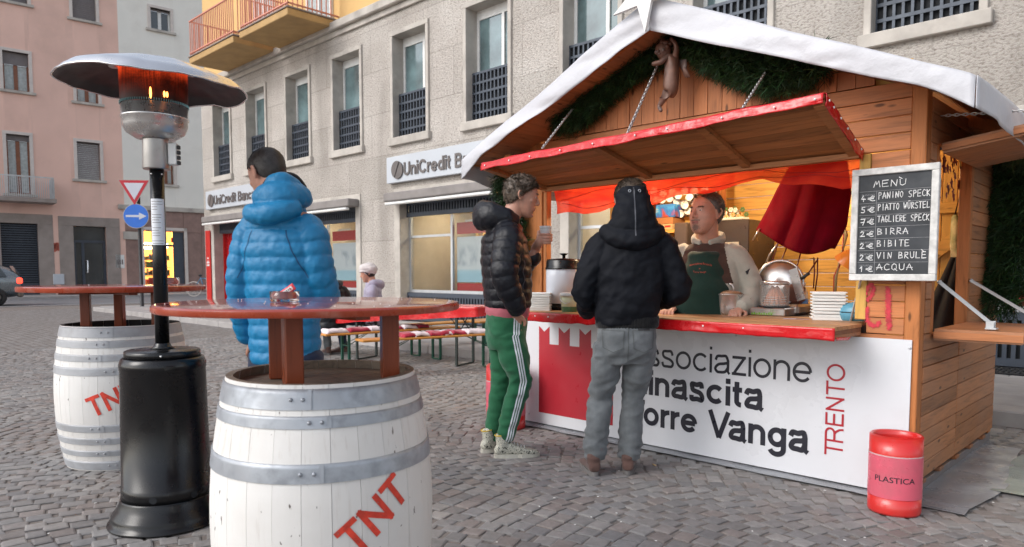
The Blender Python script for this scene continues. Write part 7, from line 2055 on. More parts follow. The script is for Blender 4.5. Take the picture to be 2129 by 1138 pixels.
def haircap(H, parent, mat, thick=.010, line=.078, curly=0.0, n=2200, slen=.018, seed=1, back=-.075, side=.01, temple=.045):
    rg = random.Random(seed); T = lambda p: H @ Vector(p)
    def zone(p):      # >0 where hair grows
        x, y, z = p
        if y > .035: lim = line-.03*max(0, (.07-y)/.035)+.018*(abs(x)/.07)**2*0
        elif y > -.012: lim = side+(line-.03-side)*((y+.012)/.047)
        else: lim = side+(back-side)*min(1, (-.012-y)/.05)
        return z-lim
    def surf(d, extra):
        # ray from centre to the skull ovals
        c = Vector((0, -.010, .036)); r = 1/sqrt((d.x/.0765)**2+(d.y/(.100 if d.y < 0 else .092))**2+(d.z/(.086 if d.z > 0 else .12))**2); return c+d*(r+extra)
    mb = MB(); rings = []
    NU, NV = 84, 46
    for i in range(NV+1):
        a = pi/2-.002-(pi*.80)*i/NV; ring = []
        for j in range(NU):
            b = 2*pi*j/NU; d = Vector((cos(a)*sin(b), cos(a)*cos(b), sin(a)))
            p = surf(d, 0); zz = zone(p); k = max(-1, min(1, zz/.012)); nn_ = noise.noise(d*(5+curly*4)+Vector((seed, 0, 0)))
            ex = (-.012+(.012+thick*(1+.35*nn_+curly*.9*noise.noise(d*13)))*max(0, min(1, .5+.5*k)))
            ring.append(T(surf(d, ex)))
        rings.append(ring)
    mb.loft(rings, cap=False); mb.build('hair', mat, parent, local=True)
    st = MB()
    for k in range(n):
        d = Vector((rg.gauss(0, 1), rg.gauss(0, 1), rg.gauss(.3, 1))).normalized(); p = surf(d, 0)
        if zone(p) < -.002: continue
        nn_ = noise.noise(d*(5+curly*4)+Vector((seed, 0, 0))); base = surf(d, thick*(.7+.35*nn_))
        flow = Vector((d.x*.2, -.35-.4*d.y, -.5)); flow = flow-d*flow.dot(d)
        if curly: flow = flow+Vector((noise.noise(p*45), noise.noise(p*45+Vector((9, 0, 0))), noise.noise(p*45+Vector((0, 9, 0)))))*2.2*curly
        if flow.length < 1e-4: continue
        flow.normalize(); L_ = slen*rg.uniform(.5, 1.2); s_ = d.cross(flow).normalized()*rg.uniform(.0008, .0016)
        e_ = base+flow*L_*.8+d*L_*(.30+.5*curly)+Vector((rg.gauss(0, .002), rg.gauss(0, .002), 0))
        m_ = base+flow*L_*.45+d*L_*.3
        st.add([T(base-s_), T(base+s_), T(m_+s_*.8), T(e_), T(m_-s_*.8)], [[0, 1, 2, 3, 4]])
    st.build('hair_strands', mat, parent, local=True, kind='stuff')
def whiskers(obj, H, parent, name, mat, where, n, L_, flow=(0, -1)):
    bv = BVHTree.FromObject(obj, bpy.context.evaluated_depsgraph_get()); r = random.Random(4); mb = MB(); R3 = H.to_3x3()
    for k in range(n):
        x, z = where(r); hit = bv.ray_cast(H @ Vector((x, .3, z)), -(R3 @ Vector((0, 1, 0))).normalized())
        if not hit[0]: continue
        p, nn = hit[0], hit[1]; f = R3 @ Vector((flow[0]*(1 if x > 0 else -1)+r.gauss(0, .35), .2, flow[1]+r.gauss(0, .3))); s_ = nn.cross(f).normalized()*.0007; e = p+(f.normalized()+nn*.45).normalized()*L_*r.uniform(.6, 1.2)
        mb.add([p-s_, p+s_, e], [[0, 1, 2]])
    return mb.build(name, mat, parent, local=True, kind='stuff')
def hand(mb, M, mirror=1, curl=(.5, .6, .7, .8), thumb=.5, spread=.08, scale=1.0):
    """palm at the origin, fingers along +Y, palm facing -Z, thumb on +X*mirror"""
    T = lambda p: M @ (Vector((p[0]*mirror, p[1], p[2]))*scale)
    R3 = M.to_3x3()
    limb(mb, [T((0, -.045, 0)), T((0, -.01, 0)), T((.0, .03, -.002)), T((0, .05, -.004))], [(.027*scale, .019*scale), (.036*scale, .016*scale), (.042*scale, .014*scale), (.038*scale, .011*scale)], k=6, seg=16, ref=tuple(R3 @ Vector((1, 0, 0))))
    for i, (x, L_) in enumerate(((.030, .072), (.010, .080), (-.011, .074), (-.030, .058))):
        a = 0; p = Vector((x, .045, -.003)); pts = [Vector((x*.9, .02, -.002)), p.copy()]; c = curl[i]; sp_ = -x/.03*spread
        for f_ in (.45, .32, .25):
            a += c*(.9 if f_ > .4 else 1.15); p = p+Vector((-sin(sp_)*L_*f_, cos(a)*L_*f_*cos(sp_), -sin(a)*L_*f_)); pts.append(p.copy())
        limb(mb, [T(q) for q in pts], [.0085*scale, .0092*scale, .0088*scale, .008*scale, .0068*scale], k=4, seg=12)
    t0 = Vector((.026, -.018, -.006)); a = thumb
    pts = [t0, t0+Vector((.022, .018, -.012*a)), t0+Vector((.034, .044, -.030*a)), t0+Vector((.034*(1-a*.5), .066, -.048*a))]
    limb(mb, [T(q) for q in pts], [.013*scale, .0125*scale, .0105*scale, .008*scale], k=4, seg=12)
def shoe(parent, c, yaw, upper, sole, L_=.29, W_=.10, h=.075, high=False, pitch=0):
    M = Matrix.Translation(Vector(c)) @ Matrix.Rotation(yaw, 4, 'Z') @ Matrix.Rotation(pitch, 4, 'X')
    def sec(y, w_, z0, z1, e=2.6, n=20): return [M @ Vector((w_/2*math.copysign(abs(cos(t))**(2/e), cos(t)), y, z0+(z1-z0)*(.5+.5*math.copysign(abs(sin(t))**(2/e), sin(t))))) for t in [2*pi*j/n for j in range(n)]]
    mb = MB(); y0 = -.085
    mb.loft([sec(y0-.004, .05, .03, .06), sec(y0+.012, .070, .02, .088), sec(y0+.05, .074, .016, .10), sec(y0+.10, .076, .016, .102), sec(y0+.15, .088, .014, .078), sec(y0+.20, .096, .014, .060), sec(y0+.25, .086, .014, .048), sec(y0+.283, .05, .018, .038)])
    limb(mb, [M @ Vector((0, y0+.05, .07)), M @ Vector((0, y0+.045, .12 if high else .10)), M @ Vector((0, y0+.04, .150 if high else .115))], [.042, .042, .041], k=5, seg=18)
    o = fuse(mb, 'shoe', upper, parent, .005, 2)
    pts = []
    for t in [2*pi*j/36 for j in range(36)]:
        yy = y0+.142+.152*sin(t); w_ = (.047 if sin(t) > 0 else .039)*abs(cos(t))**.75; pts.append(M @ Vector((math.copysign(w_, cos(t)), yy, 0)))
    up_ = (M.to_3x3() @ Vector((0, 0, .026))); MB().prism(pts, up_).build('sole', sole, o, local=True)
    mb = MB()
    for k in range(5): 
        yy = y0+.10+k*.022; zz = .104-k*.0088; mb.tube([M @ Vector((-.022, yy, zz-.004)), M @ Vector((0, yy+.003, zz+.004)), M @ Vector((.022, yy, zz-.004))], .0028, 6)
    mb.build('laces', M_['stripe'] if high else sole, o, local=True)
    return o
def leg(mb, hip, knee, ankle, r, k=10):
    h, kn, a = Vector(hip), Vector(knee), Vector(ankle); limb(mb, [h, h.lerp(kn, .5), kn, kn.lerp(a, .45), a], r, k=k, seg=24)

def project_line(obj, parent, pts2, out, width, name, mat, flip=1, axis='x'):
    bv = BVHTree.FromObject(obj, bpy.context.evaluated_depsgraph_get())
    mb = MB(); row = []
    for p, side in pts2:
        q = []
        for s in (-1, 1):
            o_ = Vector(p)+Vector(side)*s*width/2; hit = bv.ray_cast(o_+Vector(out)*.6, -Vector(out))
            q.append((hit[0]+Vector(out)*.0025) if hit[0] else None)
        row.append(q)
    for a, b in zip(row, row[1:]):
        if None in a or None in b: continue
        mb.add([a[0], a[1], b[1], b[0]], [[0, 1, 2, 3]], smooth=True)
    return mb.build(name, mat, parent, local=True)

def Hm(c, yaw=0, pitch=0, roll=0, s=1.0): return Matrix.Translation(Vector(c)) @ Matrix.Rotation(yaw, 4, 'Z') @ Matrix.Rotation(pitch, 4, 'X') @ Matrix.Rotation(roll, 4, 'Y') @ Matrix.Scale(s, 4)

# ------------------------------------------------------------------ man in the blue down jacket
def man_blue():
    P = at(601, 3.5); t = thing('person', 'man in a bright blue quilted down jacket seen from behind, head bowed left', 'person', (P.x, P.y, 0), YAW-.18)
    hd = Hm((-.105, .055, 1.668), radians(62), radians(-24), radians(0), 1.03)
    b = MB(); head(b, hd, (0, -.005, 1.50))
    trunk(b, [(.80, 0, 0, .13, .09), (1.1, 0, 0, .14, .10), (1.42, 0, 0, .16, .09), (1.50, 0, 0, .08, .06)])
    aL = [(-.13, -.01, 1.40), (-.19, -.03, 1.14), (-.20, .05, .90)]; aR = [(.13, 0, 1.40), (.185, .02, 1.15), (.08, .22, 1.10)]
    for a in (aL, aR): limb(b, a, [.05, .043, .032], k=8, seg=14)
    hand(b, Matrix.Translation((-.195, .075, .845)) @ Matrix.Rotation(radians(-70), 4, 'X') @ Matrix.Rotation(pi/2, 4, 'Y'), 1, (.4,)*4)
    hand(b, Matrix.Translation((.04, .30, 1.12)) @ Matrix.Rotation(radians(30), 4, 'Z'), -1, (.9,)*4)
    fuse(b, 'body', [SK1, LIP], t, .0048, 2, mi=lambda c, n: 0)
    haircap(hd, t, HB, .0035, .074, n=5200, slen=.0065, seed=3, back=-.085, side=.0); eyes(hd, t)
    q = (.064, .0135, .0); j = MB()
    trunk(j, [(.755, .0, .0, .172, .125), (.79, .0, .0, .178, .132), (.95, .0, .0, .180, .138), (1.15, 0, -.005, .190, .145), (1.30, 0, -.015, .205, .145), (1.40, 0, -.015, .185, .128), (1.48, 0, -.012, .125, .10), (1.52, 0, .0, .09, .085)], quilt=q, nz_=24, seg=48)
    qs = (.062, .0125, .01)
    limb(j, [(-.115, -.012, 1.42), (-.165, -.02, 1.365), (-.205, -.035, 1.20), (-.218, -.02, 1.05), (-.222, .02, .92), (-.222, .04, .865)], [(.074, .085), (.082, .095), (.076, .092), (.070, .082), (.062, .072), (.048, .055)], seg=28, quilt=qs)
    limb(j, [(.115, -.01, 1.42), (.165, -.015, 1.365), (.200, -.01, 1.20), (.200, .06, 1.08), (.15, .18, 1.07), (.08, .26, 1.10)], [(.074, .085), (.082, .095), (.076, .090), (.070, .080), (.058, .066), (.045, .05)], seg=28, quilt=qs)
    # hood lying on the back, collar round the neck
    limb(j, [(-.095, .055, 1.515), (-.09, -.03, 1.535), (-.045, -.105, 1.545), (.025, -.13, 1.545), (.085, -.10, 1.555), (.118, -.03, 1.555), (.10, .055, 1.55)], [(.024, .028), (.033, .038), (.046, .055), (.053, .066), (.050, .062), (.044, .053), (.035, .04)], k=10, seg=22)
    limb(j, [(-.125, -.095, 1.475), (-.07, -.145, 1.468), (.01, -.165, 1.462), (.08, -.150, 1.475), (.135, -.09, 1.495)], [.034, .045, .05, .045, .034], k=8, seg=20)
    limb(j, [(-.04, -.05, 1.585), (.01, -.10, 1.61), (.06, -.09, 1.62), (.095, -.03, 1.60)], [.026, .036, .038, .032], k=10, seg=16)
    jd = wr(.0032, 9, 12, 3)
    jo = fuse(j, 'jacket', [M_['down_blue']], t, .0062, 1, disp=lambda p: jd(p)+.0028*noise.noise(p*38))
    for v_ in jo.data.vertices: v_.co.x *= .94
    c = MB(); limb(c, [(-.085, .06, 1.53), (-.075, .0, 1.565), (-.045, -.060, 1.60), (.01, -.078, 1.635), (.07, -.03, 1.64), (.085, .05, 1.60)], [.018, .02, .022, .024, .024, .02], k=8, seg=14)
    fuse(c, 'inner_collar', M_['blackcloth'], t, .006, 2)
    # raglan seam piping lines on the back
    seam = pm('blue_seam', (.006, .07, .17), .6, bst=0)
    for s in (-1, 1):
        pts = [((s*(.085+.065*k/14+.02*(k/14)**2), 0, 1.39-.22*k/14), (1, 0, .3)) for k in range(15)]; project_line(jo, t, pts, (0, -1, 0), .005, 'seam', seam)
    tr_ = MB(); trunk(tr_, [(.70, 0, 0, .158, .12), (.80, 0, 0, .160, .122), (.88, 0, 0, .155, .118)])
    for s in (-1, 1): leg(tr_, (s*.09, 0, .80), (s*.105, .02, .47), (s*.11, -.01, .08), [.098, .085, .066, .062, .060])
    fuse(tr_, 'trousers', M_['jeans_blue'], t, .009, 2, disp=wr(.005, 7, 18, 5))
    for s in (-1, 1): shoe(t, (s*.11, .01, 0), -s*.12, M_['shoe_brown'], M_['sole_grey'])
    ph = MB().box((-.028, .0, 0), (.028, .008, .12), .003, Matrix.Translation(Vector((-.10, .33, 1.16))) @ Matrix.Rotation(radians(30), 4, 'Z'))
    o = thing('mobile_phone', 'phone with lime green case peeping out left of the blue jacket sleeve', 'phone', tuple(gd(486, 543, 3.35)), YAW)
    MB().bar((-.02, 0, -.015), (.004, 0, .012), .012, .004).build('case', pm('lime_plastic', (.35, .6, .08), .4), o, local=True)
man_blue()

# ------------------------------------------------------------------ man in green track trousers with the cup
def man_green():
    rz = YAW-radians(80); P = at(1052, 4.70); t = thing('person', 'man in black puffer jacket and green striped track trousers in profile, holding a white cup', 'person', (P.x, P.y, 0), rz)
    hd = Hm((0, .105, 1.685), radians(-4), radians(-12), 0, 1.06)
    b = MB(); head(b, hd, (0, .0, 1.48))
    trunk(b, [(.95, 0, 0, .12, .085), (1.2, 0, 0, .13, .10), (1.42, 0, 0, .15, .085), (1.50, 0, 0, .07, .055)])
    elb = Vector((-.20, .06, 1.17)); wri = Vector((-.13, .215, 1.325))
    limb(b, [(-.16, 0, 1.43), elb, wri], [.045, .04, .028], k=8, seg=14); limb(b, [(.17, -.01, 1.43), (.235, -.07, 1.17), (.170, .035, .955)], [.045, .04, .028], k=8, seg=14)
    cup = Vector((-.10, .285, 1.445))
    # hand round the cup: built from a palm beside it and five bent fingers
    def lb(Pn, Rn): limb(b, Pn, Rn, k=6, seg=12)
    v = Vector
    lb([wri, wri+v((.0, .012, .035)), cup+v((.015, -.048, -.055)), cup+v((.02, -.040, -.02))], [.027, (.033), (.032), .022])
    rr_ = .041
    for k, (z, L_, r) in enumerate(((.004, .95, .0086), (-.017, 1.0, .009), (-.036, .95, .0086), (-.054, .8, .0078))):
        pts = []
        for a in np.linspace(-95, -95+175*L_, 6): pts.append(cup+v((cos(radians(a))*rr_*1.02*(1.06), sin(radians(a))*rr_*1.06, z-.004)))
        lb([cup+v((.012, -.045, z*.6-.03))]+pts, [.010]+[r]*4+[r*.95, r*.75])
    pts = [cup+v((cos(radians(a))*rr_*1.08, sin(radians(a))*rr_*1.08, .018+.012*(i/3))) for i, a in enumerate((-110, -145, -180, -205))]
    lb([cup+v((0, -.05, -.04))]+pts, [.014, .0125, .0115, .0105, .0085])
    hand(b, Matrix.Translation((.150, .035, .905)) @ Matrix.Rotation(radians(18), 4, 'Y') @ Matrix.Rotation(radians(-88), 4, 'X') @ Matrix.Rotation(-pi/2, 4, 'Y'), 1, (.25,)*4, thumb=.2)
    HI = hd.inverted()
    bo = fuse(b, 'body', [SK1, LIP], t, .0042, 1, mi=lambda c, n: 1 if ((hd.inverted() @ c) - Vector((0, .092, -.059))).length < .021 and abs((hd.inverted() @ c).z+.059) < .009 else 0)
    whiskers(bo, hd, t, 'eyebrow', HM, lambda r: ((r.choice((-1, 1))*r.uniform(.016, .046)), .0295+r.gauss(0, .002)), 320, .007, (1, 0))
    whiskers(bo, hd, t, 'stubble', HBR, lambda r: (r.gauss(0, .022), -.082+r.gauss(0, .016)), 260, .0025)
    haircap(hd, t, HM, .013, .068, curly=.38, n=7500, slen=.021, seed=5, back=-.07, side=.0); eyes(hd, t)
    cp = thing('paper_cup', 'white paper cup held up by the man in the green track trousers', 'cup', tuple(wm(t) @ (cup-Vector((0, 0, .045)))), 0)
    MB().lathe([(.0, .001), (.027, 0), (.040, .100), (.0415, .102), (.0385, .102), (.025, .004), (0, .004)], (0, 0, 0), 36, cap=False).build('cup', pm('white_foam', (.88, .90, .92), .6, var=.02), cp, local=True)
    MB().lathe([(.0388, .086), (.0391, .088)], (0, 0, 0), 36, cap=False).build('rim_line', M_['print'], cp, local=True)
    q = (.072, .012, .02); j = MB()
    trunk(j, [(.965, 0, .012, .178, .140), (1.0, 0, .012, .188, .152), (1.10, 0, .01, .190, .160), (1.25, 0, .0, .20, .160), (1.38, 0, -.012, .195, .148), (1.46, 0, -.01, .16, .120), (1.52, 0, .0, .11, .09), (1.545, 0, .01, .09, .08)], quilt=q, nz_=22, seg=48)
    qs = (.070, .012, .02)
    limb(j, [(.12, -.01, 1.45), (.19, -.015, 1.40), (.248, -.05, 1.22), (.25, -.035, 1.12), (.222, .025, 1.0), (.196, .045, .945)], [(.075, .085), (.082, .095), (.076, .09), (.072, .082), (.062, .068), (.046, .050)], seg=28, quilt=qs)
    limb(j, [(-.12, -.005, 1.45), (-.18, -.0, 1.40), (-.225, .04, 1.25), (-.215, .09, 1.19), (-.165, .19, 1.27), (-.135, .235, 1.32)], [(.085, .09), (.09, .10), (.082, .09), (.076, .082), (.055, .06), (.044, .046)], seg=28, quilt=qs)
    limb(j, [(-.085, .06, 1.52), (-.11, -.03, 1.54), (-.08, -.115, 1.555), (0, -.155, 1.56), (.08, -.115, 1.555), (.11, -.03, 1.54), (.085, .06, 1.52)], [(.03, .035), (.046, .065), (.058, .088), (.062, .098), (.058, .088), (.046, .065), (.03, .035)], k=10, seg=24)
    limb(j, [(-.075, -.125, 1.535), (0, -.155, 1.53), (.075, -.125, 1.535)], [.055, .065, .055], k=8, seg=20)
    jd = wr(.0038, 9, 12, 8)
    jo = fuse(j, 'jacket', M_['down_black'], t, .0062, 1, disp=lambda p: jd(p)+.002*noise.noise(p*38))
    project_line(jo, t, [((0, .085+.008*sin(k), 1.27-.18*k/12), (0, 1, 0)) for k in range(13)], (1, 0, 0), .007, 'pocket_zip', M_['zipm'])
    h = MB(); trunk(h, [(.90, 0, .01, .162, .128), (.95, 0, .01, .172, .142), (.985, 0, .01, .17, .14)]); fuse(h, 'shirt_hem', M_['pinkhem'], t, .007, 2, disp=wr(.004, 9, 9, 1))
    tr_ = MB(); trunk(tr_, [(.70, 0, 0, .145, .115), (.80, 0, -.002, .162, .130), (.90, 0, .005, .165, .133), (.945, 0, .01, .16, .13)])
    leg(tr_, (.088, .005, .80), (.10, .075, .50), (.088, -.02, .125), [(.088, .105), (.086, .098), (.070, .078), (.062, .072), (.050, .054)])
    leg(tr_, (-.085, 0, .80), (-.08, -.01, .49), (-.075, -.08, .085), [(.088, .103), (.083, .092), (.066, .072), (.06, .064), (.050, .052)])
    f_ = lambda p: 1+1.2*max(0, 1-abs(p.z-.48)/.12)+1.6*max(0, 1-abs(p.z-.14)/.12)
    to = fuse(tr_, 'trousers', M_['track_green'], t, .0068, 2, disp=wr(.0085, 6, 14, 2, f_))
    def lx(z):     # leg axis y at height z
        if z > .80: return .005+.01
        if z > .5: return .005+(.075-.005)*(.80-z)/.30
        return .075+(-.01-.075)*(.5-z)/.425
    for k in (-1, 0, 1):
        pts = [((0, lx(z)+.035*((z-.1)/.85)+k*.0165-.004, z), (0, 1, 0)) for z in np.linspace(.925, .10, 70)]
        project_line(to, t, pts, (1, 0, 0), .0100, 'stripe', M_['stripe'])
    shoe(t, (.088, -.0, 0), -.0, M_['pattern'], M_['sole_white'], high=True); shoe(t, (-.075, -.07, 0), .28, M_['pattern'], M_['sole_white'], high=True)
    for (x, y) in ((.088, -.044), (-.075+.01, -.113)):
        MB().tube([Vector((x+.043*cos(a), y+.043*sin(a), .152+.006*cos(a-1.5))) for a in [2*pi*i/20 for i in range(21)]], .004, 6, cap=False).build('yellow_lining', pm('yellow_trim', (.62, .42, .05), .7), t, local=True)
M_['zipm'] = pm('zip_grey', (.10, .10, .11), .4, metal=.5, bst=0)
man_green()

# ------------------------------------------------------------------ man in the black hooded jacket and grey jeans
def man_grey():
    P = at(1288, 4.27); t = thing('person', 'man in black zip-hood jacket and grey jeans seen from behind, leaning on the counter', 'person', (P.x, P.y, 0), YAW-.06)
    hd = Hm((.060, .10, 1.61), radians(-8), radians(-16), 0, 1.05)
    b = MB(); head(b, hd, (.055, .03, 1.44))
    trunk(b, [(.88, .03, 0, .13, .09), (1.1, .04, 0, .13, .10), (1.35, .05, .01, .15, .09), (1.44, .055, .02, .07, .055)])
    limb(b, [(-.09, .02, 1.36), (-.205, .0, 1.10), (-.185, .19, .965)], [.045, .04, .028], k=8, seg=14); limb(b, [(.20, .02, 1.36), (.30, .0, 1.13), (.24, .20, 1.02)], [.045, .04, .028], k=8, seg=14)
    hand(b, Matrix.Translation((-.185, .27, .945)) @ Matrix.Rotation(.1, 4, 'Z'), 1, (.15, .2, .25, .3), thumb=.2); hand(b, Matrix.Translation((.22, .27, 1.0)) @ Matrix.Rotation(.3, 4, 'Z'), -1, (.8,)*4)
    fuse(b, 'body', [SK1], t, .0048, 2); haircap(hd, t, HM, .013, .07, n=5200, slen=.03, seed=9, back=-.085, side=-.02); eyes(hd, t)
    j = MB()
    trunk(j, [(.895, .035, .0, .175, .126), (.93, .036, .0, .180, .130), (.99, .038, -.005, .188, .148), (1.10, .045, -.008, .198, .152), (1.25, .05, -.005, .208, .146), (1.35, .053, .0, .198, .130), (1.44, .055, .015, .165, .110), (1.49, .055, .02, .11, .09)], nz_=10, seg=48)
    limb(j, [(-.07, .01, 1.39), (-.125, .005, 1.325), (-.198, -.01, 1.16), (-.215, .0, 1.07), (-.195, .11, 1.0), (-.185, .20, .965)], [(.075, .09), (.085, .10), (.078, .09), (.076, .086), (.062, .07), (.045, .05)], seg=26)
    limb(j, [(.18, .01, 1.39), (.235, .005, 1.325), (.302, -.01, 1.18), (.322, .0, 1.10), (.285, .12, 1.05), (.24, .22, 1.02)], [(.075, .09), (.085, .10), (.078, .09), (.076, .086), (.062, .07), (.045, .05)], seg=26)
    jd = wr(.015, 5, 9, 12); j2 = wr(.006, 12, 16, 2)
    jo = fuse(j, 'jacket', M_['hoodie'], t, .0068, 2, disp=lambda p: jd(p)+j2(p)+.004*sin(p.z*95)*max(0, 1-abs(p.z-.935)/.03)*0)
    h = MB()      # tall hood pushed back, hanging as a thick funnel behind the head
    limb(h, [(.065, .035, 1.66), (.062, -.01, 1.60), (.058, -.045, 1.52), (.056, -.065, 1.44), (.055, -.07, 1.385)], [(.088, .075), (.100, .085), (.125, .095), (.150, .095), (.085, .045)], k=10, seg=30)
    limb(h, [(-.085, .05, 1.45), (-.08, -.06, 1.42), (0, -.125, 1.385), (.055, -.14, 1.375), (.11, -.125, 1.385), (.19, -.06, 1.42), (.195, .05, 1.45)], [.035, .05, .055, .055, .055, .05, .035], k=8, seg=18)
    hdp = wr(.010, 7, 13, 20)
    ho = fuse(h, 'hood', M_['hoodie'], t, .0065, 2, disp=lambda p: hdp(p)+.004*noise.noise(p*26))
    project_line(ho, t, [((.060, 0, 1.70-.30*k/26), (1, 0, 0)) for k in range(27)], (0, -1, 0), .007, 'hood_zip', M_['zipm'])
    m = MB()
    for s in (-1, 1): m.tube([Vector((.063+s*.028+.007*cos(a), -.068, 1.663+.007*sin(a))) for a in [2*pi*i/14 for i in range(15)]], .0022, 6, cap=False)
    m.build('eyelets', M_['zinc'], t, local=True)
    rb = MB(); trunk(rb, [(.872, .033, .0, .176, .124), (.885, .034, .0, .183, .130), (.925, .036, 0, .184, .131), (.945, .036, 0, .178, .126)], seg=60)
    fuse(rb, 'waistband', M_['blackcloth'], t, .006, 1, disp=lambda p: .003*sin(math.atan2(p.y, p.x-.035)*90))
    tr_ = MB(); trunk(tr_, [(.66, .025, -.0, .150, .105), (.74, .03, -.005, .172, .130), (.82, .032, -.005, .172, .130), (.90, .034, 0, .160, .118)])
    leg(tr_, (-.065, 0, .76), (-.115, .03, .46), (-.155, -.01, .09), [(.094, .105), (.086, .092), (.068, .075), (.069, .074), (.068, .078)])
    leg(tr_, (.118, 0, .76), (.085, .05, .46), (.055, .03, .09), [(.094, .105), (.086, .092), (.068, .075), (.069, .074), (.068, .078)])
    f_ = lambda p: .7+1.3*max(0, 1-abs(p.z-.46)/.14)+2.0*max(0, 1-abs(p.z-.13)/.13)+.7*max(0, 1-abs(p.z-.70)/.08)
    to = fuse(tr_, 'jeans', M_['jeans_grey'], t, .0066, 1, disp=wr(.0105, 6, 15, 4, f_))
    sm_ = pm('grey_seam', (.08, .085, .085), .8, bst=0)
    for x0 in (-.055, .118):      # back pockets
        sc = [(x0-.062, .86), (x0-.056, .76), (x0, .735), (x0+.056, .76), (x0+.062, .86), (x0-.062, .862)]
        pts = []
        for a, c in zip(sc, sc[1:]):
            for k in range(7): pts.append(((a[0]+(c[0]-a[0])*k/6, 0, a[1]+(c[1]-a[1])*k/6), ((0, 0, 1) if abs(a[0]-c[0]) > .03 else (1, 0, 0))))
        project_line(to, t, pts, (0, -1, 0), .004, 'pocket_seam', sm_)
    project_line(to, t, [((.030, 0, .90-.22*k/14), (1, 0, 0)) for k in range(15)], (0, -1, 0), .004, 'centre_seam', sm_)
    project_line(to, t, [((x, 0, .873), (0, 0, 1)) for x in np.linspace(.085, .155, 8)], (0, -1, 0), .022, 'wallet_edge', M_['blackmat'])
    shoe(t, (-.165, -.02, 0), .18, M_['shoe_brown'], M_['sole_grey']); shoe(t, (.055, .02, 0), -.15, M_['shoe_brown'], M_['sole_grey'])
man_grey()

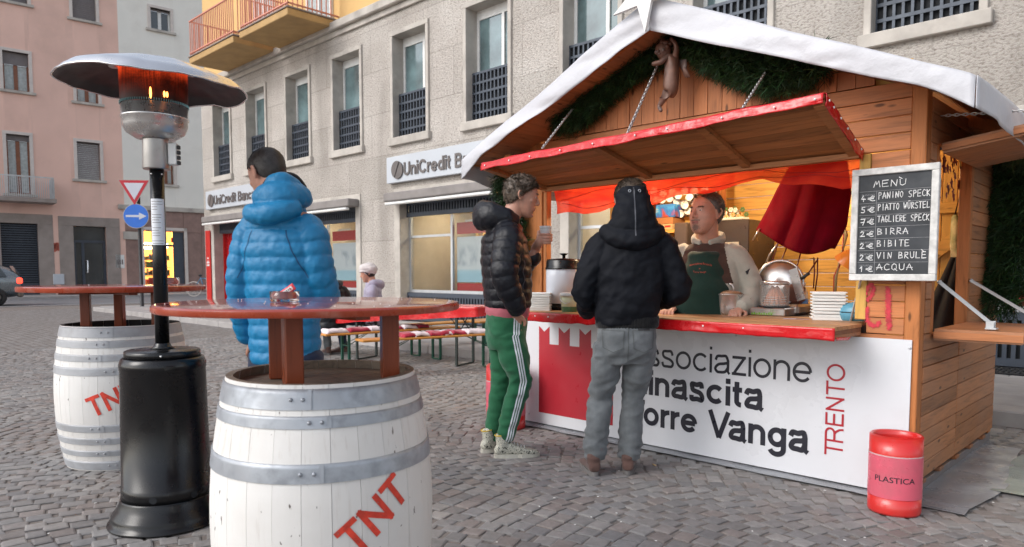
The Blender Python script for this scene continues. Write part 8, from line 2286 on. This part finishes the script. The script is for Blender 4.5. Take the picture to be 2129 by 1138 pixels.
# ------------------------------------------------------------------ stallholder
def vendor():
    P = at(1464, 5.0); t = thing('person', 'stallholder with greying hair and goatee in a dark green apron behind the counter', 'person', (P.x, P.y, 0), YAW+radians(152))
    hd = Hm((.0, .08, 1.59), radians(-26), radians(4), 0, 1.18)
    b = MB(); head(b, hd, (0, -.01, 1.37), fat=1.16, nose=1.03)
    trunk(b, [(.80, 0, 0, .16, .13), (1.1, 0, .02, .17, .15), (1.32, 0, 0, .17, .10), (1.40, 0, -.01, .09, .07)])
    limb(b, [(-.19, 0, 1.30), (-.29, .02, 1.08), (-.27, .20, .97)], [.05, .045, .03], k=8, seg=14); limb(b, [(.19, 0, 1.30), (.27, .03, 1.06), (.20, .22, .97)], [.05, .045, .03], k=8, seg=14)
    hand(b, Matrix.Translation((-.255, .27, .95)), -1, (.5,)*4); hand(b, Matrix.Translation((.17, .29, .95)), 1, (.5,)*4)
    Hi = hd.inverted()
    def mi(c, n):
        q = Hi @ c
        if abs(q.x) < .022 and abs(q.z+.059) < .0085 and q.y > .075: return 1
        return 0
    bo = fuse(b, 'body', [SK2, LIP], t, .0042, 1, mi=mi)
    gt = hairmat('grey_goatee', (.26, .20, .17))
    whiskers(bo, hd, t, 'goatee', gt, lambda r: (r.gauss(0, .015), -.088+r.gauss(0, .010)), 900, .007)
    whiskers(bo, hd, t, 'moustache', gt, lambda r: (r.uniform(-.030, .030), -.0455+r.gauss(0, .0022)), 500, .006)
    whiskers(bo, hd, t, 'eyebrow', HB, lambda r: ((r.choice((-1, 1))*r.uniform(.016, .046)), .0295+r.gauss(0, .0022)), 380, .007, (1, 0))
    haircap(hd, t, HG, .009, .088, n=5000, slen=.024, seed=11, back=-.08, side=.0); eyes(hd, t, .5)
    m = MB(); m.ell(hd @ Vector((0, .094, -.0592)), (.014, .004, .0016)); m.build('mouth_line', pm('mouth_dark', (.05, .012, .01), .6), t, local=True)
    j = MB()
    trunk(j, [(.84, 0, .01, .21, .19), (.95, 0, .02, .225, .21), (1.10, 0, .02, .228, .20), (1.24, 0, .005, .23, .165), (1.33, 0, -.005, .20, .125), (1.39, 0, -.01, .13, .10)], seg=48)
    limb(j, [(-.13, 0, 1.33), (-.21, .0, 1.28), (-.29, .01, 1.12), (-.305, .04, 1.04), (-.29, .14, .985), (-.265, .22, .965)], [(.075, .085), (.082, .094), (.074, .082), (.071, .078), (.058, .064), (.046, .05)], seg=26)
    limb(j, [(.13, 0, 1.33), (.21, .0, 1.28), (.275, .01, 1.12), (.285, .05, 1.03), (.245, .16, .98), (.20, .24, .965)], [(.075, .085), (.082, .094), (.074, .082), (.071, .078), (.058, .064), (.046, .05)], seg=26)
    jd = wr(.006, 8, 12, 30)
    def mj(c, n):       # brown shoulder yoke running down the chest
        if abs(c.x) < .205 and c.z > 1.12 and c.y > -.02 and abs(c.x) < .13+(1.36-c.z)*.30: return 1
        return 0
    fuse(j, 'fleece_jacket', [M_['fleece'], M_['brownf']], t, .0065, 2, disp=jd, mi=mj)
    c = MB(); limb(c, [(-.03, .085, 1.385), (-.085, .03, 1.41), (-.085, -.05, 1.44), (0, -.095, 1.455), (.085, -.05, 1.44), (.085, .03, 1.41), (.03, .085, 1.385)], [(.016, .03), (.02, .034), (.02, .036), (.02, .036), (.02, .036), (.02, .034), (.016, .03)], k=8, seg=16); fuse(c, 'collar', M_['fleece'], t, .006, 2, disp=wr(.003, 14, 10, 1))
    a = MB()
    trunk(a, [(.80, 0, .035, .215, .205), (.92, 0, .048, .222, .222), (1.06, 0, .050, .20, .215), (1.18, 0, .042, .170, .190), (1.30, 0, .030, .125, .158), (1.335, 0, .024, .11, .140)], seg=48)
    ao = fuse(a, 'apron', [M_['apron']], t, .0065, 2, disp=wr(.004, 6, 9, 40))
    bm = bmesh.new(); bm.from_mesh(ao.data); bmesh.ops.delete(bm, geom=[v for v in bm.verts if v.co.y < .035], context='VERTS'); bm.to_mesh(ao.data); bm.free()
    red = pm('apron_red_print', (.42, .06, .03), .7, bst=0); bv = BVHTree.FromObject(ao, bpy.context.evaluated_depsgraph_get())
    def arc_text(s, z, w_, h, arch, nm):
        mb = MB(); text_mb(mb, s, (-w_/2, 0, 0), (1, 0, 0), (0, 0, 1), h, w_, depth=0); vs = []
        for p in mb.v:
            u = p.x; q = Vector((-u, .8, z+p.z+arch*(1-(2*u/w_)**2))); hit = bv.ray_cast(q, Vector((0, -1, 0))); vs.append((hit[0]+Vector((0, .003, 0))) if hit[0] else Vector((-u, .2, z+p.z)))
        mb.v = vs; mb.build(nm, red, t, local=True)
    arc_text('Associazione Rinascita', 1.235, .15, .013, .012, 'apron_lettering'); arc_text('di', 1.216, .010, .007, 0, 'apron_lettering'); arc_text('Torre Vanga', 1.195, .085, .011, -.004, 'apron_lettering')
    MB().box((-.02, -.001, -.012), (.02, .001, .012), .0, Matrix.Translation((-.287, .085, 1.20)) @ Matrix.Rotation(.9, 4, 'Z') @ Matrix.Rotation(.5, 4, 'Y')).build('arm_badge', M_['letter'], t, local=True)
    tr_ = MB(); trunk(tr_, [(.70, 0, 0, .18, .14), (.88, 0, 0, .19, .16)])
    for s in (-1, 1): leg(tr_, (s*.10, 0, .78), (s*.11, .02, .46), (s*.11, -.01, .16), [.105, .09, .075, .07, .07])
    fuse(tr_, 'trousers', M_['jeans_blue'], t, .010, 2)
    for s in (-1, 1): shoe(t, (s*.11, .01, .087), 0, M_['shoe_brown'], M_['sole_grey'])
vendor()

# ------------------------------------------------------------------ people sitting on the benches
def sitter(px, dep, yaw, label, coat, trous, hat=None, k=1.0, hairm=HB):
    P = at(px, dep); t = thing('person', label, 'person', (P.x, P.y, 0), yaw, None)
    hd = Hm((0, .06, 1.17), 0, radians(-14), 0, 1.0); b = MB(); head(b, hd, (0, 0, .98))
    trunk(b, [(.46, 0, 0, .15, .11), (.7, 0, 0, .14, .10), (.93, 0, .0, .15, .09), (1.0, 0, 0, .07, .06)])
    limb(b, [(-.16, 0, .93), (-.23, .05, .70), (-.1, .27, .72)], [.045, .04, .03], k=6, seg=12); limb(b, [(.16, 0, .93), (.23, .05, .70), (.1, .27, .72)], [.045, .04, .03], k=6, seg=12)
    hand(b, Matrix.Translation((-.06, .32, .73)), 1, (.6,)*4); hand(b, Matrix.Translation((.06, .32, .73)), -1, (.6,)*4)
    fuse(b, 'body', [SK1], t, .007, 2); haircap(hd, t, hairm, .014, .07, n=900, slen=.03, seed=3, back=-.11, side=-.06)
    j = MB(); trunk(j, [(.42, 0, .0, .20, .17), (.55, 0, .0, .20, .16), (.75, 0, -.01, .205, .15), (.92, 0, -.01, .19, .13), (1.0, 0, -.01, .12, .10), (1.04, 0, 0, .09, .09)], quilt=(.09, .012, 0))
    for s in (-1, 1): limb(j, [(s*.13, 0, .95), (s*.20, .0, .88), (s*.25, .04, .72), (s*.20, .16, .70), (s*.11, .27, .72)], [.08, .085, .078, .066, .048], k=10, seg=20, quilt=(.08, .01, 0))
    limb(j, [(-.10, .03, 1.03), (-.10, -.06, 1.03), (0, -.12, 1.01), (.10, -.06, 1.03), (.10, .03, 1.03)], [.04, .055, .07, .055, .04], k=8, seg=16)
    fuse(j, 'coat', coat, t, .009, 2, disp=wr(.006, 8, 12, 3))
    g = MB(); trunk(g, [(.40, 0, 0, .17, .15), (.52, 0, 0, .17, .14)])
    for s in (-1, 1): limb(g, [(s*.09, .0, .47), (s*.10, .25, .49), (s*.10, .42, .46), (s*.10, .44, .30), (s*.10, .42, .09)], [.085, .08, .066, .058, .052], k=8, seg=18)
    fuse(g, 'trousers', trous, t, .009, 2, disp=wr(.005, 8, 12, 7))
    for s in (-1, 1): shoe(t, (s*.10, .44, 0), 0, M_['shoe_brown'], M_['sole_grey'])
    if hat:
        h = MB(); h.ell(hd @ Vector((0, -.035, .055)), (.105, .125, .10), nu=30, nv=20); limb(h, [hd @ Vector(p) for p in ((0, -.005, .035), (0, -.02, .075), (0, -.05, .115))], [(.096, .112), (.108, .12), (.06, .06)], k=8, seg=24); limb(h, [hd @ Vector((.088*cos(a), .0+.10*sin(a), .035+.02*sin(a))) for a in [2*pi*i/10 for i in range(11)]], [.014]*11, k=4, seg=10)
        fuse(h, 'knitted_hat', hat, t, .006, 2, disp=wr(.005, 10, 22, 3))
    return t
sitter(775, 10.6, YAW+radians(100), 'woman in lilac coat and pale knitted hat sitting on a bench by the bank', M_['lilac'], M_['jeans_blue'], M_['hatw'])
sitter(690, 9.9, YAW+radians(35), 'person in black coat on the bench, half hidden behind the blue jacket', M_['down_black'], M_['jeans_grey'], None)
